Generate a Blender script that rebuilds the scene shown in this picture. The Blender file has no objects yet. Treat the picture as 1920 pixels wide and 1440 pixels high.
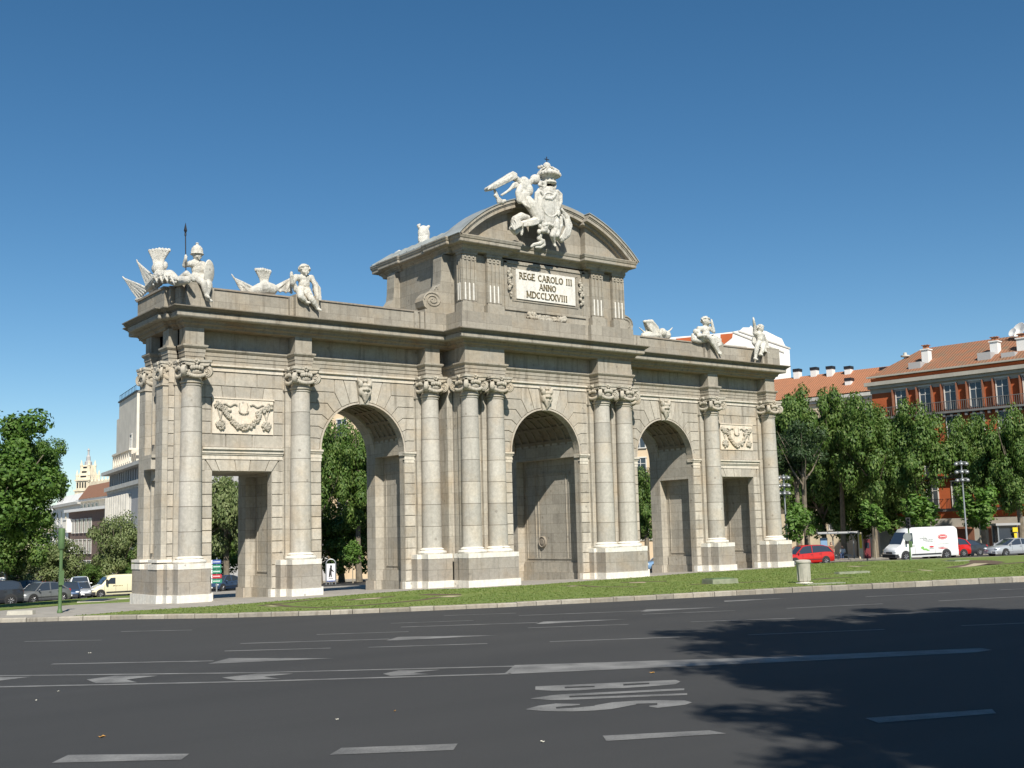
import bpy, bmesh, math, random
from math import sin, cos, pi, radians, atan2, sqrt, hypot, tan
from mathutils import Vector, Matrix, noise
random.seed(7)
SC = bpy.context.scene
COL = SC.collection
# ------------------------------------------------------------------ camera
CAM = Vector((-41.281, -51.849, 2.925))
YAW, PIT, ROL = radians(-37.014), radians(7.392), radians(-1.482)
FPX = 2121.7
fw = Vector((sin(-YAW)*cos(PIT), cos(YAW)*cos(PIT), sin(PIT)))
r0 = Vector((cos(YAW), sin(YAW), 0)); u0 = r0.cross(fw)
RT = r0*cos(ROL)+u0*sin(ROL); UP = -r0*sin(ROL)+u0*cos(ROL)
cd = bpy.data.cameras.new('camera'); co = bpy.data.objects.new('camera', cd); COL.objects.link(co)
M3 = Matrix((RT, UP, -fw)).transposed()
co.matrix_world = Matrix.Translation(CAM) @ M3.to_4x4()
cd.sensor_width = 36; cd.lens = FPX/1920*36; cd.clip_end = 3000; cd.clip_start = .2
SC.camera = co
# ------------------------------------------------------------------ sky, sun, exposure
SD = Vector((.44, 1.0, -1.05)).normalized()          # the way sunlight travels
w = bpy.data.worlds.new('World'); SC.world = w; w.use_nodes = True
nt = w.node_tree; bg = nt.nodes['Background']
sk = nt.nodes.new('ShaderNodeTexSky'); sk.sky_type = 'NISHITA'; sk.sun_disc = False
sk.sun_elevation = math.asin(-SD.z); sk.sun_rotation = atan2(-SD.x, -SD.y)
sk.altitude = 650; sk.air_density = .9; sk.dust_density = 0.0; sk.ozone_density = 1.6
hs0 = nt.nodes.new('ShaderNodeHueSaturation'); hs0.inputs['Saturation'].default_value = 1.27; hs0.inputs['Hue'].default_value = .494
nt.links.new(sk.outputs[0], hs0.inputs['Color']); nt.links.new(hs0.outputs[0], bg.inputs[0]); bg.inputs[1].default_value = 0.079
sl = bpy.data.lights.new('sun', 'SUN'); sl.energy = 5.0; sl.angle = radians(.53); sl.color = (1, .95, .86)
so = bpy.data.objects.new('sun', sl); COL.objects.link(so)
so.rotation_euler = SD.to_track_quat('-Z', 'Y').to_euler(); so.location = (-40, -80, 80)
SC.view_settings.view_transform = 'Standard'; SC.view_settings.look = 'None'
SC.view_settings.exposure = 0.36; SC.view_settings.gamma = 1
SC.view_settings.use_curve_mapping = False

# ------------------------------------------------------------------ placing helpers (surveyed world positions)
def ray(px, py): return fw + RT*((px-960)/FPX) + UP*((720-py)/FPX)
def atY(px, py, y):
    d = ray(px, py); return CAM + d*((y-CAM.y)/d.y)
def atX(px, py, x):
    d = ray(px, py); return CAM + d*((x-CAM.x)/d.x)
def atD(px, py, dep): return CAM + ray(px, py)*dep
GHT = [(-1e4, 0), (.5, 0), (6, -.20), (15, -.56), (30, -1.03), (47, -1.65), (80, -2.8), (400, -6.), (1e4, -6.)]
def gh(x, y):                                        # height of the ground: level, then falling away behind the gate
    for (a, za), (b, zb) in zip(GHT[:-1], GHT[1:]):
        if y <= b: return za+(zb-za)*(y-a)/(b-a)
    return -6.
def gD(px, dep, dz=0.):                              # ground point at image column px and depth dep
    p = CAM + ray(px, 1000)*dep
    return Vector((p.x, p.y, gh(p.x, p.y)+dz))
def atG(px, py, dz=0.):
    d = ray(px, py); z = dz
    for _ in range(40):
        if d.z > -1e-4: break
        p = CAM + d*((z-CAM.z)/d.z); z = .5*z+.5*(gh(p.x, p.y)+dz)
    return CAM + d*((z-CAM.z)/d.z)

# ------------------------------------------------------------------ tagging
def tag(o, label=None, cat=None, group=None, kind=None):
    if label: o['label'] = label
    if cat: o['category'] = cat
    if group: o['group'] = group
    if kind: o['kind'] = kind
    return o
def empty(name, loc=(0, 0, 0), rz=0, label=None, cat=None, group=None):
    o = bpy.data.objects.new(name, None); COL.objects.link(o)
    o.location = loc; o.rotation_euler = (0, 0, rz); o.empty_display_size = .3
    return tag(o, label, cat, group)
def copytree(o, parent=None):
    c = o.copy(); COL.objects.link(c)
    if parent: c.parent = parent
    for k in list(o.children): copytree(k, c)
    return c

# ------------------------------------------------------------------ mesh builder
class MB:
    def __init__(s): s.v = []; s.f = []; s.M = None
    def add(s, vs, fs):
        n = len(s.v)
        if s.M is not None: vs = [s.M @ Vector(p) for p in vs]
        s.v += [tuple(p) for p in vs]; s.f += [tuple(i+n for i in f) for f in fs]; return s
    def box(s, x0, x1, y0, y1, z0, z1):
        if x1 < x0: x0, x1 = x1, x0
        if y1 < y0: y0, y1 = y1, y0
        if z1 < z0: z0, z1 = z1, z0
        return s.add([(x0,y0,z0),(x1,y0,z0),(x1,y1,z0),(x0,y1,z0),(x0,y0,z1),(x1,y0,z1),(x1,y1,z1),(x0,y1,z1)],
              [(3,2,1,0),(4,5,6,7),(0,1,5,4),(1,2,6,5),(2,3,7,6),(3,0,4,7)])
    def frus(s, a, za, b, zb):                        # a,b = (x0,x1,y0,y1)
        return s.add([(a[0],a[2],za),(a[1],a[2],za),(a[1],a[3],za),(a[0],a[3],za),(b[0],b[2],zb),(b[1],b[2],zb),(b[1],b[3],zb),(b[0],b[3],zb)],
              [(3,2,1,0),(4,5,6,7),(0,1,5,4),(1,2,6,5),(2,3,7,6),(3,0,4,7)])
    def prismY(s, poly, y0, y1, ch=0.):               # poly in (x,z), seen from -Y counter-clockwise
        n = len(poly)
        if ch > 0:
            inn = inset(poly, ch)
            vs = [(p[0], y0, p[1]) for p in inn]+[(p[0], y0+ch, p[1]) for p in poly]+[(p[0], y1, p[1]) for p in poly]
            fs = [tuple(range(n))]
            for k in (0, n):
                for i in range(n): j = (i+1) % n; fs.append((k+i, k+n+i, k+n+j, k+j))
            fs.append(tuple(range(3*n-1, 2*n-1, -1)))
        else:
            vs = [(p[0], y0, p[1]) for p in poly]+[(p[0], y1, p[1]) for p in poly]
            fs = [tuple(range(n)), tuple(range(2*n-1, n-1, -1))]
            for i in range(n): j = (i+1) % n; fs.append((i, n+i, n+j, j))
        return s.add(vs, fs)
    def prismZ(s, poly, z0, z1, sc=1.):
        n = len(poly)
        cx = sum(p[0] for p in poly)/n; cy = sum(p[1] for p in poly)/n
        vs = [(p[0], p[1], z0) for p in poly]+[(cx+(p[0]-cx)*sc, cy+(p[1]-cy)*sc, z1) for p in poly]
        fs = [tuple(range(n-1, -1, -1)), tuple(range(n, 2*n))]
        for i in range(n): j = (i+1) % n; fs.append((i, j, n+j, n+i))
        return s.add(vs, fs)
    def lathe(s, prof, c=(0, 0, 0), n=24, a0=0., a1=2*pi, axis='Z'):
        full = abs(a1-a0-2*pi) < 1e-6; m = n if full else n+1
        vs = []; fs = []
        for r, z in prof:
            for i in range(m):
                a = a0+(a1-a0)*i/n; x, y = r*cos(a), r*sin(a)
                p = (x, y, z) if axis == 'Z' else ((z, x, y) if axis == 'X' else (x, z, y))
                vs.append((c[0]+p[0], c[1]+p[1], c[2]+p[2]))
        for k in range(len(prof)-1):
            for i in range(n):
                j = (i+1) % m
                q = (k*m+i, k*m+j, (k+1)*m+j, (k+1)*m+i)
                fs.append(q if axis != 'Y' else q[::-1])
        if full:
            e = tuple(range(m)); t = tuple(range((len(prof)-1)*m, len(prof)*m))
            if prof[0][0] > 1e-4: fs.append(e[::-1] if axis != 'Y' else e)
            if prof[-1][0] > 1e-4: fs.append(t if axis != 'Y' else t[::-1])
        return s.add(vs, fs)
    def tube(s, pts, r, n=8, cap=True):
        pts = [Vector(p) for p in pts]; k = len(pts)
        rs = r if isinstance(r, (list, tuple)) else [r]*k
        vs = []; fs = []; pu = None
        for i, p in enumerate(pts):
            t = (pts[min(i+1, k-1)]-pts[max(i-1, 0)])
            if t.length < 1e-9: t = Vector((0, 0, 1))
            t.normalize()
            if pu is None:
                pu = t.orthogonal().normalized()
            else:
                pu = (pu-t*pu.dot(t))
                pu = pu.normalized() if pu.length > 1e-6 else t.orthogonal().normalized()
            b = t.cross(pu)
            for j in range(n):
                a = 2*pi*j/n; vs.append(p+(pu*cos(a)+b*sin(a))*rs[i])
        for i in range(k-1):
            for j in range(n):
                q = (j+1) % n; fs.append((i*n+j, i*n+q, (i+1)*n+q, (i+1)*n+j))
        if cap: fs.append(tuple(range(n-1, -1, -1))); fs.append(tuple(range((k-1)*n, k*n)))
        return s.add(vs, fs)
    def ball(s, c, r, n=10, m=7):
        rx, ry, rz = r if isinstance(r, (list, tuple)) else (r, r, r)
        vs = [(c[0], c[1], c[2]+rz)]; fs = []
        for i in range(1, m):
            t = pi*i/m
            for j in range(n):
                a = 2*pi*j/n; vs.append((c[0]+rx*sin(t)*cos(a), c[1]+ry*sin(t)*sin(a), c[2]+rz*cos(t)))
        vs.append((c[0], c[1], c[2]-rz)); L = len(vs)-1
        for j in range(n):
            q = (j+1) % n
            fs.append((0, 1+j, 1+q)); fs.append((L, 1+(m-2)*n+q, 1+(m-2)*n+j))
            for i in range(m-2): fs.append((1+i*n+j, 1+(i+1)*n+j, 1+(i+1)*n+q, 1+i*n+q))
        return s.add(vs, fs)
    def quad(s, *p): return s.add(p, [tuple(range(len(p)))])
    def sweep(s, path, prof, closed=False, capz=True):
        # rectilinear plan path; outward = right-hand side; prof = [(outward offset, z)]
        n = len(path); vs = []; m = len(prof)
        for i, p in enumerate(path):
            ns = []
            for a, b in ((i-1, i), (i, i+1)):
                if not closed and (a < 0 or b >= n): continue
                A = path[a % n]; B = path[b % n]; dx, dy = B[0]-A[0], B[1]-A[1]; L = hypot(dx, dy)
                if L < 1e-9: continue
                ns.append((dy/L, -dx/L))
            if len(ns) == 2 and abs(ns[0][0]*ns[1][0]+ns[0][1]*ns[1][1]) < .9:
                d = ns[0][0]*ns[1][0]+ns[0][1]*ns[1][1]
                o = ((ns[0][0]+ns[1][0])/(1+d), (ns[0][1]+ns[1][1])/(1+d))
            else: o = ns[0]
            for off, z in prof: vs.append((p[0]+o[0]*off, p[1]+o[1]*off, z))
        fs = []
        for i in range(n if closed else n-1):
            j = (i+1) % n
            for k in range(m-1): fs.append((i*m+k, j*m+k, j*m+k+1, i*m+k+1))
        if closed and capz:
            fs.append(tuple(i*m for i in range(n-1, -1, -1))); fs.append(tuple(i*m+m-1 for i in range(n)))
        if not closed:
            fs.append(tuple(range(m-1, -1, -1))); fs.append(tuple((n-1)*m+k for k in range(m)))
        return s.add(vs, fs)
    def mesh(s, name):
        me = bpy.data.meshes.new(name); me.from_pydata(s.v, [], s.f); me.validate(); me.update()
        return me
    def build(s, name, mat, parent=None, smooth=False, fix=True, loc=None, ang=35):
        me = s.mesh(name)
        if fix:
            bm = bmesh.new(); bm.from_mesh(me); bmesh.ops.recalc_face_normals(bm, faces=bm.faces); bm.to_mesh(me); bm.free()
        if mat is not None: me.materials.append(mat)
        if smooth:
            me.shade_smooth()
            if ang < 180: me.set_sharp_from_angle(angle=radians(ang))
        o = bpy.data.objects.new(name, me); COL.objects.link(o)
        if parent: o.parent = parent
        if loc: o.location = loc
        return o
def child(name, me, parent, loc=None, rz=0, sc=None):
    o = bpy.data.objects.new(name, me); COL.objects.link(o); o.parent = parent
    if loc: o.location = loc
    o.rotation_euler = (0, 0, rz)
    if sc: o.scale = sc
    return o
def inset(poly, d):
    n = len(poly); out = []
    for i in range(n):
        a = Vector(poly[i-1]); b = Vector(poly[i]); c = Vector(poly[(i+1) % n])
        e1 = (b-a).normalized(); e2 = (c-b).normalized()
        n1 = Vector((-e1.y, e1.x)); n2 = Vector((-e2.y, e2.x))
        k = 1+n1.dot(n2)
        out.append(tuple(b+(n1+n2)*(d/max(k, .35))))
    return out

# ------------------------------------------------------------------ sculpture: blobs fused into one skin
class Blob:
    def __init__(s): s.mb = MB()
    def ell(s, c, r, rot=None):
        t = MB(); t.ball((0, 0, 0), r, 14, 10)
        R = rot.to_matrix().to_4x4() if rot is not None else Matrix.Identity(4)
        T = Matrix.Translation(Vector(c)) @ R
        s.mb.add([T @ Vector(p) for p in t.v], t.f); return s
    def cap(s, p, q, r1, r2):
        p = Vector(p); q = Vector(q); n = 5
        s.mb.tube([p+(q-p)*i/n for i in range(n+1)], [r1+(r2-r1)*i/n for i in range(n+1)], 10)
        s.mb.ball(p, r1, 10, 8); s.mb.ball(q, r2, 10, 8); return s
    def chain(s, pts, rs):
        for i in range(len(pts)-1): s.cap(pts[i], pts[i+1], rs[i], rs[i+1])
        return s
    def slab(s, poly3, th, nrm=(0, 1, 0)):             # thick plate through 3-D outline
        nv = Vector(nrm).normalized()*th/2; n = len(poly3)
        vs = [Vector(p)-nv for p in poly3]+[Vector(p)+nv for p in poly3]
        fs = [tuple(range(n)), tuple(range(2*n-1, n-1, -1))]+[(i, n+i, n+(i+1) % n, (i+1) % n) for i in range(n)]
        s.mb.add(vs, fs); return s
    def build(s, name, mat, parent=None, vox=.035, sm=3, disp=0.):
        me = s.mb.mesh(name)
        bm = bmesh.new(); bm.from_mesh(me); bmesh.ops.recalc_face_normals(bm, faces=bm.faces); bm.to_mesh(me); bm.free()
        o = bpy.data.objects.new(name, me); COL.objects.link(o)
        m = o.modifiers.new('r', 'REMESH'); m.mode = 'VOXEL'; m.voxel_size = vox
        if sm: k = o.modifiers.new('s', 'SMOOTH'); k.factor = .5; k.iterations = sm
        dg = bpy.context.evaluated_depsgraph_get(); dg.update()
        nm = bpy.data.meshes.new_from_object(o.evaluated_get(dg)); nm.name = name
        o.modifiers.clear(); o.data = nm; bpy.data.meshes.remove(me)
        nm.materials.clear(); nm.materials.append(mat); nm.shade_smooth()
        if parent: o.parent = parent
        return o

# ------------------------------------------------------------------ materials
def newmat(name):
    m = bpy.data.materials.new(name); m.use_nodes = True
    t = m.node_tree; return m, t, t.nodes['Principled BSDF']
def nd(t, typ, **k):
    n = t.nodes.new(typ)
    for a, b in k.items():
        if a == 'i':
            for kk, vv in b.items(): n.inputs[kk].default_value = vv
        else: setattr(n, a, b)
    return n
def plain(name, col, rough=.7, metal=0., var=.06, sc=6., bump=.0, spec=.5):
    m, t, b = newmat(name); b.inputs['Roughness'].default_value = rough; b.inputs['Metallic'].default_value = metal
    b.inputs['Specular IOR Level'].default_value = spec
    n = nd(t, 'ShaderNodeTexNoise', i={'Scale': sc, 'Detail': 6.})
    g = nd(t, 'ShaderNodeNewGeometry'); t.links.new(g.outputs['Position'], n.inputs['Vector'])
    mr = nd(t, 'ShaderNodeMapRange', i={'From Min': .3, 'From Max': .7, 'To Min': 1-var, 'To Max': 1+var})
    t.links.new(n.outputs['Fac'], mr.inputs['Value'])
    mx = nd(t, 'ShaderNodeVectorMath', operation='SCALE'); mx.inputs[0].default_value = col[:3]
    t.links.new(mr.outputs[0], mx.inputs['Scale']); t.links.new(mx.outputs[0], b.inputs['Base Color'])
    if bump:
        bp = nd(t, 'ShaderNodeBump', i={'Strength': bump, 'Distance': .03}); t.links.new(n.outputs['Fac'], bp.inputs['Height'])
        t.links.new(bp.outputs[0], b.inputs['Normal'])
    return m
def math_(t, op, a, b=None, c=None):
    n = nd(t, 'ShaderNodeMath', operation=op)
    for i, x in enumerate((a, b, c)):
        if x is None: continue
        if isinstance(x, (int, float)): n.inputs[i].default_value = x
        else: t.links.new(x, n.inputs[i])
    return n.outputs[0]
def mixc(t, fac, a, b, blend='MIX'):
    n = nd(t, 'ShaderNodeMix', data_type='RGBA', blend_type=blend)
    for s_, x in ((n.inputs[0], fac), (n.inputs[6], a), (n.inputs[7], b)):
        if isinstance(x, (int, float)): s_.default_value = x
        elif isinstance(x, (tuple, list)): s_.default_value = (*x[:3], 1)
        else: t.links.new(x, s_)
    return n.outputs[2]
def stone(name, col, kind='wall', bh=.592, bw=1.25, z0=3.31, var=.16, stain=.35, warm=(.50, .40, .28), mort=.010, rough=.88, wf=.4, mk=.5, bst=.4, bds=.03):
    m, t, b = newmat(name); b.inputs['Roughness'].default_value = rough; b.inputs['Specular IOR Level'].default_value = .25
    g = nd(t, 'ShaderNodeNewGeometry'); sp = nd(t, 'ShaderNodeSeparateXYZ'); t.links.new(g.outputs['Position'], sp.inputs[0])
    X, Y, Z = sp.outputs
    base = tuple(col)
    cur = None; mask = None
    if kind == 'wall':
        sn = nd(t, 'ShaderNodeSeparateXYZ'); t.links.new(g.outputs['True Normal'], sn.inputs[0])
        side = math_(t, 'GREATER_THAN', math_(t, 'ABSOLUTE', sn.outputs[0]), .7)
        u = math_(t, 'ADD', math_(t, 'MULTIPLY', X, math_(t, 'SUBTRACT', 1., side)), math_(t, 'MULTIPLY', Y, side))
        cv = nd(t, 'ShaderNodeCombineXYZ'); t.links.new(u, cv.inputs[0]); t.links.new(math_(t, 'SUBTRACT', Z, z0-30*bh), cv.inputs[1])
        br = nd(t, 'ShaderNodeTexBrick', i={'Scale': 1., 'Mortar Size': mort, 'Mortar Smooth': .1, 'Brick Width': bw, 'Row Height': bh,
              'Color1': (0, 0, 0, 1), 'Color2': (1, 1, 1, 1), 'Mortar': (.5, .5, .5, 1)}); t.links.new(cv.outputs[0], br.inputs['Vector'])
        cell, mask = br.outputs['Color'], br.outputs['Fac']
    elif kind == 'drum':
        q = math_(t, 'DIVIDE', math_(t, 'SUBTRACT', Z, z0-20*bh), bh); fl = math_(t, 'FLOOR', q); fr = math_(t, 'FRACT', q)
        oi = nd(t, 'ShaderNodeObjectInfo')
        wn = nd(t, 'ShaderNodeTexWhiteNoise', noise_dimensions='2D'); cv = nd(t, 'ShaderNodeCombineXYZ')
        t.links.new(fl, cv.inputs[0]); t.links.new(math_(t, 'MULTIPLY', oi.outputs['Random'], 37.), cv.inputs[1]); t.links.new(cv.outputs[0], wn.inputs['Vector'])
        cell = wn.outputs['Value']
        mask = math_(t, 'MAXIMUM', math_(t, 'LESS_THAN', fr, .019/bh), math_(t, 'GREATER_THAN', fr, 1-.019/bh))
    if mask is not None:
        cv2 = nd(t, 'ShaderNodeMapRange', i={'To Min': 1-var, 'To Max': 1+var}); t.links.new(cell, cv2.inputs[0])
        vm = nd(t, 'ShaderNodeVectorMath', operation='SCALE'); vm.inputs[0].default_value = base; t.links.new(cv2.outputs[0], vm.inputs['Scale']); cur = vm.outputs[0]
    else: cur = base
    if kind == 'island':
        cv2 = nd(t, 'ShaderNodeMapRange', i={'To Min': 1-var, 'To Max': 1+var}); t.links.new(g.outputs['Random Per Island'], cv2.inputs[0])
        vm = nd(t, 'ShaderNodeVectorMath', operation='SCALE'); vm.inputs[0].default_value = base; t.links.new(cv2.outputs[0], vm.inputs['Scale']); cur = vm.outputs[0]
    n1 = nd(t, 'ShaderNodeTexNoise', i={'Scale': .55, 'Detail': 5., 'Roughness': .6}); t.links.new(g.outputs['Position'], n1.inputs['Vector'])
    f1 = nd(t, 'ShaderNodeMapRange', i={'From Min': .48, 'From Max': .72, 'To Max': wf}); t.links.new(n1.outputs['Fac'], f1.inputs[0])
    cur = mixc(t, f1.outputs[0], cur, tuple(a*b_*2.15 for a, b_ in zip(warm, base)))
    # weather streaks: stretched noise
    mp = nd(t, 'ShaderNodeMapping', i={'Scale': (3.2, 3.2, .28)}); t.links.new(g.outputs['Position'], mp.inputs[0])
    n2 = nd(t, 'ShaderNodeTexNoise', i={'Scale': 1., 'Detail': 6., 'Roughness': .65}); t.links.new(mp.outputs[0], n2.inputs['Vector'])
    f2 = nd(t, 'ShaderNodeMapRange', i={'From Min': .52, 'From Max': .8, 'To Max': stain}); t.links.new(n2.outputs['Fac'], f2.inputs[0])
    cur = mixc(t, f2.outputs[0], cur, (.12, .10, .075))
    # granite speckle
    n3 = nd(t, 'ShaderNodeTexNoise', i={'Scale': 5., 'Detail': 8., 'Roughness': .85}); t.links.new(g.outputs['Position'], n3.inputs['Vector'])
    f3 = nd(t, 'ShaderNodeMapRange', i={'From Min': .3, 'From Max': .7, 'To Min': .74, 'To Max': 1.2}); t.links.new(n3.outputs['Fac'], f3.inputs[0])
    vm = nd(t, 'ShaderNodeVectorMath', operation='SCALE'); t.links.new(cur, vm.inputs[0]) if not isinstance(cur, tuple) else None
    t.links.new(f3.outputs[0], vm.inputs['Scale']); cur = vm.outputs[0]
    # small chips
    vo = nd(t, 'ShaderNodeTexVoronoi', i={'Scale': 1.1}); t.links.new(g.outputs['Position'], vo.inputs['Vector'])
    f4 = math_(t, 'LESS_THAN', vo.outputs['Distance'], .085); cur = mixc(t, math_(t, 'MULTIPLY', f4, .45), cur, (.14, .12, .10))
    if mask is not None: cur = mixc(t, math_(t, 'MULTIPLY', mask, mk), cur, (.10, .085, .065))
    t.links.new(cur, b.inputs['Base Color'])
    bp = nd(t, 'ShaderNodeBump', i={'Strength': bst, 'Distance': bds}); t.links.new(n3.outputs['Fac'], bp.inputs['Height']); t.links.new(bp.outputs[0], b.inputs['Normal'])
    return m
def leafmat(name, c1, c2, c3, trans=.35):
    m, t, b = newmat(name); b.inputs['Roughness'].default_value = .55; b.inputs['Specular IOR Level'].default_value = .35
    g = nd(t, 'ShaderNodeNewGeometry')
    cr = nd(t, 'ShaderNodeValToRGB'); e = cr.color_ramp.elements
    e[0].color = (*c1, 1); e[1].color = (*c3, 1); k = e.new(.55); k.color = (*c2, 1)
    t.links.new(g.outputs['Random Per Island'], cr.inputs[0]); t.links.new(cr.outputs[0], b.inputs['Base Color'])
    tr = nd(t, 'ShaderNodeBsdfTranslucent'); mx = nd(t, 'ShaderNodeMixShader', i={0: trans}); out = t.nodes['Material Output']
    hs = nd(t, 'ShaderNodeHueSaturation', i={'Saturation': 1.15, 'Value': 1.35}); t.links.new(cr.outputs[0], hs.inputs['Color']); t.links.new(hs.outputs[0], tr.inputs[0])
    t.links.new(b.outputs[0], mx.inputs[1]); t.links.new(tr.outputs[0], mx.inputs[2]); t.links.new(mx.outputs[0], out.inputs[0])
    return m
G = (.425, .39, .328)
S_WALL = stone('granite_ashlar', G, var=.12, stain=.6)
S_FACE = stone('granite_face_block', (.445, .405, .34), 'island', var=.17, stain=.7)
S_BLOCK = stone('granite_block', (.47, .42, .35), 'plain')
S_JOINT = stone('granite_recess', (.30, .26, .21), 'plain')
S_DRUM = stone('granite_drum', (.455, .425, .37), 'drum', bh=1.19, z0=3.27, var=.15, stain=.35, mk=.7)
S_PED = stone('granite_pedestal', (.335, .305, .262), 'wall', bh=.585, z0=.35, bw=1.15, var=.09, mk=.6)
S_WHITE = stone('white_limestone', (.72, .69, .62), 'plain', stain=.4, warm=(.5, .43, .36))
S_DARK = stone('weathered_granite', (.36, .315, .25), 'wall', bw=1.1, bh=.6, z0=14.0, var=.12, stain=.6)
S_CORN = stone('weathered_cornice', (.35, .318, .26), 'plain', stain=.9)
S_MARB = stone('carved_limestone', (.74, .71, .63), 'plain', stain=.7, warm=(.5, .46, .40), bst=.9, bds=.16)
S_CAPT = stone('capital_stone', (.46, .42, .345), 'plain', stain=.6, bst=.7, bds=.06)
S_PANEL = stone('relief_stone', (.68, .60, .49), 'plain', stain=.3)
S_ATT = stone('attic_granite', (.325, .295, .24), 'wall', bw=1.1, bh=.62, z0=14.5, var=.14, stain=.55)
S_TRIM = stone('moulding_stone', (.60, .55, .465), 'plain', stain=.5)
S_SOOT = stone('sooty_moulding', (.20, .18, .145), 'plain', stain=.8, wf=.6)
S_VAULT = stone('vault_stain_and_shade', (.25, .215, .165), 'plain', stain=.7, wf=.6, warm=(.42, .30, .2))  # brown stain, darkened further to imitate the deep shade inside the arches
S_BED = stone('bed_moulding_stain_and_shade', (.29, .245, .18), 'plain', stain=.85, wf=.7, warm=(.45, .28, .16))  # rusty stain colour, also darkened to stand in for shade under the corona
M_LEAD = plain('lead_roof', (.27, .29, .285), .6, .0, .2, 1.)
M_IRON = plain('dark_iron', (.04, .04, .045), .5, .6)
M_LETTER = plain('bronze_letters', (.16, .125, .06), .6, .0, .2)
# ================================================================== THE GATE
gate = empty('monumental_gate', (0, 0, 0), 0, 'grey granite triumphal gate with three round arches, two square doorways and a tall inscribed attic', 'gate')
AX = 11.24; R0 = 2.53; ZS = 7.38
ARCH = [(-AX, 1.35, 5.5), (0, -.25, 7.0), (AX, 1.35, 5.5)]
wall = MB()
def pier(x0, x1, y0, y1, z1, rl, rr):
    a = .46; d = .55
    wall.box(x0, x1, y0, y0+a, -.5, z1); wall.box(x0, x1, y1-.95, y1, -.5, z1)
    wall.box(x0+(d if rl else 0), x1-(d if rr else 0), y0+a, y1-.95, -.5, z1)
    for s, on, X in ((-1, rl, x0), (1, rr, x1)):
        if on:
            fx = X-s*d
            wall.box(fx, fx+s*.2, y0+a, y1-.95, -.5, .36)
            wall.box(fx, fx+s*.14, y0+a+.1, y1-1.05, .36, .95)
            wall.box(fx, X, y0+a, y1-.95, z1-.12, z1)
            for yy in ((y0+a+.28, y1-1.3) if y1-y0 < 5 else (y0+a+.28, y0+a+1.2, y0+a+1.5, y1-2.5, y1-2.2, y1-1.3)): wall.box(fx, fx+s*.035, yy, yy+.07, 1.2, z1-1.)
            wall.box(fx, fx+s*.035, y0+a+.28, y1-1.23, 1.13, 1.2); wall.box(fx, fx+s*.035, y0+a+.28, y1-1.23, z1-1., z1-.93)
for s in (-1, 1):
    def P(a, b, *k):
        if s < 0: pier(a, b, *k)
        else: pier(-b, -a, k[0], k[1], k[2], k[4], k[3])
    P(-21.85, -19.69, 1.39, 5.5, 6.2, 0, 1)
    P(-16.55, -AX-R0, 1.39, 5.5, 6.2, 1, 1)
    P(-AX+R0, -6.02, 1.39, 5.5, ZS, 1, 0)
    P(-6.02, -R0, -.21, 7.0, ZS, 0, 1)
    for a, b, y0, y1, z0 in ((-21.85, -AX-R0, 1.39, 5.5, 6.2), (-AX+R0, -6.02, 1.39, 5.5, ZS), (-6.02, -R0, -.21, 7., ZS)):
        if s < 0: wall.box(a, b, y0, y1, z0, 11.52)
        else: wall.box(-b, -a, y0, y1, z0, 11.52)
def archfill(cx, y0, y1, R, top=11.52, n=28, wall=None):
    wall = wall or globals()['wall']
    vs = []; fs = []
    for i in range(n+1):
        a = pi-pi*i/n; x = cx+R*cos(a); z = ZS+R*sin(a)
        for y in (y0, y1): vs += [(x, y, z), (x, y, top)]
    for i in range(n):
        k = i*4; j = k+4
        fs += [(k, j, j+1, k+1), (k+2, k+3, j+3, j+2), (k, k+2, j+2, j), (k+1, j+1, j+3, k+3)]
    wall.add(vs, fs)
    if R > R0: wall.box(cx-R, cx-R0, y0, y1, ZS+.0, ZS+.01)
for cx, y0, y1 in ARCH:
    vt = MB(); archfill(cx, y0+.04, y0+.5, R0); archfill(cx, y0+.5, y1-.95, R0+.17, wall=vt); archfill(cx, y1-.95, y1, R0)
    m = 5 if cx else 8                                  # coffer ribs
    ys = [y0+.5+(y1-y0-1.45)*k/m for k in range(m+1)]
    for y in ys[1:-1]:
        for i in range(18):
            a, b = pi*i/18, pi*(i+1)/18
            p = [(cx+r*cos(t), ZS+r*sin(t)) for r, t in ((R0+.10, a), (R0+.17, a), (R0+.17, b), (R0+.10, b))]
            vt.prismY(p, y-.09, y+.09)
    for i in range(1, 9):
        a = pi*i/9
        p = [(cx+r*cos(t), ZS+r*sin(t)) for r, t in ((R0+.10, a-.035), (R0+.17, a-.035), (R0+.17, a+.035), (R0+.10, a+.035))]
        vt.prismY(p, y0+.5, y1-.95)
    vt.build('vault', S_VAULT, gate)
wall.box(-21.45, 21.45, 2.2, 5.4, 11.52, 14.02); wall.box(-6, 6, 0.2, 6.9, 11.5, 14.02)
wo = wall.build('wall', S_WALL, gate)
# round seal on the middle passage wall
sm_ = MB(); sm_.lathe([(.36, .05), (.36, -.06), (.31, -.1), (.28, -.06), (.2, -.06), (.17, -.09), (.0, -.09)], (0, 0, 0), 28, axis='X')
so_ = sm_.build('round_seal', S_JOINT, gate, True); so_.location = atX(1018, 1016, 3.06)

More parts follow.
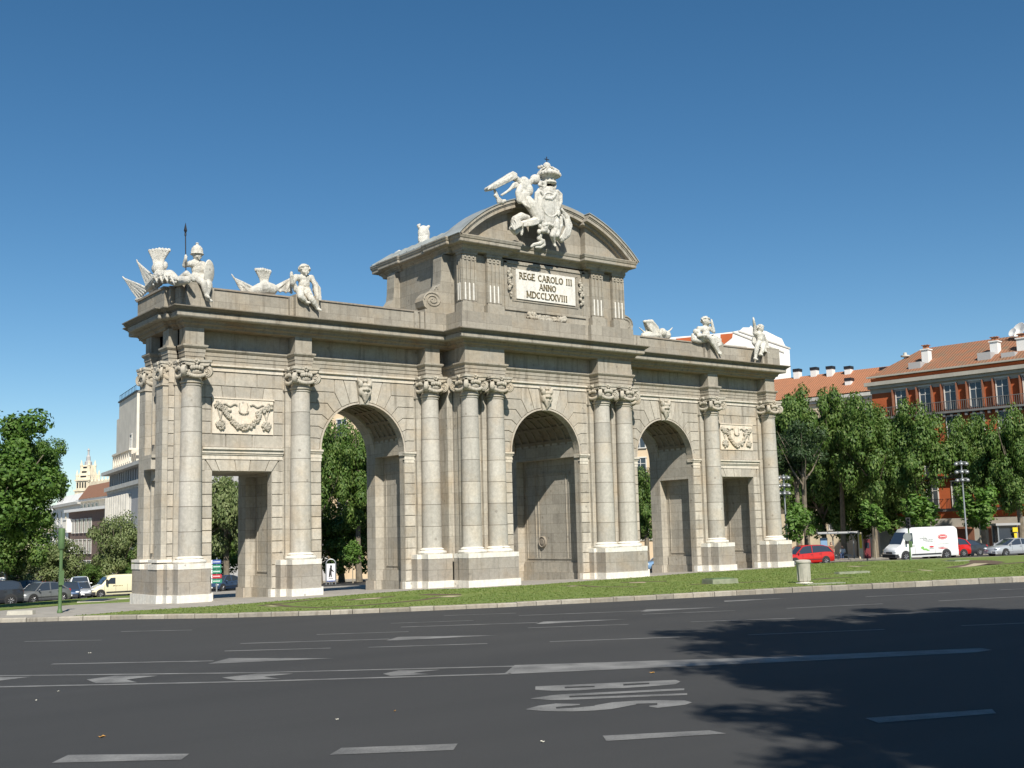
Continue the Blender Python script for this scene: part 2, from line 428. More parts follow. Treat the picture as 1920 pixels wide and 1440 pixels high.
# ---- face stones: every block its own bevelled stone with real joints
clad = MB()
GAP = .034
def blk(poly, y, mb=None, d=.07, gap=GAP, ch=.012):
    (mb or clad).prismY(inset(poly, gap/2), y, y+d, ch)
def rect(x0, x1, z0, z1): return [(x0, z0), (x1, z0), (x1, z1), (x0, z1)]
QZ = [.36, .95, 1.54, 2.13, 2.72, 3.31, 3.9, 4.48, 5.06, 5.65, 6.22, 6.78]
def archbay(cx, y):
    global clad
    clad = MB(); cladw = MB()
    e = 3.2; yf = y-.02
    for s in (-1, 1):
        for a, b in zip(QZ[:-1], QZ[1:]):
            x0, x1 = cx+s*R0, cx+s*e
            blk(rect(min(x0, x1), max(x0, x1), a, b), yf)
        ang = [radians(t) for t in (0, 12.2, 24.4, 36.6, 48.6, 60.4, 72.2, 84)]
        zb = [7.39, 7.98, 8.60, 9.22, 9.83, 10.44]
        rr = R0+.1
        def ring(a, r=rr): return (r*cos(a), ZS+r*sin(a))
        for i in range(5):
            a0, a1 = ang[i], ang[i+1]
            B0 = ((zb[i]-ZS)/tan(a0), zb[i]) if i else (e, zb[0]); B1 = ((zb[i+1]-ZS)/tan(a1), zb[i+1])
            am = (a0+a1)/2
            p = [ring(a0)]
            if i: p += [B0]
            p += [(e, zb[i]), (e, zb[i+1]), B1, ring(a1), ring(am)]
            p = [(cx+s*x, z) for x, z in p]
            if s < 0: p = p[::-1]
            blk(p, yf)
        b5 = (zb[5]-ZS)/tan(ang[5]); t6 = (11.15-ZS)/tan(ang[6])
        for p in ([(b5, zb[5]), (e, zb[5]), (e, 11.15), (b5, 11.15)],
                  [ring(ang[5]), (b5, zb[5]), (b5, 11.15), (t6, 11.15), ring(ang[6]), ring((ang[5]+ang[6])/2)],
                  [ring(ang[6]), (t6, 11.15), (.45, 11.15), (.28, ring(ang[7])[1]), ring((ang[6]+ang[7])/2)]):
            p = [(cx+s*x, z) for x, z in p]
            if s < 0: p = p[::-1]
            blk(p, yf)
    # archivolt band
    for i in range(24):
        a, b = pi*i/24, pi*(i+1)/24
        cladw.prismY([(cx+r*cos(t), ZS+r*sin(t)) for r, t in ((R0-.005, a), (R0+.085, a), (R0+.085, b), (R0-.005, b))], y-.035, y+.05)
    clad.build('face_stones', S_FACE, gate, fix=False); cladw.build('archivolt', S_BLOCK, gate, fix=False)
def impost(x0, x1, y, z0=6.78, d=.0):
    cladw_i.box(x0, x1, y-.04, y+.1, z0, z0+.17); cladw_i.box(x0-.03, x1+.03, y-.06, y+.1, z0+.17, z0+.24)
    cladw_i.box(x0, x1, y-.05, y+.1, z0+.24, z0+.40); cladw_i.box(x0-.04, x1+.04, y-.1, y+.1, z0+.40, z0+.50)
    cladw_i.box(x0-.07, x1+.07, y-.16, y+.1, z0+.50, z0+.6)
for cx, y0, y1 in ARCH:
    archbay(cx, y0)
    for s in (-1, 1):
        cladw_i = MB(); a, b = sorted((cx+s*(R0+.0), cx+s*3.16)); impost(a, b, y0)
        cladw_i.box(cx+s*R0-.06, cx+s*R0+.06, y0, y0+.46, 7.18, 7.38)
        cladw_i.build('impost', S_TRIM, gate)
def doorbay(cx, y):
    global clad
    clad = MB()
    yf = y-.02; j = 1.57; e = 2.18
    for s in (-1, 1):
        for a, b in zip(QZ[:-2], QZ[1:-1]):
            x0, x1 = sorted((cx+s*j, cx+s*e)); blk(rect(x0, x1, a, min(b, 6.22)), yf)
        for a, b in ((8.04, 8.64), (8.64, 9.24), (9.24, 9.83)):
            x0, x1 = sorted((cx+s*1.66, cx+s*e)); blk(rect(x0, x1, a, b), yf)
        x0, x1 = sorted((cx+s*1.95, cx+s*e)); blk(rect(x0, x1, 6.2, 6.78), yf)
    def flat(z0, z1, tops, bots):
        for k in range(len(tops)-1): blk([(cx+bots[k], z0), (cx+bots[k+1], z0), (cx+tops[k+1], z1), (cx+tops[k], z1)], yf)
    flat(6.2, 6.78, [-1.95, -1.45, -.42, .42, 1.45, 1.95], [-1.57, -1.2, -.34, .34, 1.2, 1.57])
    for a, b in ((-2.18, -.9), (-.9, .5), (.5, 2.18)): blk(rect(cx+a, cx+b, 7.38, 8.04), yf)
    flat(9.83, 10.44, [-2.18, -1.15, -.45, .45, 1.15, 2.18], [-2.18, -1.05, -.38, .38, 1.05, 2.18])
    for a, b in ((-2.18, -.95), (-.95, .75), (.75, 2.18)): blk(rect(cx+a, cx+b, 10.44, 11.15), yf)
    clad.build('face_stones', S_FACE, gate, fix=False); m = MB()
    m.box(cx-2.15, cx+2.15, y-.05, y+.1, 6.79, 6.86); m.box(cx-2.15, cx+2.15, y-.03, y+.1, 6.86, 7.02)
    m.box(cx-2.15, cx+2.15, y-.08, y+.1, 7.02, 7.1); m.box(cx-2.15, cx+2.15, y-.13, y+.1, 7.1, 7.22)
    m.box(cx-2.15, cx+2.15, y-.17, y+.1, 7.22, 7.27); m.box(cx-2.15, cx+2.15, y-.22, y+.1, 7.27, 7.37)
    m.build('door_cornice', S_TRIM, gate)
for s in (-1, 1): doorbay(s*18.12, 1.35)
for s in (-1, 1):                                        # the plain returns beside the middle bay and at the ends
    clad = MB(); x0, x1 = sorted((s*6.1, s*6.45)); clad.box(x0, x1, .42, 1.4, .36, 11.5); clad.build('corner_return', S_WALL, gate); clad = MB()
    zz = QZ[:-1]+[6.78, 7.38, 7.98, 8.6, 9.22, 9.83, 10.44, 11.15]
    for a, b in zip(zz[:-1], zz[1:]):
        x0, x1 = sorted((s*21.63, s*21.93)); blk(rect(x0, x1, a, b), 1.33, d=.1)
    clad.build('quoin_strip', S_FACE, gate, fix=False)
# band under the architrave
for x0, x1, y in ((-AX-3.2, -AX+3.2, 1.35), (AX-3.2, AX+3.2, 1.35), (-3.2, 3.2, -.25), (-20.3, -15.94, 1.35), (15.94, 20.3, 1.35)):
    bm_ = MB(); bm_.box(x0, x1, y-.07, y+.1, 11.16, 11.30); bm_.box(x0, x1, y-.05, y+.1, 11.30, 11.4); bm_.box(x0, x1, y-.17, y+.1, 11.4, 11.49); bm_.build('string_course', S_TRIM, gate)

# ---- columns, pilasters behind them, pedestals
COLS = [(-20.98, 0), (-15.19, 0), (-7.3, 0), (-5.74, 1), (-3.98, 1), (3.98, 1), (5.74, 1), (7.3, 0), (15.19, 0), (20.98, 0)]
for u, c in COLS:
    pil = MB()
    y = 1.2-1.6*c
    a, b = u-.68, u+.68
    if c and abs(u) > 5:
        if u < 0: a = -6.12
        else: b = 6.12
    pil.box(a, b, y, y+.25, .36, 11.5)
    pil.box(a-.05, b+.05, y-.05, y+.2, 10.34, 10.44)
    pil.box(a-.04, b+.04, y-.06, y+.2, 1.78, 2.0); pil.build('pilaster', S_WALL, gate)
for s in (-1, 1):
    for ya, yb in ((1.45, 2.35), (3.9, 4.75)):
        pil = MB(); x0, x1 = sorted((s*21.8, s*22.17)); pil.box(x0, x1, ya, yb, .36, 11.5)
        x0, x1 = sorted((s*21.8, s*22.24)); pil.box(x0, x1, ya-.06, yb+.06, 10.32, 10.43)
        x0, x1 = sorted((s*21.8, s*22.26)); pil.box(x0, x1, ya-.07, yb+.07, 1.78, 2.02); pil.build('pilaster', S_WALL, gate)
    pil = MB(); x0, x1 = sorted((s*21.8, s*22.3)); pil.box(x0, x1, 2.5, 3.75, 6.9, 7.05); pil.box(x0+.0, x1, 2.6, 3.65, 6.35, 6.9)
    x0, x1 = sorted((s*21.8, s*21.98))
    for y in (2.62, 3.4): pil.box(x0, x1, y, y+.12, 2.3, 5.8); pil.box(x0, x1, y, y+.12, 7.6, 10.)
    pil.box(x0, x1, 2.62, 3.52, 5.8, 5.95); pil.build('blind_window', S_WALL, gate)

def voluteMB(c, ax, ay, r=.30, th=.16):
    # disc with a spiral ridge, axle along (ax,ay)
    m = MB(); a = atan2(ay, ax)
    m.M = Matrix.Translation(Vector(c)) @ Matrix.Rotation(a-pi/2, 4, 'Z')
    m.lathe([(r*.97, -th/2), (r, -th/2+.02), (r, th/2-.02), (r*.97, th/2)], (0, 0, 0), 22, axis='Y')
    for sd in (-1, 1):
        pts = []
        for i in range(46):
            t = i/45; an = t*2.3*2*pi+pi/2; q = r*(.90-.74*t); pts.append((q*cos(an)*(-sd), sd*(th/2+.012), q*sin(an)))
        m.tube(pts, .028, 5)
        m.ball((0, sd*(th/2+.015), 0), .06, 8, 6)
    return m
cp = MB()
ab = [(-.68, -.78), (-.22, -.68), (.22, -.68), (.68, -.78), (.78, -.68), (.68, -.22), (.68, .22), (.78, .68), (.68, .78), (.22, .68), (-.22, .68), (-.68, .78), (-.78, .68), (-.68, .22), (-.68, -.22), (-.78, -.68)]
cp.prismZ(ab, 11.38, 11.5); cp.prismZ([(x*.93, y*.93) for x, y in ab], 11.28, 11.38)
cp.lathe([(.47, 10.36), (.56, 10.4), (.56, 10.47), (.49, 10.5), (.5, 10.7), (.58, 10.8), (.66, 10.92), (.64, 11.0), (.55, 11.04), (.58, 11.2), (.6, 11.28)], n=28)
for k in range(4):
    a = pi/4+k*pi/2; d = Vector((cos(a), sin(a), 0)); n_ = Vector((-sin(a), cos(a), 0))
    c = d*.80; v = voluteMB((c.x, c.y, 10.93), n_.x, n_.y, .285, .17); cp.add(v.v, v.f)
    a2 = k*pi/2; e_ = Vector((cos(a2), sin(a2), 0)); f_ = Vector((-sin(a2), cos(a2), 0))
    for i in range(-2, 3): p = e_*.66+f_*(i*.13); cp.ball((p.x, p.y, 11.13-.02*abs(i)), (.09, .09, .12), 8, 6)
    for i in range(-6, 7):
        t = i/6; p = e_*(.66-.10*t*t)+f_*(t*.50); cp.ball((p.x, p.y, 10.68+.15*t*t), (.085, .085, .1), 7, 5)
    for i in range(7):
        t = i/6; q = e_*(.72-.02*i)+f_*(.07*cos(i*2.4)); cp.ball((q.x, q.y, 11.40+.08*sin(i*2.4)), .075, 7, 5)
    for sgn in (-1, 1):
        pts = []
        for i in range(9):
            t = i/8; p = e_*(.64+.06*t)+f_*sgn*(.12+.46*t); pts.append((p.x, p.y, 11.24-.03*sin(t*pi)+.02*t))
        cp.tube(pts, .055, 6)
capme = None
bs = MB(); bs.lathe([(.76, 1.79), (.80, 1.86), (.76, 1.95), (.66, 1.96), (.62, 2.0), (.66, 2.03), (.62, 2.07), (.57, 2.09), (.54, 2.12)], n=40)
sh = MB(); pr = []
for i in range(15):
    t = i/14; r = .540-.076*t**1.6; pr.append((r, 2.08+t*8.28))
sh.lathe(pr, n=44)
sh.lathe([(.47, 10.25), (.505, 10.28), (.505, 10.33), (.47, 10.36)], n=44)
protoc = None
for u, c in COLS:
    y = .85-1.6*c
    if protoc is None:
        o = sh.build('column', S_DRUM, gate, True); b = bs.build('column_base', S_WHITE, o, True)
        k = cp.build('capital', S_CAPT, o, True, ang=60); protoc = o; capme = k.data
    else: o = copytree(protoc, gate)
    o.location = (u, y, 0)
for s in (-1, 1):
    for y in (1.9, 4.33):
        o = bpy.data.objects.new('pilaster_capital', capme); COL.objects.link(o); o.parent = gate
        o.location = (s*21.86, y, 0); o.scale = (.62, .72, 1)

def pedestal(x0, x1, y0, y1, name='pedestal', extra=None, zb=-.02):
    d = MB(); d.box(x0+.067, x1-.067, y0+.067, y1, .3, 1.53); o = d.build(name, S_PED, gate)
    p = MB(); p.box(x0, x1, y0, y1, zb-.3, .352); p.build('plinth', S_WHITE, o)
    q = MB(); q.box(x0+.055, x1-.055, y0+.055, y1, 1.53, 1.785); q.build('pedestal_cap', S_WHITE, o)
    return o
for s in (-1, 1):
    for x0, x1, y0 in ((-21.9, -20.2, 0), (-16.1, -14.38, 0), (-8.14, -6.45, 0), (-6.61, -3.12, -1.6)):
        a, b = sorted((s*x0, s*x1)); pedestal(a, b, y0, y0+1.0 if y0 < 0 else .7)
def foot_(a, b, c):
    lo = None
    for m_, nm, mt in ((a, 'wall_footing', S_PED), (b, 'footing_plinth', S_WHITE), (c, 'footing_cap', S_WHITE)):
        if m_.v: o = m_.build(nm, mt, lo or gate); lo = lo or o
for s in (-1, 1):
    for x0, x1, y0, y1 in ((-22.15, -19.9, .68, 1.4), (-16.4, -14.1, .68, 1.4), (-8.4, -6.2, .68, 1.4), (-6.5, -2.95, -.75, .0)):
        lower = MB(); lowp = MB(); lowc = MB(); a, b = sorted((s*x0, s*x1))
        lower.box(a+.05, b-.05, y0+.05, y1, .2, 1.53); lowp.box(a, b, y0, y1+.02, -.3, .35); lowc.box(a+.04, b-.04, y0+.04, y1, 1.53, 1.78); foot_(lower, lowp, lowc)
    lower = MB(); lowp = MB(); lowc = MB(); a, b = sorted((s*21.7, s*22.45)); lower.box(a+.06*(s < 0), b-.06*(s > 0), 1.26, 4.8, .2, 1.53); lowp.box(a, b, 1.2, 4.87, -.6, .35)
    for ya, yb in ((1.24, 2.45), (3.62, 4.83)): a, b = sorted((s*21.7, s*22.42)); lowc.box(a, b, ya, yb, 1.53, 1.79); lowc.box(a, b-.0, ya-.0, yb, 1.86, 1.99)
    a, b = sorted((s*21.7, s*22.2)); lowc.box(a, b, 2.45, 3.62, 1.53, 1.78); foot_(lower, lowp, lowc)
    # low white skirting of walls
    for x0, x1, y, yb in ((-21.95, -19.62, 1.3, 5.6), (-16.62, -13.7, 1.3, 5.6), (-8.78, -6.2, 1.3, 5.6), (-6.1, -2.46, -.3, 7.1)):
        a, b = sorted((s*x0, s*x1)); lowp = MB(); lowp.box(a, b, y+.3, y+.5, -.5, .33); lowp.box(a, b, yb-.98, yb, -.5, .33); lowp.build('wall_skirting', S_BLOCK, gate); lowp = MB(); lowp.box(a, b, y, y+.3, -.3, .34); lowp.build('white_plinth_course', S_WHITE, gate)

# ---- entablature
ARP = [(0, 11.48), (0, 11.68), (.03, 11.69), (.03, 11.88), (.06, 11.89), (.06, 12.06), (.10, 12.09), (.16, 12.17), (.16, 12.25), (0, 12.29), (0, 13.13)]
en = MB()
L = [(-21.45, 1.3), (-6.08, 1.3), (-6.08, -.3), (6.08, -.3), (6.08, 1.3), (21.45, 1.3), (21.45, 5.6), (6.08, 5.6), (6.08, 7.1), (-6.08, 7.1), (-6.08, 5.6), (-21.45, 5.6)]
en.sweep(L, ARP, True, False)
for u0, u1, c in ((-20.98, -20.98, 0), (-15.19, -15.19, 0), (-7.3, -7.3, 0), (-5.74, -3.98, 1), (3.98, 5.74, 1), (7.3, 7.3, 0), (15.19, 15.19, 0), (20.98, 20.98, 0)):
    y = .5-1.6*c; a, b = u0-.47, u1+.47
    en.sweep([(a, y+1.0), (a, y), (b, y), (b, y+1.0)], ARP)
    en.box(a+.02, b-.02, y+.02, y+1., 11.481, 11.6)
for ya, yb in ((1.5, 2.3), (3.95, 4.75)):
    en.sweep([(-21.4, yb), (-21.9, yb), (-21.9, ya), (-21.4, ya)], ARP); en.sweep([(21.4, ya), (21.9, ya), (21.9, yb), (21.4, yb)], ARP)
en.build('entablature', S_CORN, gate)
CP = [(-21.47, .5), (-6.22, .5), (-6.22, -1.1), (6.22, -1.1), (6.22, .5), (21.47, .5), (21.47, 1.35), (21.7, 1.35), (21.7, 1.8), (21.93, 1.8), (21.93, 5.0), (21.7, 5.0), (21.7, 5.45), (21.47, 5.45), (21.47, 6.3),
      (6.22, 6.3), (6.22, 7.9), (-6.22, 7.9), (-6.22, 6.3), (-21.47, 6.3), (-21.47, 5.45), (-21.7, 5.45), (-21.7, 5.0), (-21.93, 5.0), (-21.93, 1.8), (-21.7, 1.8), (-21.7, 1.35), (-21.47, 1.35)]
CPR = [(0, 13.1), (.04, 13.11), (.06, 13.2), (.14, 13.27), (.2, 13.28), (.2, 13.36), (.26, 13.44), (.28, 13.47), (.57, 13.5), (.6, 13.54), (.61, 13.56), (.61, 13.75), (.65, 13.77), (.65, 13.82), (.70, 13.84), (.8, 13.92), (.855, 13.95), (.855, 14.0), (.3, 14.05)]
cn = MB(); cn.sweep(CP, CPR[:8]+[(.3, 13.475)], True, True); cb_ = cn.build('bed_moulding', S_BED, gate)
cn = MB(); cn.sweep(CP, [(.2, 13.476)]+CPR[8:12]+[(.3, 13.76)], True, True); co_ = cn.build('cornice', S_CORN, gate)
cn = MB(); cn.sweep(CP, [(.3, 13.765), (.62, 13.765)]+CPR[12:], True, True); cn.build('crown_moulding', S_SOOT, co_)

# ---- parapet on both wings
for s in (-1, 1):
    pa = MB(); pc = MB()
    def bx(m, x0, x1, *k): a, b = sorted((s*x0, s*x1)); m.box(a, b, *k)
    bx(pa, -20.9, -6.0, .5, 6.1, 14.03, 14.6)
    bx(pa, -20.9, -8.0, .5, .9, 14.6, 15.08); bx(pa, -20.9, -8., 5.7, 6.1, 14.6, 15.08)
    bx(pc, -20.9, -8.0, .44, .95, 15.08, 15.16); bx(pc, -20.9, -8., 5.65, 6.16, 15.08, 15.16)
    bx(pa, -21.75, -21.3, .75, 5.9, 14.03, 15.05); bx(pa, -22., -21.4, 1.05, 5.5, 14.03, 15.05); bx(pa, -22.2, -21.6, 1.35, 5.2, 14.03, 15.05)
    bx(pc, -22.27, -21.3, 1.3, 5.25, 15.05, 15.16); bx(pc, -22.05, -21.3, 1.0, 5.55, 15.05, 15.15); bx(pc, -21.8, -21.3, .7, 5.9, 15.05, 15.14)
    for u in (-20.95, -15.2):
        bx(pa, u-.65, u+.65, .02, 1.0, 14.03, 15.22); bx(pa, u-.85, u+.85, .3, 1.0, 14.03, 15.1)
    bx(pa, -8.5, -8.25, .42, 1., 14.03, 15.12); bx(pa, -8.15, -7.9, .36, 1., 14.03, 15.14)
    po = pa.build('parapet', S_ATT, gate); pc.build('parapet_coping', S_JOINT, po)

# ---- attic
at = MB()
at.box(-6.42, -2.98, -1.2, 8., 14.03, 15.1); at.box(2.98, 6.42, -1.2, 8., 14.03, 15.1); at.box(-3, 3, -.9, 7.8, 14.03, 15.1)
at.box(-5.85, 5.85, -.52, 7.3, 15.1, 19.3)
at.box(-5.15, 5.15, -.62, 0, 15.1, 18.5); at.box(-6.28, 6.28, 1.2, 5.7, 15.1, 18.6)
at.box(-3.05, 3.05, -.52, 0, 15.1, 19.0)
for s in (-1, 1):
    def bx(m, x0, x1, *k): a, b = sorted((s*x0, s*x1)); m.box(a, b, *k)
    for y0 in (.4, 5.55):
        bx(at, -7.8, -5.8, y0, y0+.95, 14.03, 15.3)
        vp = [(-5.8, 15.3), (-5.8, 18.55), (-6.6, 18.55), (-6.66, 18.35), (-6.7, 17.3), (-6.76, 16.85), (-6.95, 16.58), (-7.25, 16.4), (-7.6, 16.27), (-7.86, 16.0), (-7.95, 15.75), (-7.85, 15.45), (-7.65, 15.3)]
        vp = [(s*x, z) for x, z in vp]
        at.prismY(vp, y0, y0+.85)
        if y0 < 1:
            pts = []
            for i in range(40):
                t = i/39; an = t*2.2*2*pi; q = .58*(1-.82*t); pts.append((s*(-7.28-q*cos(an)), y0-.01, 15.85+q*.78*sin(an)))
            at.tube(pts, .045, 5); pts = [(s*(-7.05+.1*cos(i*.5)), y0-.01, 16.5+.12*sin(i*.5)) for i in range(8)]; at.tube(pts, .04, 5)
    # frame of the inscription
    bx(at, -3.05, -2.85, -.68, -.4, 15.6, 18.42)
at.box(-3.05, 3.05, -.68, -.4, 18.3, 18.42); at.box(-2.5, 2.5, -.66, -.5, 18.02, 18.1); at.box(-2.5, 2.5, -.66, -.5, 16.12, 16.22)
at.box(-2.5, -2.36, -.66, -.5, 16.2, 18.05); at.box(2.36, 2.5, -.66, -.5, 16.2, 18.05); at.box(-3.05, 3.05, -.7, -.5, 15.55, 15.66)
ato = at.build('attic', S_ATT, gate)
def atticpil(u):
    m = MB(); a, b = u-.48, u+.48; y = -.85
    m.box(a, b, y+.05, -.3, 15.65, 18.42)
    for k in range(4): x = a+.02+k*(.96-.13)/3; m.box(x, x+.11, y, y+.1, 15.75, 18.12)
    m.box(a, b, y, y+.1, 15.65, 15.78); m.box(a, b, y, y+.1, 18.1, 18.42)
    m.box(a-.06, b+.06, y-.06, -.3, 18.42, 18.55); m.box(a-.1, b+.1, y-.1, -.3, 18.55, 18.62)
    m.box(a-.12, b+.12, y-.12, -.3, 15.1, 15.6); m.box(a-.06, b+.06, y-.06, -.3, 15.6, 15.66)
    for k in range(3): m.ball((u-.28+k*.28, y, 18.27), .07, 8, 6)
    if abs(u) > 5:
        s = -1 if u < 0 else 1
        X = u+s*.48
        for k in range(3): yy = y+.1+k*.18; m.box(X, X+s*.04, yy, yy+.07, 15.75, 18.1)
    o = m.build('attic_pilaster', S_ATT, gate)
    c = MB()
    for k in range(3):
        x = u-.28+k*.28; c.lathe([(.05, 15.8), (.05, 16.75), (.0, 16.8)], (x, y+.02, 0), 8)
    if abs(u) > 5:
        for k in range(2): c.lathe([(.045, 15.8), (.045, 16.75), (.0, 16.8)], (u-.5 if u < 0 else u+.5, y+.21+k*.18, 0), 8)
    c.build('fluting_bars', S_WHITE, o, True)
for u in (-5.62, -3.9, 3.9, 5.62): atticpil(u)
# attic cornice
AP = [(-6.1, -.95), (-2.95, -.95), (-2.95, -.5), (2.95, -.5), (2.95, -.95), (6.1, -.95), (6.1, .1), (6.35, .1), (6.35, 1.45), (6.2, 1.45), (6.2, 5.35), (6.35, 5.35), (6.35, 6.6), (6.1, 6.6), (6.1, 7.75), (-6.1, 7.75), (-6.1, 6.6), (-6.35, 6.6), (-6.35, 5.35), (-6.2, 5.35), (-6.2, 1.45), (-6.35, 1.45), (-6.35, .1), (-6.1, .1)]
APR = [(0, 18.6), (.04, 18.62), (.05, 18.7), (.14, 18.8), (.2, 18.82), (.22, 18.9), (.5, 18.94), (.53, 18.98), (.53, 19.14), (.57, 19.17), (.6, 19.26), (.62, 19.3), (.62, 19.36), (0., 19.4)]
ac = MB(); ac.sweep(AP, APR, True, True)
ZC = 13.1; RO = 9.2
def arcband(m, r0_, r1_, x0, x1, y0, y1, n=16):
    a0 = math.acos(max(-1, min(1, x0/RO))); a1 = math.acos(max(-1, min(1, x1/RO)))
    for i in range(n):
        a, b = a0+(a1-a0)*i/n, a0+(a1-a0)*(i+1)/n
        m.prismY([(r*cos(t), ZC+r*sin(t)) for r, t in ((r0_, a), (r1_, a), (r1_, b), (r0_, b))][::-1], y0, y1)
for x0, x1, yf in ((-6.72, -2.85, -1.57), (2.85, 6.72, -1.57), (-2.9, 2.9, -1.12)):
    arcband(ac, RO-.16, RO, x0, x1, yf, .3); arcband(ac, RO-.24, RO-.15, x0, x1, yf+.06, .3)
    arcband(ac, RO-.44, RO-.22, x0, x1, yf+.1, .3); arcband(ac, RO-.60, RO-.42, x0, x1, yf+.42, .3)
ac.build('attic_cornice', S_CORN, gate)
ty = MB()
def tymp(x0, x1, yf, n=14):
    top = [(x0+(x1-x0)*i/n) for i in range(n+1)]
    p = [(x0, 19.3), (x1, 19.3)]+[(x, max(19.31, ZC+sqrt((RO-.5)**2-x*x))) for x in top[::-1]]
    ty.prismY(p, yf, .25)
tymp(-6.1, -2.95, -.95); tymp(2.95, 6.1, -.95); tymp(-2.96, 2.96, -.5)
ty.build('tympanum', S_ATT, gate)
rf = MB()
arcband(rf, RO+.004, RO+.06, -6.78, 6.78, -1.12, .32, 26); arcband(rf, RO+.004, RO+.06, -6.78, -2.8, -1.62, -1.12, 12); arcband(rf, RO+.004, RO+.06, 2.8, 6.78, -1.62, -1.12, 12)
rf.prismY([(-6.74, 19.38), (6.74, 19.38), (6.74, 19.44), (5.3, 20.35), (2.4, 20.95), (-2.4, 20.95), (-5.3, 20.35), (-6.74, 19.44)], .3, 8.35)
for i in range(10):
    y = .7+i*.82; rf.prismY([(-6.74, 19.44), (-5.3, 20.35), (-2.4, 20.95), (-2.4, 21.0), (-5.33, 20.40), (-6.76, 19.49)], y-.03, y+.03)
rf.build('lead_roof', M_LEAD, gate)

# inscription tablet with serif capitals
tb = MB(); tb.box(-2.22, 2.22, -.72, -.5, 16.26, 18.0); tbo = tb.build('inscription_tablet', S_WHITE, gate)
GLY = {'R': (.72, [('v', .12, 0, 1), ('a', .12, .73, .40, .27, 90, -90, 0), ('l', .35, .47, .70, 0)]),
 'E': (.64, [('v', .12, 0, 1), ('h', .12, .6, 1), ('h', .12, .5, .52), ('h', .12, .64, 0)]),
 'G': (.80, [('a', .42, .5, .36, .47, 50, 318, 1), ('v', .76, .08, .45)]), 'C': (.74, [('a', .42, .5, .36, .47, 48, 312, 1)]),
 'A': (.78, [('l', .04, 0, .39, 1), ('l', .39, 1, .76, 0), ('h', .2, .6, .34)]), 'O': (.86, [('a', .43, .5, .38, .47, 0, 360, 1)]),
 'L': (.62, [('v', .12, 0, 1), ('h', .12, .6, 0)]), 'I': (.34, [('v', .17, 0, 1)]),
 'N': (.82, [('v', .12, 0, 1), ('l', .12, 1, .72, 0), ('v', .72, 0, 1)]), 'M': (.96, [('v', .1, 0, 1), ('l', .1, 1, .48, .05), ('l', .48, .05, .86, 1), ('v', .86, 0, 1)]),
 'D': (.84, [('v', .12, 0, 1), ('a', .3, .5, .48, .48, 90, -90, 0), ('h', .12, .32, 1), ('h', .12, .32, 0)]),
 'X': (.76, [('l', .06, 1, .70, 0), ('l', .70, 1, .06, 0)]), 'V': (.78, [('l', .04, 1, .39, 0), ('l', .39, 0, .74, 1)]), ' ': (.42, [])}
def lettering(m, text, cx, z, h, y, sp=.13, thick=.04):
    tot = sum(GLY[c][0]+sp for c in text)*h; x = cx-tot/2
    T = .15*h; t = .085*h
    def bar(x0, z0, x1, z1, wd):
        d = Vector((x1-x0, z1-z0)); L_ = d.length; n = Vector((-d.y, d.x))/max(L_, 1e-6)*wd/2
        m.prismY([(x0-n.x, z0-n.y), (x1-n.x, z1-n.y), (x1+n.x, z1+n.y), (x0+n.x, z0+n.y)], y, y+thick)
    for c in text:
        for g in GLY[c][1]:
            if g[0] == 'v':
                X = x+g[1]*h; bar(X, z+g[2]*h, X, z+g[3]*h, T)
                for q in (g[2], g[3]): bar(X-T, z+q*h, X+T, z+q*h, t*.7)
            elif g[0] == 'h': bar(x+g[1]*h, z+g[3]*h, x+g[2]*h, z+g[3]*h, t); bar(x+g[2]*h, z+g[3]*h-t, x+g[2]*h, z+g[3]*h+t, t*.6)
            elif g[0] == 'l':
                bar(x+g[1]*h, z+g[2]*h, x+g[3]*h, z+g[4]*h, T*.85 if g[4] < g[2] else t)
                for q in (0, 1):
                    px_, pz_ = (g[1], g[2]) if q == 0 else (g[3], g[4])
                    if pz_ in (0, 1): bar(x+px_*h-T*.8, z+pz_*h, x+px_*h+T*.8, z+pz_*h, t*.7)
            else:
                _, ax, az, rx, rz, a0, a1, _q = g; n = 14; pts = []
                for i in range(n+1):
                    a = radians(a0+(a1-a0)*i/n); pts.append((x+(ax+rx*cos(a))*h, z+(az+rz*sin(a))*h))
                for i in range(n):
                    wd = t+(T-t)*abs(cos(radians(a0+(a1-a0)*(i+.5)/n))); bar(*pts[i], *pts[i+1], wd)
        x += (GLY[c][0]+sp)*h
lt = MB()
lettering(lt, 'REGE CAROLO III', 0, 17.47, .36, -.765); lettering(lt, 'ANNO', .1, 16.95, .34, -.765); lettering(lt, 'MDCCLXXVIII', .05, 16.42, .36, -.765)
lt.build('lettering', M_LETTER, tbo)
# garlands on the attic
rng = random.Random(3)
def garland(name, fn, n, r, mat, parent, jit=.5):
    m = MB()
    for i in range(n):
        t = rng.random(); c = Vector(fn(t)); rr = r*(.6+.6*rng.random()); q = r*jit
        m.ball((c.x+rng.uniform(-q, q), c.y+rng.uniform(-q, q)*.5, c.z+rng.uniform(-q, q)), (rr*(.7+.6*rng.random()), rr*.7, rr*(.7+.6*rng.random())), 7, 5)
    return m.build(name, mat, parent, True)
garland('laurel_garland', lambda t: (-1.45+2.9*t, -.78, 15.36-.10*sin(t*pi)), 110, .10, S_CAPT, gate, 1.2)
for s in (-1, 1): garland('flower_drop', lambda t: (s*2.68+.08*sin(t*19), -.74, 16.4+1.45*t), 46, .09*1, S_CAPT, gate, .9)
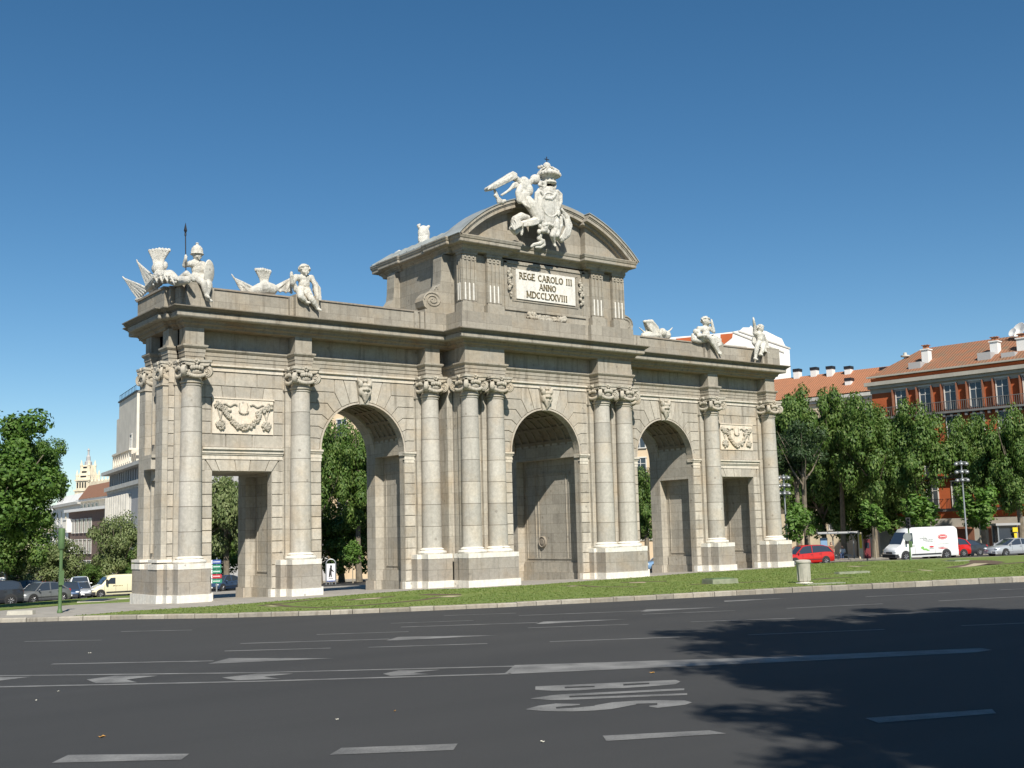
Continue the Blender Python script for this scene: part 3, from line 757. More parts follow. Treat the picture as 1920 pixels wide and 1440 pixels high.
# keystone masks
def keymask(cx, y):
    m = MB(); m.prismY([(cx-.26, 9.84), (cx+.26, 9.84), (cx+.42, 11.3), (cx-.42, 11.3)], y-.16, y+.05, .03)
    o = m.build('keystone', S_CAPT, gate)
    b = Blob(); Y = y-.24
    b.ell((cx, Y, 10.72), (.25, .2, .3)); b.ell((cx, Y-.18, 10.66), (.07, .1, .11)); b.ell((cx, Y-.12, 10.86), (.22, .1, .07))
    for s in (-1, 1):
        b.ell((cx+s*.13, Y-.14, 10.64), (.09, .08, .07)); b.ell((cx+s*.28, Y, 10.95), (.13, .16, .2)); b.ell((cx+s*.28, Y+.02, 10.55), (.1, .14, .22))
        b.cap((cx+s*.2, Y-.02, 10.45), (cx+s*.06, Y, 10.1), .1, .06); b.ell((cx+s*.36, Y+.02, 11.1), (.09, .12, .1))
    b.ell((cx, Y-.1, 10.42), (.1, .1, .08)); b.cap((cx, Y, 10.35), (cx, Y+.06, 10.), .15, .08); b.ell((cx, Y, 11.12), (.14, .15, .1))
    b.build('mask', S_CAPT, o, .03, 1)
for cx, y0, y1 in ARCH: keymask(cx, y0)
# relief panels above the doorways
def relief(cx):
    m = MB(); y = 1.28
    m.box(cx-1.62, cx+1.62, y, y+.1, 8.06, 9.8); m.box(cx-1.66, cx+1.66, y-.04, y+.1, 9.8, 9.86)
    o = m.build('relief_panel', S_PANEL, gate)
    k = MB(); rg = random.Random(int(cx*10)+5)
    def bl(x, z, r, a=1., b_=1.): k.ball((cx+x, y-.05, z), (r*a, r*1.3, r*b_), 8, 6)
    for i in range(150):                                # the thick swag
        t = rg.uniform(-1, 1); x = t*.98; zc = 8.40+.78*t*t; bl(x+rg.uniform(-.05, .05), zc+rg.uniform(-.15, .15)*(1-.35*abs(t)), rg.uniform(.05, .085))
    for s in (-1, 1):
        for i in range(55): a, q = rg.uniform(0, 2*pi), rg.uniform(0, .25); bl(s*1.2+q*cos(a), 8.5+q*sin(a), rg.uniform(.045, .08))
        for i in range(80): t = rg.random(); bl(s*(.72+.75*t)+rg.uniform(-.1, .1), 9.1+.42*t+rg.uniform(-.13, .13), rg.uniform(.035, .075))
        k.tube([(cx+s*(1.1+.02*i), y-.03, 9.2-.07*i) for i in range(8)], .04, 6); k.tube([(cx+s*(1.35-.02*i), y-.03, 9.25-.07*i) for i in range(8)], .035, 6)
        k.tube([(cx+s*(.35+.09*i), y-.04, 9.5+.06*sin(i*1.1)) for i in range(11)], .045, 6)
        k.tube([(cx+s*.2, y-.01, 9.62), (cx+s*.24, y-.01, 9.45), (cx+s*.18, y-.01, 9.2)], .03, 6)
    for i in range(9): a = pi*i/8; bl(.24*cos(a), 9.22-.14*sin(a), .04)
    k.build('carved_garland', S_CAPT, o, True)
for s in (-1, 1): relief(s*18.12)
# ================================================================== SCULPTURE ON THE GATE (carved limestone)
def frame(ox, oy, k): return lambda u, v, y: atY(ox+u/k, oy+v/k, y)
F1 = frame(200, 420, 4.0); F5 = frame(1160, 560, 5.3333); F6 = frame(880, 290, 7.2)
GST = 'seated marble children on the parapet'
def face(b, c, r, d):
    # c head centre, r radius, d facing direction
    d = Vector(d).normalized(); s = d.cross(Vector((0, 0, 1))).normalized(); c = Vector(c); z = Vector((0, 0, 1))
    b.ell(c, (r*.92, r*.98, r*1.08)); b.ell(c+d*r*.35-z*r*.45, (r*.6, r*.6, r*.5))
    b.ell(c+d*r*1.0-z*r*.15, (r*.13, r*.17, r*.2)); b.ell(c+d*r*.88-z*r*.55, (r*.2, r*.12, r*.08)); b.ell(c+d*r*.8-z*r*.85, (r*.18, r*.16, r*.14))
    for q in (-1, 1):
        b.ell(c+d*r*.72+s*q*r*.45-z*r*.35, (r*.26, r*.24, r*.24)); b.ell(c+d*r*.85+s*q*r*.33+z*r*.2, (r*.2, r*.1, r*.07)); b.ell(c+s*q*r*.93-z*r*.1, (r*.1, r*.14, r*.2))
def hand(b, c, d, r=.085):
    c = Vector(c); d = Vector(d).normalized(); s = d.cross(Vector((0, 1, 0)))
    s = s.normalized() if s.length > .1 else Vector((1, 0, 0))
    b.ell(c, (r, r*.7, r*.9))
    for i, (k, L) in enumerate(((-1.2, .8), (-.4, 1.), (.4, 1.05), (1.2, .8))): b.cap(c+s*k*r*.5, c+s*k*r*.62+d*r*1.5*L, r*.3, r*.22)
    b.cap(c, c-s*r*1.2+d*r*.5, r*.3, r*.24)
def foot(b, a, d, r=.1):
    a = Vector(a); d = Vector(d); b.cap(a, a+d, r, r*.72); b.ell(a-d*.25, (r, r, r))
    for i in range(3): b.ell(a+d*1.15+Vector(((i-1)*r*.45, 0, 0)), r*.35)
def curls(m, c, r, rg, n=60, low=-.15):
    for i in range(n):
        t = rg.uniform(0, 2*pi); z = rg.uniform(low, 1.); q = sqrt(max(0, 1-z*z))
        p = Vector((q*cos(t), q*sin(t), z))*r*1.03
        if p.y < -.55*r and p.z < .5*r: continue
        m.ell(Vector(c)+p, (r*.24, r*.24, r*.22))
def figure(name, label, c, hips, neck, head, hr, fd, shl, arms, legs, extra=None, hair=True, seed=1):
    root = empty(name, c, 0, label, 'statue', GST)
    b = Blob(); H = Vector(hips); N = Vector(neck)
    mid = H.lerp(N, .5)
    b.ell(H, (.36, .30, .27)); b.ell(mid-Vector((0, .03, .06)), (.31, .27, .32)); b.ell(H.lerp(N, .8), (.37, .24, .28))
    b.cap(N, Vector(head)-Vector((0, 0, hr*.5)), .15, .14); face(b, head, hr, fd)
    for q in shl: b.cap(H.lerp(N, .85), q, .2, .17)
    for S, E_, W, hd in arms:
        b.cap(S, E_, .15, .115); b.cap(E_, W, .125, .085); hand(b, Vector(W)+Vector(hd)*.08, hd)
    for h_, k_, a_, fdir in legs:
        b.cap(h_, k_, .235, .165); b.cap(k_, Vector(k_).lerp(Vector(a_), .4), .165, .165); b.cap(Vector(k_).lerp(Vector(a_), .4), a_, .16, .09); foot(b, a_, fdir)
    if extra: extra(b)
    o = b.build('body', S_MARB, None, .03, 2)
    par(o, root)
    if hair:
        m = Blob(); curls(m, head, hr, random.Random(seed)); par(m.build('hair', S_MARB, None, .026, 1), root)
    return root
def par(o, root):
    o.parent = root; o.matrix_parent_inverse = Matrix.Translation(-Vector(root.location)); return o
V = Vector
# 1 the helmeted child with spear and shield, left end of the parapet
hd = F1(678, 235, .25)
f1 = figure('statue', 'seated marble child in a domed helmet holding a spear and oval shield', V((-20.95, .45, 15.22)),
  F1(690, 385, .45), F1(672, 285, .32), hd, .235, (.35, -1, -.15), [F1(628, 300, .3), F1(722, 305, .3)],
  [(F1(628, 300, .3), F1(585, 310, .1), F1(592, 262, -.12), (0, -.1, 1)), (F1(722, 305, .3), F1(748, 350, .1), F1(752, 385, .05), (.2, -.3, -1))],
  [(F1(665, 395, .35), F1(728, 448, -.22), F1(760, 565, -.2), V((.1, -.16, -.1))), (F1(715, 400, .35), F1(768, 450, -.15), F1(752, 540, -.28), V((.02, -.18, -.1)))], hair=False,
  extra=lambda b: (b.slab([F1(650, 350, .3), F1(780, 400, .1), F1(770, 470, .1), F1(650, 440, .3)], .16), b.cap(F1(560, 425, .4), F1(700, 425, .4), .16, .2)))
hm = MB(); hx = hd+V((0, 0, .02)); hm.lathe([(.30, -.0), (.33, .03), (.29, .07), (.29, .2), (.25, .34), (.17, .44), (.08, .49), (.06, .53), (.09, .56), (.05, .61), (.0, .62)], hx, 22)
par(hm.build('helmet', S_MARB, None, True, ang=60), f1)
sp_ = MB(); a, b_ = F1(596, 520, -.12), F1(591, 70, -.12); sp_.tube([a, b_], .028, 8); sp_.lathe([(.03, 0), (.085, .14), (.0, .55)], b_, 6); sp_.lathe([(.05, -.12), (.05, .0)], b_, 8)
par(sp_.build('spear', M_IRON, None), f1)
sd = MB(); c_ = F1(768, 362, -.05); sd.M = Matrix.Translation(c_) @ Matrix.Rotation(radians(14), 4, 'Y') @ Matrix.Rotation(radians(28), 4, 'Z')
sd.lathe([(.0, -.11), (.2, -.09), (.34, -.03), (.36, .02), (.33, .05), (.0, .0)], (0, 0, 0), 26, axis='Y')
sd.v = [tuple(V((p[0], p[1], c_.z+(p[2]-c_.z)*1.75))) for p in sd.v]
par(sd.build('shield', S_MARB, None, True), f1)
# 2 the cloaked child beside the second trophy
hd = F1(1482, 345, .3)
figure('statue', 'seated marble child with a cloak over one arm, above the second column', V((-15.2, .45, 15.22)),
  F1(1478, 490, .45), F1(1480, 395, .38), hd, .27, (.1, -1, -.35), [F1(1418, 400, .35), F1(1535, 405, .35)],
  [(F1(1418, 400, .35), F1(1392, 445, .15), F1(1385, 385, .0), (0, -.1, 1)), (F1(1535, 405, .35), F1(1572, 470, .2), F1(1580, 540, .05), (.1, -.2, -1))],
  [(F1(1450, 500, .35), F1(1455, 545, -.2), F1(1500, 590, -.1), V((.05, -.18, -.03))), (F1(1500, 505, .35), F1(1535, 560, -.2), F1(1582, 635, -.15), V((.08, -.16, -.1)))],
  extra=lambda b: (b.slab([F1(1540, 390, .4), F1(1600, 480, .25), F1(1608, 580, .15), F1(1575, 575, .2), F1(1545, 500, .4)], .2), b.chain([F1(1385, 370, .2), F1(1400, 450, .3), F1(1420, 490, .3), F1(1440, 500, .35)], [.08, .14, .16, .16]),
     [b.cap(F1(1550+k*14, 420+k*12, .3), F1(1568+k*12, 560+k*6, .15), .05, .05) for k in range(3)]), seed=2)
# 3 child with hand to face, right wing
hd = F5(868, 225, .3)
figure('statue', 'seated marble child holding a hand up to its face, with draped knees', V((15.2, .45, 15.22)),
  F5(870, 395, .45), F5(862, 290, .35), hd, .29, (.75, -.7, -.2), [F5(800, 300, .4), F5(915, 300, .25)],
  [(F5(800, 300, .4), F5(800, 370, .15), F5(870, 365, -.1), (1, -.2, 0)), (F5(915, 300, .25), F5(950, 330, .05), F5(932, 235, .0), (-.2, 0, 1))],
  [(F5(850, 400, .4), F5(905, 385, -.2), F5(995, 540, -.2), V((.1, -.15, -.12))), (F5(895, 400, .4), F5(945, 400, -.1), F5(1000, 530, -.05), V((.08, -.15, -.1)))],
  extra=lambda b: (b.slab([F5(940, 360, .2), F5(1015, 400, .1), F5(1025, 470, .1), F5(985, 480, .1), F5(930, 410, .2)], .24), b.chain([F5(740, 360, .4), F5(745, 410, .4), F5(800, 420, .4), F5(880, 415, .4)], [.1, .16, .2, .2]), b.cap(F5(770, 330, .35), F5(840, 400, .3), .2, .2)), seed=3)
# 4 child waving at the right end
hd = F5(1415, 300, .35)
figure('statue', 'seated marble child stretching one arm straight up to the sky', V((20.95, .45, 15.22)),
  F5(1420, 440, .4), F5(1400, 345, .35), hd, .27, (-.35, -1, .55), [F5(1362, 345, .35), F5(1440, 365, .4)],
  [(F5(1362, 345, .35), F5(1358, 270, .25), F5(1350, 215, .15), (-.1, 0, 1)), (F5(1440, 365, .4), F5(1475, 430, .4), F5(1500, 500, .3), (.3, -.1, -1))],
  [(F5(1400, 450, .35), F5(1385, 470, -.2), F5(1365, 600, -.2), V((.0, -.18, -.08))), (F5(1445, 450, .35), F5(1440, 510, -.2), F5(1415, 560, -.2), V((.0, -.18, -.05)))],
  extra=lambda b: (b.slab([F5(1450, 440, .3), F5(1520, 520, .2), F5(1500, 550, .1), F5(1430, 520, .1)], .2), b.chain([F5(1350, 390, .5), F5(1350, 440, .5), F5(1390, 490, .4)], [.12, .15, .15])), seed=4)
# ---- trophies of arms
GTR = 'marble trophies of arms on the parapet'
def flag(b, tip, root_, side, n=5, wd=.09, spread=.5):
    tip = V(tip); root_ = V(root_); side = V(side)
    for k in range(n):
        t = k/(n-1); r_ = root_+side*t*spread*2; m_ = tip.lerp(r_, .25)
        b.chain([tip.lerp(r_, .02), m_, tip.lerp(r_, .6)+V((0, -.06 if k % 2 else .06, 0)), r_], [.035, .05, wd*.72, wd*.9])
    b.slab([tip, root_, root_+side*spread*2], .1, side.cross(tip-root_).normalized() if side.cross(tip-root_).length > 0 else (0, 1, 0))
    b.cap(tip, tip+(tip-root_).normalized()*.22, .05, .03)
def plume(b, base, h, wd, up=V((0, 0, 1)), side=V((1, 0, 0)), lean=0.):
    base = V(base)
    for k in range(7):
        t = (k-3)/3
        b.chain([base+side*t*wd*.28, base+side*(t*wd*.5+lean*.3*h)+up*h*.5, base+side*(t*wd*.95+lean*h)+up*h*(1-.06*abs(t))+(V((0, -.1, 0)))], [.07, .06, .085]); b.ell(base+side*(t*wd*.98+lean*h)+up*h*(.98-.06*abs(t))+V((0, -.12, -.02)), .07)
T1 = empty('trophy_of_arms', (-22., 3.2, 15.16), 0, 'trophy with a tall fanned feather plume and two flags behind the helmeted child', 'sculpture', GTR)
F1x = lambda u, v, x: atX(200+u/4, 420+v/4, x)
b = Blob(); X = -22.
pb = F1x(388, 345, X); plume(b, pb, 1.05, .52, side=V((.75, -.65, 0)).normalized())
b.ell(F1x(388, 335, X), (.33, .4, .34)); b.ell(F1x(440, 310, X), (.12, .12, .2))
b.chain([F1x(330, 470, X), F1x(400, 400, X), F1x(470, 395, X), F1x(520, 430, X), F1x(600, 420, X)], [.3, .36, .34, .25, .2])
rg3 = random.Random(8)
for i in range(46): u_ = rg3.uniform(350, 520); b.ell(F1x(u_, 400+abs(u_-430)*.35+rg3.uniform(-30, 30), X-.3), rg3.uniform(.05, .1))
for k in range(4): b.chain([F1x(340+40*k, 440, X-.35), F1x(360+40*k, 400, X-.4), F1x(385+40*k, 440, X-.35)], [.05, .05, .05])
par(b.build('plumed_armour', S_MARB, None, .024, 0), T1)
for tip, r_, sd_ in (((232, 285), (330, 520), (0, -.8, .1)), ((128, 405), (240, 560), (0, -.8, .12))):
    b = Blob(); flag(b, F1x(*tip, X), F1x(*r_, X), V(sd_), 6, .09, .9); par(b.build('flag', S_MARB, None, .024, 0), T1)
b = Blob(); b.chain([F1x(530, 430, X), F1x(600, 370, X+.2), F1x(650, 420, X+.5)], [.15, .14, .1]); b.cap(F1x(225, 570, X), F1x(290, 560, X), .1, .12); par(b.build('drapery', S_MARB, None, .035, 1), T1)
def trophy(lbl, F, y, x0, z0, plm, tips, arm, mir=1):
    T = empty('trophy_of_arms', (x0, y, z0), 0, lbl, 'sculpture', GTR)
    b = Blob(); pb = F(*plm[0], y); pt = F(*plm[1], y); plume(b, pb, (pt-pb).length, .40, (pt-pb).normalized(), V((1, 0, 0)), plm[2])
    b.ell(pb+V((0, 0, -.02)), (.3, .3, .34)); b.chain([F(*p, y) for p in arm], [.2, .32, .36, .3, .2][:len(arm)])
    par(b.build('plumed_armour', S_MARB, None, .024, 0), T)
    for tip, r_, sx in tips:
        b = Blob(); flag(b, F(*tip, y), F(*r_, y), V((sx, 0, 0)), 5, .08, .5); par(b.build('flag', S_MARB, None, .024, 0), T)
    return T
trophy('trophy with a short plume between the two seated children of the left wing', F1, .8, -17.4, 15.16, ((1185, 480), (1185, 345), -.15),
  [((955, 405), (1020, 505), 1.35), ((1385, 405), (1385, 515), -1.25)], [(1090, 500), (1150, 490), (1190, 480), (1240, 490)])
b = None
T = trophy('trophy with a curved wing-like shield beside the attic on the right wing', F5, .8, 10.6, 15.16, ((300, 370), (300, 250), -.1),
  [((228, 310), (290, 370), .3), ((520, 310), (460, 380), -.35)], [(250, 370), (300, 370), (430, 360), (480, 365)])
b = Blob(); b.slab([F5(255, 225, .6), F5(300, 208, .6), F5(360, 245, .6), F5(400, 310, .6), F5(410, 385, .6), F5(370, 385, .6), F5(290, 290, .6)], .2); b.chain([F5(255, 230, .55), F5(330, 225, .55), F5(385, 290, .55), F5(405, 370, .55)], [.1, .12, .11, .1]); b.ell(F5(435, 340, .6), (.3, .3, .3))
par(b.build('shield', S_MARB, None, .035, 1), T)
# figures on the far side, only their tops show over the roof
Fb = frame(690, 420, 6.545)
T = empty('trophy_of_arms', (-10.6, 6., 15.16), 0, 'small marble plume with two curled tips showing above the roof slope of the attic', 'sculpture', GTR)
b = Blob(); yb = 7.9; c_ = Fb(685, 120, yb); b.ell(c_, (.42, .3, .55)); b.ell(Fb(640, 180, yb), (.15, .15, .3))
for s in (-1, 1): b.chain([Fb(680, 75, yb), Fb(680+s*45, 55, yb), Fb(680+s*65, 20 if s < 0 else 30, yb), Fb(680+s*45, 8 if s < 0 else 35, yb)], [.13, .1, .09, .07])
b.cap(Fb(690, 180, yb), Fb(690, 250, yb), .35, .4)
par(b.build('plumed_armour', S_MARB, None, .024, 0), T); T.location = (c_.x, yb, 19.4)
for o in T.children: o.matrix_parent_inverse = Matrix.Translation(-T.location)
T = empty('carved_stump', (0, 0, 0), 0, 'low white carved lump on the far edge of the attic roof', 'sculpture')
b = Blob(); yb = 8.; b.cap(Fb(340, 370, yb), Fb(385, 345, yb), .12, .14); c_ = Fb(360, 380, yb); b.cap(c_, c_-V((0, 0, .5)), .2, .22); T.location = c_-V((0, 0, .5))
par(b.build('stone', S_MARB, None, .035, 1), T)

# ---- the royal arms with a winged trumpeter
CA = empty('coat_of_arms_group', (-.9, -1.1, 19.36), 0, 'carved royal arms with crown and winged trumpeter at the crest of the attic', 'sculpture')
y = -1.55
b = Blob()
b.ell(F6(740, 420, y), (.42, .34, .55)); b.ell(F6(790, 480, y-.1), (.34, .3, .4)); b.ell(F6(740, 520, y), (.36, .3, .4))           # torso leaning
b.cap(F6(735, 345, y), F6(760, 400, y), .14, .2); face(b, F6(728, 348, y-.1), .2, (.6, -1, -.3))
b.chain([F6(790, 400, y), F6(860, 340, y-.15), F6(945, 280, y-.1)], [.19, .16, .1]); hand(b, F6(955, 270, y-.1), (.8, 0, .5), .1)
b.ell(F6(890, 335, y-.1), (.34, .26, .3))
b.chain([F6(690, 430, y), F6(660, 520, y-.2), F6(680, 620, y-.25)], [.2, .19, .2])
b.chain([F6(720, 560, y), F6(830, 680, y-.3), F6(935, 880, y-.4)], [.34, .34, .26]); b.chain([F6(935, 880, y-.4), F6(830, 910, y-.35), F6(720, 930, y-.3)], [.25, .22, .17])
b.chain([F6(700, 930, y-.3), F6(715, 1000, y-.25), F6(705, 1080, y-.25)], [.14, .11, .07])
par(b.build('winged_figure', S_MARB, None, .026, 0), CA)
b = Blob()
for k in range(7):
    t = k/6; b.chain([F6(640+20*t, 380+40*t, y), F6(600-20*t, 400+45*t, y-.15), F6(540-20*t, 480+12*t, y-.2), F6(430+10*t, 545+5*t, y-.2)], [.08, .09, .08, .05])
for k in range(6): b.chain([F6(690+22*k, 520, y-.25-.03*k), F6(665+28*k, 600, y-.3), F6(760+26*k, 690+14*k, y-.45)], [.07, .08, .06])
for k in range(5): b.chain([F6(930, 870+14*k, y-.55), F6(840, 895+14*k, y-.6), F6(740, 915+12*k, y-.5)], [.06, .07, .05])
b.chain([F6(600, 960, y-.1), F6(620, 880, y-.2), F6(700, 830, y-.25), F6(790, 850, y-.25)], [.2, .24, .22, .15]); b.chain([F6(570, 1000, y-.1), F6(620, 1040, y-.1), F6(680, 1000, y-.15)], [.16, .2, .16])
for k in range(5): b.chain([F6(575+22*k, 930-20*k, y-.4), F6(610+24*k, 1010-14*k, y-.45)], [.05, .07])
par(b.build('robe', S_MARB, None, .024, 0), CA)
b = Blob(); b.slab([F6(225, 450, y-.0), F6(250, 430, y), F6(560, 235, y), F6(615, 265, y), F6(620, 330, y), F6(440, 420, y), F6(330, 475, y), F6(240, 490, y)], .5)
b.chain([F6(590, 300, y), F6(650, 340, y), F6(700, 400, y)], [.2, .18, .16])
for k in range(5): b.cap(F6(255+60*k, 468-26*k, y-.26), F6(340+60*k, 395-26*k, y-.26), .05, .05)
par(b.build('wing', S_MARB, None, .04, 1), CA)
b = Blob(); b.chain([F6(345, 490, y), F6(375, 560, y), F6(400, 640, y)], [.09, .1, .13]); b.chain([F6(345, 550, y), F6(440, 640, y)], [.08, .14]); b.chain([F6(400, 640, y), F6(480, 625, y)], [.14, .1])
par(b.build('trumpet', S_MARB, None, .026, 0), CA)
b = Blob()                                             # the shield of arms
c_ = F6(1065, 710, y-.35)
b.ell(c_, (.92, .24, 1.15)); b.ell(F6(1075, 850, y-.35), (.62, .22, .7)); b.ell(F6(1070, 560, y-.33), (.95, .22, .6))
ol = [(905, 520), (900, 640), (930, 760), (980, 880), (1060, 950), (1130, 860), (1190, 760), (1235, 640), (1235, 540), (1190, 495)]
b.chain([F6(u_, v_, y-.4) for u_, v_ in ol], [.11]*10)
b.chain([F6(960, 470, y-.35), F6(1010, 440, y-.35), F6(1020, 390, y-.35), F6(965, 375, y-.35), F6(945, 410, y-.4), F6(985, 425, y-.45)], [.14, .13, .12, .12, .1, .08])
b.chain([F6(1080, 460, y-.35), F6(1140, 460, y-.35), F6(1160, 420, y-.35)], [.16, .13, .09])
b.chain([F6(970, 500, y-.5), F6(1030, 590, y-.55), F6(1110, 600, y-.55), F6(1165, 530, y-.5)], [.09, .1, .1, .09]); b.ell(F6(1070, 500, y-.35), (.4, .22, .3))
b.chain([c_+V((.62*cos(2*pi*k/16), -.2, .1+.72*sin(2*pi*k/16))) for k in range(17)], [.04]*17)
for k in range(34):
    a = k*2.4; r_ = .12+.017*k; b.ell(c_+V((r_*cos(a)*.9, -.2+.004*k, r_*sin(a)*1.3)), (.055, .05, .06))
for s in (-1, 1): b.chain([F6(1065+s*100, 900, y-.4), F6(1060+s*60, 960, y-.45), F6(1060+s*20, 940, y-.5)], [.1, .12, .1])
par(b.build('shield_of_arms', S_MARB, None, .024, 0), CA)
b = Blob()
c_ = F6(1070, 270, y-.2); cr = MB(); k_ = c_
cr.lathe([(.38, -.62), (.46, -.55), (.44, -.45), (.40, -.42), (.42, -.3), (.5, -.22), (.64, -.12), (.68, .0), (.6, .1), (.42, .2), (.3, .27), (.26, .33), (.16, .38), (.1, .44)], k_, 28)
cr.lathe([(.2, -.62), (.3, -.64), (.38, -.62)], k_, 28)
for i in range(20): a = 2*pi*i/20; cr.ball((k_.x+.66*cos(a), k_.y+.66*sin(a), k_.z-.05), .1, 7, 5)
for i in range(8):
    a = 2*pi*i/8; cr.tube([(k_.x+r_*cos(a), k_.y+r_*sin(a), k_.z+z_) for r_, z_ in ((.62, .02), (.6, .18), (.42, .32), (.18, .42), (.08, .44))], .05, 6)
cr.ball(F6(1045, 155, y-.2), .23, 14, 10); cr.ball(F6(940, 170, y-.2), .1, 8, 6); cr.ball(F6(975, 160, y-.2), .1, 8, 6); cr.ball(F6(1085, 195, y-.2), .1, 8, 6)
par(cr.build('crown', S_MARB, None, True), CA)
x_ = MB(); p = F6(1045, 60, y-.2); x_.tube([p+V((0, 0, .14)), p-V((0, 0, .32))], .03, 6); x_.tube([p-V((.16, 0, .02)), p+V((.16, 0, -.02))], .028, 6)
par(x_.build('cross', M_IRON, None), CA)
b = Blob()                                             # child below right
face(b, F6(1190, 790, y-.45), .2, (-.3, -1, -.2)); b.ell(F6(1160, 960, y-.35), (.3, .28, .45)); b.cap(F6(1180, 830, y-.35), F6(1170, 900, y-.35), .14, .22)
b.chain([F6(1150, 1020, y-.4), F6(1120, 1090, y-.5), F6(1145, 1200, y-.3)], [.2, .17, .09]); foot(b, F6(1145, 1210, y-.3), V((0, -.1, -.12)))
b.chain([F6(1200, 1010, y-.35), F6(1180, 1090, y-.5), F6(1180, 1140, y-.3)], [.2, .17, .1]); b.chain([F6(1230, 860, y-.3), F6(1240, 960, y-.3), F6(1190, 1030, y-.5)], [.14, .13, .1])
par(b.build('child', S_MARB, None, .024, 0), CA)
b = Blob()
b.chain([F6(1210, 700, y-.1), F6(1260, 780, y-.1), F6(1320, 860, y-.1), F6(1350, 960, y-.1), F6(1320, 1080, y-.15), F6(1240, 1150, y-.2), F6(1200, 1130, y-.2)], [.12, .15, .17, .2, .2, .17, .1])
b.chain([F6(1235, 740, y-.2), F6(1340, 840, y-.15)], [.08, .09]); b.chain([F6(1250, 820, y-.2), F6(1300, 900, y-.2), F6(1310, 1000, y-.25), F6(1270, 1070, y-.3)], [.08, .1, .11, .09])
for k in range(4): b.chain([F6(1290+18*k, 880, y-.25), F6(1310+12*k, 1000, y-.3), F6(1225+25*k, 1130, y-.35)], [.05, .06, .05])
par(b.build('drapery', S_MARB, None, .024, 0), CA)
b = Blob()                                             # lion mask and trailing ornament under the shield
b.ell(F6(1000, 1000, y-.3), (.3, .26, .3)); b.ell(F6(1000, 1030, y-.5), (.14, .14, .12))
for s in (-1, 1): b.ell(F6(1000+s*50, 960, y-.42), (.12, .1, .14)); b.ell(F6(1000+s*60, 1040, y-.35), (.12, .12, .16))
b.chain([F6(960, 1080, y-.25), F6(940, 1130, y-.2), F6(990, 1170, y-.2), F6(950, 1200, y-.2), F6(870, 1215, y-.15), F6(840, 1240, y-.15)], [.14, .14, .13, .12, .1, .08])
b.chain([F6(1000, 1160, y-.2), F6(1010, 1220, y-.2), F6(960, 1250, y-.15), F6(900, 1250, y-.15)], [.1, .1, .1, .07])
par(b.build('lion_mask', S_MARB, None, .024, 0), CA)
# ================================================================== GROUND
def sheet(name, poly, dz, mat, th=0., kind='structure', holes=None):
    bm = bmesh.new(); vs = [bm.verts.new((p[0], p[1], 0)) for p in poly]; bm.faces.new(vs)
    bmesh.ops.recalc_face_normals(bm, faces=bm.faces)
    if bm.faces[:][0].normal.z < 0: bmesh.ops.reverse_faces(bm, faces=bm.faces)
    for y in [q[0] for q in GHT[1:-1]]:
        bmesh.ops.bisect_plane(bm, geom=bm.verts[:]+bm.edges[:]+bm.faces[:], plane_co=(0, y, 0), plane_no=(0, 1, 0))
    bmesh.ops.triangulate(bm, faces=bm.faces)
    for v in bm.verts: v.co.z = gh(v.co.x, v.co.y)+dz
    if th:
        r = bmesh.ops.extrude_face_region(bm, geom=bm.faces[:])
        for v in [g for g in r['geom'] if isinstance(g, bmesh.types.BMVert)]: v.co.z -= th
        bmesh.ops.recalc_face_normals(bm, faces=bm.faces)
    me = bpy.data.meshes.new(name); bm.to_mesh(me); bm.free(); me.materials.append(mat)
    o = bpy.data.objects.new(name, me); COL.objects.link(o); o['kind'] = kind
    return o
def asphalt():
    m, t, b = newmat('asphalt'); b.inputs['Roughness'].default_value = .86; b.inputs['Specular IOR Level'].default_value = .3
    g = nd(t, 'ShaderNodeNewGeometry')
    n1 = nd(t, 'ShaderNodeTexNoise', i={'Scale': .12, 'Detail': 4.}); t.links.new(g.outputs['Position'], n1.inputs['Vector'])
    # wheel tracks: noise stretched along the carriageway
    mp = nd(t, 'ShaderNodeMapping', i={'Rotation': (0, 0, radians(18)), 'Scale': (.03, .7, 1)}); t.links.new(g.outputs['Position'], mp.inputs[0])
    n2 = nd(t, 'ShaderNodeTexNoise', i={'Scale': 1., 'Detail': 3.}); t.links.new(mp.outputs[0], n2.inputs['Vector'])
    n3 = nd(t, 'ShaderNodeTexNoise', i={'Scale': 60., 'Detail': 3., 'Roughness': .9}); t.links.new(g.outputs['Position'], n3.inputs['Vector'])
    vo = nd(t, 'ShaderNodeTexVoronoi', i={'Scale': 55.}); t.links.new(g.outputs['Position'], vo.inputs['Vector'])
    s_ = math_(t, 'ADD', math_(t, 'MULTIPLY', n1.outputs['Fac'], .5), math_(t, 'MULTIPLY', n2.outputs['Fac'], .5))
    c = mixc(t, s_, (.031, .0315, .032), (.064, .063, .061))
    f = nd(t, 'ShaderNodeMapRange', i={'From Min': .3, 'From Max': .75, 'To Min': .72, 'To Max': 1.3}); t.links.new(n3.outputs['Fac'], f.inputs[0])
    vm = nd(t, 'ShaderNodeVectorMath', operation='SCALE'); t.links.new(c, vm.inputs[0]); t.links.new(f.outputs[0], vm.inputs['Scale'])
    cc = mixc(t, math_(t, 'MULTIPLY', math_(t, 'LESS_THAN', vo.outputs['Distance'], .12), .5), vm.outputs[0], (.2, .19, .17))
    t.links.new(cc, b.inputs['Base Color'])
    bp = nd(t, 'ShaderNodeBump', i={'Strength': .5, 'Distance': .01}); t.links.new(n3.outputs['Fac'], bp.inputs['Height']); t.links.new(bp.outputs[0], b.inputs['Normal'])
    return m
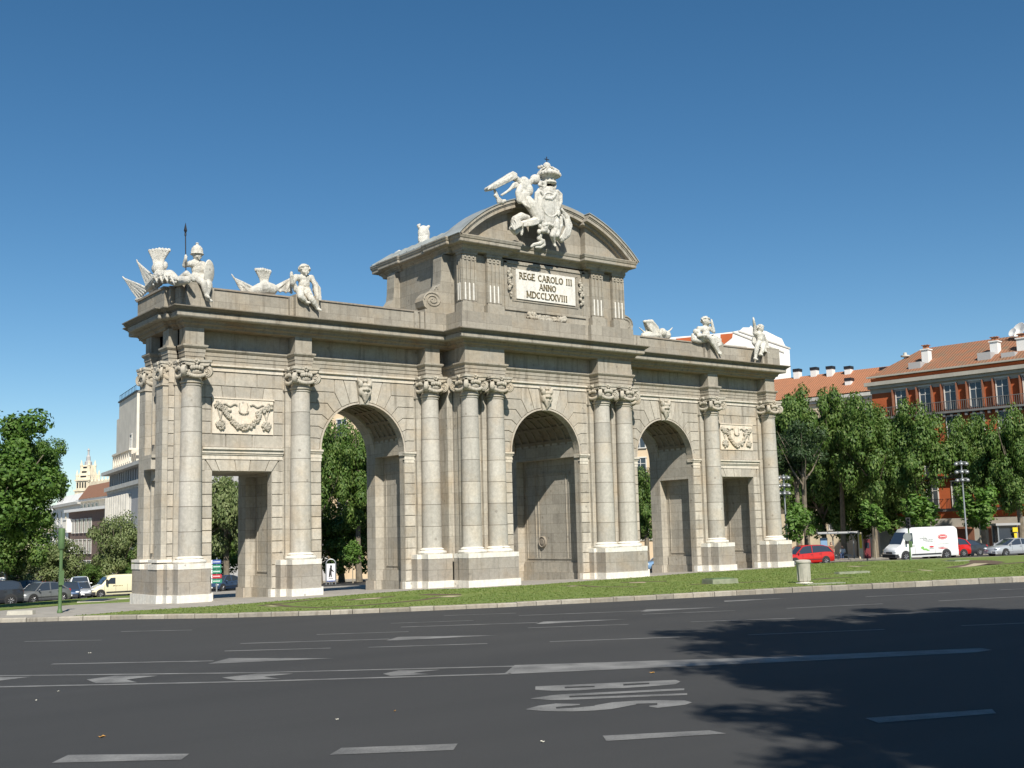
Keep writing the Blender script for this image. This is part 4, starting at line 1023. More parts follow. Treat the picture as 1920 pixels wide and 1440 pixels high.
def paintmat():
    m, t, b = newmat('road_paint'); b.inputs['Roughness'].default_value = .75
    g = nd(t, 'ShaderNodeNewGeometry'); n = nd(t, 'ShaderNodeTexNoise', i={'Scale': 30., 'Detail': 6., 'Roughness': .9}); t.links.new(g.outputs['Position'], n.inputs['Vector'])
    n1 = nd(t, 'ShaderNodeTexNoise', i={'Scale': 1.3, 'Detail': 3.}); t.links.new(g.outputs['Position'], n1.inputs['Vector'])
    q = math_(t, 'ADD', math_(t, 'MULTIPLY', n.outputs['Fac'], .7), math_(t, 'MULTIPLY', n1.outputs['Fac'], .5))
    f = nd(t, 'ShaderNodeMapRange', i={'From Min': .42, 'From Max': .74, 'To Min': .05, 'To Max': .95}); t.links.new(q, f.inputs[0])
    t.links.new(mixc(t, f.outputs[0], (.285, .28, .265), (.08, .079, .076)), b.inputs['Base Color'])
    return m
def grassmat():
    m, t, b = newmat('lawn'); b.inputs['Roughness'].default_value = .9; b.inputs['Specular IOR Level'].default_value = .15
    g = nd(t, 'ShaderNodeNewGeometry')
    n1 = nd(t, 'ShaderNodeTexNoise', i={'Scale': .35, 'Detail': 6., 'Roughness': .7}); t.links.new(g.outputs['Position'], n1.inputs['Vector'])
    n2 = nd(t, 'ShaderNodeTexNoise', i={'Scale': 9., 'Detail': 6., 'Roughness': .9}); t.links.new(g.outputs['Position'], n2.inputs['Vector'])
    f1 = nd(t, 'ShaderNodeMapRange', i={'From Min': .35, 'From Max': .68}); t.links.new(n1.outputs['Fac'], f1.inputs[0])
    c = mixc(t, f1.outputs[0], (.130, .192, .045), (.20, .235, .070))
    f2 = nd(t, 'ShaderNodeMapRange', i={'From Min': .3, 'From Max': .7, 'To Min': .75, 'To Max': 1.22}); t.links.new(n2.outputs['Fac'], f2.inputs[0])
    vm = nd(t, 'ShaderNodeVectorMath', operation='SCALE'); t.links.new(c, vm.inputs[0]); t.links.new(f2.outputs[0], vm.inputs['Scale'])
    t.links.new(vm.outputs[0], b.inputs['Base Color'])
    bp = nd(t, 'ShaderNodeBump', i={'Strength': .8, 'Distance': .05}); t.links.new(n2.outputs['Fac'], bp.inputs['Height']); t.links.new(bp.outputs[0], b.inputs['Normal'])
    return m
M_ASPH = asphalt(); M_PAINT = paintmat(); M_GRASS = grassmat()
M_PATH = plain('path_paving', (.30, .275, .235), .9, 0, .16, 1.6, .2); M_KERB = stone('kerb_granite', (.32, .29, .24), 'island', var=.25, stain=.9)
M_SIDE = plain('pavement_slabs', (.27, .25, .22), .9, 0, .12, 1.5, .1); M_SOIL = plain('bare_soil', (.105, .07, .042), .95, 0, .25, 5, .3); M_SAND = plain('dry_sand', (.42, .35, .23), .95, 0, .2, 6)
M_EARTH = plain('far_ground', (.13, .12, .10), .95, 0, .2, .05)
sheet('ground', [(-1500, -700), (1500, -700), (1500, 1800), (-1500, 1800)], -.5, M_EARTH)
sheet('road', [(-150, -110), (200, -110), (200, 170), (-150, 170)], -.13, M_ASPH)
fk = [atG(x, y, -.13) for x, y in ((-90, 1168), (0, 1168), (90, 1165), (170, 1163), (250, 1161), (380, 1159.5), (500, 1156.5), (600, 1153.5), (700, 1149.5), (840, 1143.5), (950, 1138.5), (1050, 1133), (1180, 1127), (1300, 1120.5), (1430, 1114), (1560, 1107.5), (1740, 1099.5), (1920, 1091), (2150, 1081))]
fk = [V((p.x, p.y)) for p in fk]
def smooth(P, it=2):
    for _ in range(it):
        Q = [P[0]]
        for a, b in zip(P[:-1], P[1:]): Q += [a.lerp(b, .25), a.lerp(b, .75)]
        P = Q+[P[-1]]
    return P
fk = smooth(fk, 2)
def offs(P, d):                                        # to the left of the travel direction
    out = []
    for i, p in enumerate(P):
        t = (P[min(i+1, len(P)-1)]-P[max(i-1, 0)]).normalized(); out.append(p+V((-t.y, t.x))*d)
    return out
rb = [gD(2150, 92), gD(1920, 88.5), gD(1800, 86.5), gD(1625, 84.5), gD(1500, 83)]
rb = [V((p.x, p.y)) for p in rb]
back = rb+[V((14, 14)), V((6, 22))]+[V((gD(px, d).x, gD(px, d).y)) for px, d in ((262, 91), (190, 89), (130, 82), (40, 75.5), (-90, 73))]+[V((-42, 6))]
inner = offs(fk, .34)
isl = inner+back
sheet('path', [tuple(p) for p in isl], -.012, M_PATH, .25)
def kerbline(P, z1, name, wd=.34, L=1.12, seed=1, rise=0.):
    rg = random.Random(seed); m = MB(); acc = 0; seg = []; res = []
    pts = [P[0]]; left = L
    for a, b in zip(P[:-1], P[1:]):
        d = (b-a).length; u = (b-a)/d if d else V((1, 0)); s = 0
        while d-s > left: s += left; pts.append(a+u*s); left = L*rg.uniform(.75, 1.2)
        left -= d-s
    for a, b in zip(pts[:-1], pts[1:]):
        t = (b-a).normalized(); n = V((-t.y, t.x)); a2, b2 = a+t*.012, b-t*.012
        z = gh(a.x, a.y)+z1+rise*max(0, min(1, (a.x+14)/22))+rg.uniform(-.008, .008); j = rg.uniform(-.012, .012)
        A = [a2+n*j, b2+n*j, b2+n*wd, a2+n*wd]; c = .035
        B = [a2+n*(j+c), b2+n*(j+c), b2+n*wd, a2+n*wd]
        m.add([(*p, z-.4) for p in A]+[(*p, z-c) for p in A]+[(*p, z) for p in B], [(0, 1, 5, 4), (1, 2, 6, 5), (2, 3, 7, 6), (3, 0, 4, 7), (4, 5, 9, 8), (5, 6, 10, 9), (6, 7, 11, 10), (7, 4, 8, 11), (8, 9, 10, 11)])
    o = m.build(name, M_KERB); o['kind'] = 'structure'; return o
kerbline(fk, .035, 'kerb', rise=.10)
kerbline([V((p.x, p.y)) for p in rb][:], .03, 'kerb', .3, 1.3, 4)
gb = [atG(x, y) for x, y in ((250, 1146), (400, 1137.5), (550, 1125.5), (680, 1114.5), (800, 1106), (900, 1103), (1000, 1097.5), (1120, 1088.5), (1219, 1081.5), (1300, 1075), (1400, 1069), (1490, 1063.5))]
gb = [V((p.x, p.y)) for p in gb]
gi = [p for p in inner if atG(95, 1158).x+.3 < p.x]
gr = gi+[V((p.x, p.y+.4)) for p in rb[:]]+[V((p.x, p.y)) for p in gb[::-1]]
sheet('lawn', [tuple(p) for p in gr], .022, M_GRASS, .1)
lb = [atG(-70, 1149), atG(0, 1144.5), atG(70, 1139), atG(130, 1134), atG(190, 1131), atG(250, 1128)]
sheet('lawn', [(p.x, p.y) for p in lb]+[(gD(px, d).x, gD(px, d).y) for px, d in ((258, 84), (245, 88.5), (190, 87.5), (130, 81), (40, 74.5), (-90, 72))], .02, M_GRASS, .1)
BEDS = []
def strip(P, w_, dz, mb):
    if dz > 0: BEDS.append(([V((p.x, p.y)) for p in P], max(w_) if isinstance(w_, list) else w_))
    P = [V((p.x, p.y)) for p in P]
    ws = w_ if isinstance(w_, list) else [w_]*len(P)
    L_, R_ = [], []
    for i, p in enumerate(P):
        t = (P[min(i+1, len(P)-1)]-P[max(i-1, 0)]).normalized(); n = V((-t.y, t.x)); L_.append(p+n*ws[i]/2); R_.append(p-n*ws[i]/2)
    for i in range(len(P)-1):
        mb.quad(*[(q.x, q.y, gh(q.x, q.y)+dz) for q in (R_[i], R_[i+1], L_[i+1], L_[i])])
def pp(l, z=-.13): return [atG(x, y, z) for x, y in l]
def ppoly(mb, l, z=-.13, up=.006):
    P = [atG(x, y, z) for x, y in l]
    A = sum(P[i].x*P[(i+1) % len(P)].y-P[(i+1) % len(P)].x*P[i].y for i in range(len(P)))
    if A < 0: P = P[::-1]
    mb.quad(*[(p.x, p.y, p.z+up) for p in P])
mk = MB()
for a, b, c, d, wd in ((46, 1203, 190, 1200.5, .14), (227, 1184.5, 360, 1181.5, .14), (421, 1221, 620, 1215.5, .14), (691, 1214, 914, 1207, .15), (594, 1190, 766, 1184.5, .12), (733, 1169, 888, 1163.5, .12),
   (833, 1154.5, 968, 1149.8, .12), (990, 1177.5, 1178, 1171, .13), (1031, 1203.5, 1274, 1194.7, .15), (1204, 1152, 1378, 1145, .13), (1296, 1166.3, 1490, 1159.4, .14), (1475, 1140.9, 1655, 1132.3, .14),
   (1403, 1190.7, 1658, 1180.4, .15), (1610, 1154.3, 1824.5, 1144, .15), (1760, 1127, 1960, 1116.5, .15), (1803, 1173.5, 2000, 1165, .16), (1624, 1119, 1782, 1111.3, .14), (1875, 1106, 2000, 1101, .14),
   (97, 1245.5, 400, 1239.5, .17), (450.6, 1206.9, 730, 1198.4, .17), (751.6, 1176, 1008, 1167.5, .17), (973, 1154.4, 1204, 1145.6, .17),
   (-80, 1268.5, 480, 1261.7, .17), (480, 1261.7, 965, 1249.5, .17), (-80, 1290, 480, 1278, .19), (480, 1278, 958, 1263.5, .19)):
    strip(pp([(a, b), (c, d)]), wd, -.124, mk)
for l in ([(97, 1431), (128, 1416), (355, 1414), (340, 1425)], [(618, 1416), (640, 1403), (858, 1395), (850, 1407)], [(1130, 1380), (1330, 1370), (1362, 1376), (1137, 1390)], [(1622, 1347), (1860, 1330), (1868, 1338), (1647, 1356)],
   [(965, 1247.5), (1440, 1232.5), (1840, 1215.5), (1860, 1219), (1830, 1223.5), (1440, 1243), (960, 1264), (945, 1264)],
   [(-40, 1270.5), (59, 1269.5), (-40, 1281)], [(162.5, 1274.5), (215, 1267.5), (296, 1267.5), (237.5, 1274.5)], [(162.5, 1274.5), (237.5, 1274.5), (257.5, 1280), (179, 1281)],
   [(416, 1271), (482, 1263.5), (550.6, 1263.5), (494, 1269.4)], [(416, 1271), (494, 1269.4), (525.6, 1273), (444, 1276)], [(718, 1263.8), (747.5, 1257.5), (825.6, 1256.3), (775.6, 1261.6)], [(718, 1263.8), (775.6, 1261.6), (807, 1264.7), (732, 1267.8)],
   [(390, 1245), (430, 1234.3), (628, 1234.5), (440, 1243)], [(724, 1201), (747.5, 1194.4), (935, 1191.3), (750.6, 1200.6)], [(1004.7, 1170), (1018.8, 1165.8), (1178, 1161), (1018.8, 1170)],
   [(1201, 1146.6), (1212, 1143), (1351, 1138.8), (1212, 1146.8)], [(1358, 1126.3), (1483, 1121.4), (1358, 1128.8)]):
    ppoly(mk, l)
mo = mk.build('lane_markings', M_PAINT, None, fix=False); mo['kind'] = 'structure'
bu = MB()
def zz(x, y): return (960+x/4, 1230+y/4)
def col(x0, x1, T, B_): ppoly(bu, [zz(x0, T(x0)), zz(x1, T(x1)), zz(x1, B_(x1)), zz(x0, B_(x0))])
def lin(*P):
    def f(x):
        for (a, ya), (b, yb) in zip(P[:-1], P[1:]):
            if x <= b: return ya+(yb-ya)*(x-a)/(b-a)
        return P[-1][1]
    return f
T = lin((175, 230), (1250, 180), (1262, 192)); Bo = lin((175, 256), (300, 263), (500, 260), (700, 246), (820, 244), (1030, 230), (1225, 214), (1262, 194))
h1, h2 = lin((395, 233), (620, 226)), lin((395, 245), (620, 236)); g1, g2 = lin((835, 211), (1030, 203)), lin((835, 225), (1030, 214))
for a, b in ((175, 300), (300, 395), (620, 700), (700, 835), (1030, 1225), (1225, 1262)): col(a, b, T, Bo)
for a, b in ((395, 500), (500, 620)): col(a, b, T, h1); col(a, b, h2, Bo)
for a, b in ((835, 1030),): col(a, b, T, g1); col(a, b, g2, Bo)
col(140, 300, lin((140, 321), (300, 296)), lin((140, 322), (300, 333))); col(300, 430, lin((300, 296), (430, 286)), lin((300, 333), (430, 331)))
col(430, 1292, lin((430, 286), (1292, 244)), lin((430, 302), (1292, 258))); col(430, 1314, lin((430, 314), (1314, 281)), lin((430, 331), (1314, 294)))
for a, b, t0, t1, b0, b1 in ((108, 200, 400, 375, 404, 412), (200, 330, 375, 358, 412, 417), (330, 510, 358, 362, 385, 370), (330, 450, 398, 392, 417, 418), (450, 620, 392, 376, 418, 411), (620, 750, 372, 350, 411, 400), (750, 930, 350, 337, 400, 366), (930, 1090, 337, 334, 360, 356), (1090, 1300, 334, 336, 392, 368), (1300, 1348, 336, 350, 368, 352), (1030, 1090, 375, 370, 382, 391)):
    col(a, b, lin((a, t0), (b, t1)), lin((a, b0), (b, b1)))
bo = bu.build('bus_lane_lettering', M_PAINT, None, fix=False); bo['kind'] = 'structure'
# bare beds and sand in the lawn
so1 = MB(); sa = MB()
z6 = lambda l: [(480+x/4, 1080+y/4) for x, y in l]; z7 = lambda l: [(960+x/4, 1060+y/4) for x, y in l]; z8 = lambda l: [(1480+x/4.364, 1020+y/4.364) for x, y in l]
for l, wd in ((z6([(20, 226), (100, 215), (250, 200), (400, 182), (550, 171)]), .30), (z6([(150, 215), (250, 230), (450, 238), (750, 225), (1000, 205), (1250, 180), (1370, 160)]), .36), (z6([(680, 184), (745, 176), (940, 162), (1030, 154)]), .4),
   (z6([(1260, 138), (1400, 142), (1540, 138)]), .9), (z7([(370, 155), (520, 152), (640, 162), (940, 162)]), .38), (z7([(820, 130), (900, 126), (1160, 120)]), .45), (z7([(1340, 145), (1600, 135), (1900, 122)]), .3),
   (z8([(1290, 196), (1440, 182), (1560, 168), (1625, 150), (1560, 137), (1400, 133)]), [.3, 1.4, 1.8, 2.2, 1.6, .5]), (z8([(1600, 172), (1800, 160), (1960, 148)]), .7), (z8([(190, 292), (330, 280), (530, 273)]), [.3, .6, .2]), (z8([(560, 178), (650, 180)]), .7), (z8([(850, 226), (1030, 230)]), [.2, .6]), (z8([(240, 248), (420, 242)]), .3), (z8([(1250, 138), (1320, 136)]), .8)):
    P = pp(l, .02); strip(P, wd, .030, so1)
for l, wd in ((z6([(85, 226), (160, 230)]), .35), (z6([(745, 181), (850, 173), (940, 166)]), [.2, .7, .25]), (z6([(1415, 160), (1500, 150)]), .8), (z7([(425, 160), (480, 156)]), .45), (z7([(880, 133), (1000, 130)]), [.5, .9]), (z8([(1395, 192), (1480, 182), (1570, 160)]), [.35, .6, .9]),
   (z8([(480, 182), (580, 187)]), .45), (z8([(1060, 212), (1165, 222)]), .3)):
    strip(pp(l, .02), wd, .036, sa)
for mb_, nm, mt in ((so1, 'soil_bed', M_SOIL), (sa, 'sand_patch', M_SAND)):
    o = mb_.build(nm, mt, None, fix=False); o['kind'] = 'structure'
# grass blades on the near lawn so that its edge is not a flat sheet
rg = random.Random(11); gm = MB()
A_ = [p for p in gi]
def inpoly(x, y, P):
    c = False; j = len(P)-1
    for i in range(len(P)):
        if (P[i].y > y) != (P[j].y > y) and x < (P[j].x-P[i].x)*(y-P[i].y)/(P[j].y-P[i].y)+P[i].x: c = not c
        j = i
    return c
vs = []; fs = []
cnt = 0
while cnt < 36000:
    x = rg.uniform(-28, 30); y = rg.uniform(-30, 2)
    if not inpoly(x, y, gr): continue
    q_ = V((x, y)); hit = False
    for P_, wd_ in BEDS:
        for a_, b_ in zip(P_[:-1], P_[1:]):
            e_ = b_-a_; t_ = max(0, min(1, (q_-a_).dot(e_)/max(e_.length_squared, 1e-6)))
            if (q_-a_-e_*t_).length < wd_*.5+(.55 if q_.y < (a_+e_*t_).y else .05): hit = True; break
        if hit: break
    if hit: continue
    cnt += 1
    a = rg.uniform(0, pi); h = rg.uniform(.02, .055); w_ = rg.uniform(.02, .05); z = gh(x, y)+.02; k = len(vs)
    dx, dy = cos(a)*w_, sin(a)*w_; lx, ly = rg.uniform(-.03, .03), rg.uniform(-.03, .03)
    vs += [(x-dx, y-dy, z), (x+dx, y+dy, z), (x+lx, y+ly, z+h)]; fs.append((k, k+1, k+2))
gm.v = vs; gm.f = fs
M_BLADE = leafmat('grass_blades', (.13, .19, .042), (.16, .215, .052), (.22, .24, .075), .3)
go = gm.build('grass', M_BLADE, None, fix=False); tag(go, 'short mown green grass growing on the lawn round the gate', 'grass', kind='stuff')
# pavement on the far side of the right-hand carriageway and the other kerbs behind
sw = [V((gD(px, d).x, gD(px, d).y)) for px, d in ((2300, 103), (1920, 101), (1770, 102), (1540, 108), (1300, 118), (900, 128), (500, 138), (300, 146))]
far = [V((gD(px, d).x, gD(px, d).y)) for px, d in ((-300, 330), (2500, 330))]
sheet('pavement', [tuple(p) for p in sw[::1]]+[(-20, 150), (40, 250), (200, 250), (230, 20)], -.005, M_SIDE, .3)
kerbline(sw, .005, 'kerb', .25, 2., 7)
# ================================================================== TREES
LEAF_PLANE = leafmat('plane_leaves', (.052, .104, .017), (.088, .16, .028), (.17, .23, .058), .25)
LEAF_BRIGHT = leafmat('bright_leaves', (.045, .10, .014), (.075, .155, .022), (.14, .225, .045), .25)
LEAF_OLIVE = leafmat('olive_leaves', (.085, .12, .035), (.14, .18, .06), (.24, .27, .12), .18)
LEAF_DARK = leafmat('dark_needles', (.018, .04, .012), (.03, .06, .016), (.05, .085, .025), .15)
LEAF_YOUNG = leafmat('young_leaves', (.07, .15, .022), (.11, .21, .035), (.18, .28, .065), .3)
M_BARK = plain('bark', (.17, .14, .10), .95, 0, .3, 3., .3); M_BARKL = plain('pale_bark', (.33, .28, .20), .9, 0, .2, 3.)
def crownmesh(name, seed, rx, rz, n, leaf, mat, shape='round', clumps=34, cr=.30, gap=0.):
    rg = random.Random(seed); cl = []
    while len(cl) < clumps:
        u = V((rg.gauss(0, 1), rg.gauss(0, 1), rg.gauss(0, 1))).normalized()*(rg.uniform(.25, .84))
        if shape == 'cone' and hypot(u.x, u.y) > .80*(1-.62*(u.z+.8)/1.8): continue
        if u.z < -.75: continue
        cl.append((u, cr*rg.uniform(.65, 1.2)))
    vs = []; fs = []
    for i in range(n):
        c, q = cl[rg.randrange(len(cl))]
        d = V((rg.gauss(0, 1), rg.gauss(0, 1), rg.gauss(0, 1)+.25)).normalized()
        p = c+d*q*rg.uniform(.55, 1.08)*(1 if d.z > -.3 else .8)
        P = V((p.x*rx, p.y*rx, p.z*rz))
        nn = (d+V((rg.uniform(-1, 1), rg.uniform(-1, 1), rg.uniform(-.6, 1)))*.55).normalized()
        t = nn.orthogonal().normalized(); b = nn.cross(t); a = rg.uniform(0, 2*pi)
        t, b = t*cos(a)+b*sin(a), b*cos(a)-t*sin(a); s = leaf*rg.uniform(.55, 1.25)
        k = len(vs)
        vs += [P-t*s*.5, P+b*s*.34-nn*s*.08, P+t*s*.55, P-b*s*.34-nn*s*.08]; fs.append((k, k+1, k+2, k+3))
    me = bpy.data.meshes.new(name); me.from_pydata([tuple(v) for v in vs], [], fs); me.update(); me.materials.append(mat); return me
def trunkmesh(seed, h, rx, rz, r, mat, lean=.0):
    rg = random.Random(seed); m = MB()                 # origin at the foot; crown centre at height h
    pts = [(lean*t*h, 0, h*1.0*t) for t in (0, .2, .45, .7, .9)]
    m.tube([V(p)+V((rg.uniform(-.06, .06), rg.uniform(-.06, .06), 0))*r*4 for p in pts], [r*1.35, r, r*.9, r*.75, r*.6], 9)
    for i in range(9):
        a = rg.uniform(0, 2*pi); z0 = h*rg.uniform(.55, .92); e = V((cos(a)*rx*.7, sin(a)*rx*.7, h+rz*rg.uniform(-.3, .6)))
        s = V((lean*z0, 0, z0)); mid = s.lerp(e, .5)+V((0, 0, -.1*rz)); m.tube([s, s.lerp(mid, .6), mid, e], [r*.5, r*.36, r*.25, r*.07], 6)
    return m
CM = {}
def cm(key):
    if key in CM: return CM[key]
    k, v = key
    spec = {'plane': (4.4, 4.6, 24000, .27, LEAF_PLANE, 'round', 60, .23), 'bright': (4.4, 4.9, 30000, .25, LEAF_BRIGHT, 'round', 85, .21),
            'olive': (4., 3., 15000, .24, LEAF_OLIVE, 'round', 44, .26), 'dark': (3.2, 2.6, 9000, .2, LEAF_DARK, 'round', 26, .32), 'young': (1.7, 2.6, 2000, .33, LEAF_YOUNG, 'cone', 26, .28)}[k]
    CM[key] = crownmesh('crown', hash(k) % 97*0+v*13+len(k), spec[0], spec[1], spec[2], spec[3], spec[4], spec[5], spec[6], spec[7]); CM[key]['r'] = (spec[0], spec[1]); return CM[key]
NAMES = {'plane': 'plane_tree', 'bright': 'broadleaf_tree', 'olive': 'olive_tree', 'dark': 'pine_tree', 'young': 'young_tree'}
def tree(kind, var, px, dep, ytop, ybot, hw, label, group=None, trunk=True, dx=0., rz=0.):
    base = gD(px, dep); T = atD(px, ytop, dep); B = atD(px, ybot, dep)
    me = cm((kind, var)); rx, rzz = me['r']; R = hw/FPX*dep; H = (T.z-B.z)/2; cz = (T.z+B.z)/2
    root = empty(NAMES[kind], base, rz, label, 'tree', group)
    c = child('crown', me, root, (0, 0, cz-base.z), 0, (R/rx*1.10, R/rx*1.10, H/rzz*1.08))
    if trunk:
        r = {'young': .05}.get(kind, .2+.02*R)
        trunkmesh(var+int(px), cz-base.z, R, H, r, None).build('trunk', M_BARKL if kind == 'young' else M_BARK, root, True)
    return root
GP = 'plane trees along the far pavement'; GY = 'young trees at the kerb'
for i, (px, dep, yt, yb, hw, lb) in enumerate((
   (1498, 116, 694, 935, 66, 'tall plane tree right behind the right end of the gate'),
   (1582, 121, 706, 960, 62, 'plane tree in front of the plain orange tiled roof'),
   (1640, 114, 722, 970, 66, 'plane tree rising behind the bus shelter'),
   (1722, 112, 722, 972, 72, 'broad plane tree behind the white van with its top over the balcony'),
   (1842, 110, 756, 985, 60, 'plane tree half covering the orange facade behind the silver car'),
   (1915, 106, 742, 985, 60, 'plane tree cut by the right edge behind the silver car'),
   (1545, 126, 800, 1030, 75, 'shaded plane tree deep behind the bus shelter'),
   (1685, 124, 830, 1020, 75, 'shaded plane tree deep behind the white van'), (1880, 122, 860, 1015, 60, 'shaded plane tree deep behind the silver car'), (1610, 130, 860, 1035, 60, 'shaded plane tree deep behind the notice column'))):
    tree('plane', i % 3, px, dep, yt, yb, hw, lb, GP, rz=i*1.3)
tree('dark', 0, 1512, 106, 775, 905, 62, 'dark fine-leaved pine beside the right end of the gate')
for i, (px, dep, yt, yb, hw, lb) in enumerate((
   (1498, 104, 925, 1022, 34, 'young tree beside the lamp post next to the gate'), (1640, 104, 920, 1006, 32, 'young tree between the bus shelter and the white van'),
   (1725, 104, 912, 1000, 44, 'young tree showing over the roof of the white van'), (1838, 100, 890, 1004, 48, 'young tree with thin white trunk left of the silver car'))):
    tree('young', i % 2, px, dep, yt, yb, hw, lb, GY, rz=i)
tree('young', 0, 661, 104, 1003, 1062, 23, 'young tree seen through the left arch', None, rz=4)
tree('bright', 0, -28, 62, 742, 1072, 148, 'big bright green tree at the left edge')
tree('bright', 1, 66, 66, 792, 1000, 62, 'smaller bright green tree leaning out of the big one at the left edge', trunk=False)
tree('olive', 0, 92, 98, 1000, 1108, 74, 'grey-green bushy tree behind the green signal post', 'grey-green bushy trees behind the parked cars')
tree('olive', 1, 15, 92, 1015, 1108, 60, 'grey-green bushy tree behind the dark car at the left edge', 'grey-green bushy trees behind the parked cars')
tree('olive', 2, 222, 98, 954, 1092, 55, 'tall grey-green bushy tree above the cream van', 'grey-green bushy trees behind the parked cars')
tree('olive', 0, 425, 104, 862, 1060, 74, 'grey-green tree seen through the left doorway', None, rz=2)
for i, (px, dep, yt, yb, hw, lb) in enumerate(((598, 108, 762, 985, 62, 'leafy plane tree at the left side of the view through the left arch'), (672, 112, 768, 1010, 66, 'leafy plane tree in the middle of the view through the left arch'), (1212, 112, 858, 1030, 46, 'leafy plane tree seen through the right arch'),
   (470, 120, 880, 1085, 80, 'shaded plane tree low behind the left doorway'), (640, 118, 930, 1090, 85, 'shaded plane tree low behind the left arch'), (400, 114, 985, 1100, 70, 'dark leafy tree at the left side of the view through the left doorway'), (715, 120, 860, 1080, 60, 'leafy plane tree at the right side of the view through the left arch'), (250, 112, 1010, 1100, 60, 'dark leafy tree low behind the cream van'), (172, 118, 1048, 1104, 40, 'dark leafy tree low behind the small blue car'), (820, 112, 800, 1010, 60, 'plane tree behind the pier between the left and middle arches'), (960, 112, 790, 1005, 62, 'plane tree straight behind the middle arch'), (1090, 112, 810, 1010, 58, 'plane tree behind the pier between the middle and right arches'), (10, 84, 905, 1098, 88, 'shaded leafy tree under the big bright tree at the left edge'))):
    tree('plane', (i+1) % 3, px, dep, yt, yb, hw, lb, 'plane trees behind the gate', rz=i*2.1)
# street trees beside the camera whose shade falls on the carriageway
def shade_tree(x, y, R, zc, H, var, lb):
    me = cm(('bright', var)); rx, rz_ = me['r']
    root = empty('plane_tree', (x, y, -.13), var*2., lb, 'tree', 'plane trees on the near pavement')
    child('crown', me, root, (0, 0, zc), 0, (R/rx, R/rx, H/rz_)); trunkmesh(var+50, zc, R, H, .3, None).build('trunk', M_BARK, root, True)
for i, (x, y, R, zc, lb) in enumerate(((-15.8, -32.9, 5.4, 19., 'plane tree whose shade tips reach across the thick white line'), (-20.5, -38.9, 6.1, 19., 'plane tree whose shade covers the middle of the near lane'), (-25.3, -43.6, 5.2, 18., 'plane tree nearest the camera on the near pavement'),
     (-21.5, -42.2, 4.8, 19., 'plane tree filling the gap between its neighbours on the near pavement'), (-12.5, -37.5, 7., 20., 'plane tree whose shade leaves the picture on the right'), (-8.3, -33.4, 5.6, 19., 'plane tree at the far end of the near pavement row'), (-17, -43.5, 6., 19., 'plane tree in the second row of the near pavement'))):
    shade_tree(x+zc*SD.x/SD.z, y+zc*SD.y/SD.z, R, zc, 4.8, i % 2, lb)
# ================================================================== BUILDINGS
def roofmat(name, c1, c2, sc=.9, ang=0.):
    m, t, b = newmat(name); b.inputs['Roughness'].default_value = .9; b.inputs['Specular IOR Level'].default_value = .2
    tc = nd(t, 'ShaderNodeTexCoord'); wv = nd(t, 'ShaderNodeTexWave', i={'Scale': sc, 'Distortion': .6, 'Detail': 1.}); wv.bands_direction = 'X'; t.links.new(tc.outputs['Object'], wv.inputs[0])
    n = nd(t, 'ShaderNodeTexNoise', i={'Scale': 1.1, 'Detail': 6., 'Roughness': .75}); t.links.new(tc.outputs['Object'], n.inputs[0])
    f = nd(t, 'ShaderNodeMapRange', i={'From Min': .4, 'From Max': .65}); t.links.new(n.outputs['Fac'], f.inputs[0])
    c = mixc(t, f.outputs[0], c1, c2); c = mixc(t, math_(t, 'MULTIPLY', wv.outputs['Fac'], .35), c, tuple(x*.45 for x in c1)); t.links.new(c, b.inputs['Base Color'])
    bp = nd(t, 'ShaderNodeBump', i={'Strength': .6, 'Distance': .08}); t.links.new(wv.outputs['Fac'], bp.inputs['Height']); t.links.new(bp.outputs[0], b.inputs['Normal'])
    return m
M_TILE = roofmat('old_roof_tiles', (.33, .14, .075), (.20, .15, .10)); M_TILE2 = roofmat('orange_roof_tiles', (.42, .18, .095), (.34, .16, .09)); M_TILE3 = roofmat('brown_roof', (.27, .14, .085), (.24, .125, .08), .5)
M_ORANGE = plain('orange_render', (.42, .10, .03), .9, 0, .12, .7); M_CREAM = plain('cream_render', (.62, .52, .36), .9, 0, .1, .5)
M_TRIM = plain('grey_trim', (.52, .50, .45), .85, 0, .12, 1.); M_WHITEB = plain('white_render', (.76, .74, .70), .9, 0, .05, .4); M_GREYB = plain('grey_cladding', (.40, .39, .38), .85, 0, .08, .4)
M_PALE = plain('pale_stone', (.66, .60, .50), .9, 0, .1, .6); M_PINK = plain('beige_render', (.62, .48, .32), .9, 0, .1, .4); M_BRICK = plain('dark_brick', (.16, .105, .085), .9, 0, .2, 4.)
M_GOLD = plain('ornate_stone', (.70, .61, .45), .9, 0, .14, .8); M_SHUT = plain('brown_shutter', (.22, .09, .05), .7, 0, .15, 3.); M_WFR = plain('window_frame', (.62, .60, .55), .7, 0, .05, 3.)
def glassmat():
    m, t, b = newmat('window_glass'); b.inputs['Base Color'].default_value = (.035, .045, .06, 1); b.inputs['Roughness'].default_value = .08; b.inputs['Specular IOR Level'].default_value = .8; return m
M_GLASS = glassmat()
M_DGREY = plain('dark_grey_stone', (.17, .165, .155), .85, 0, .15, 1.5)
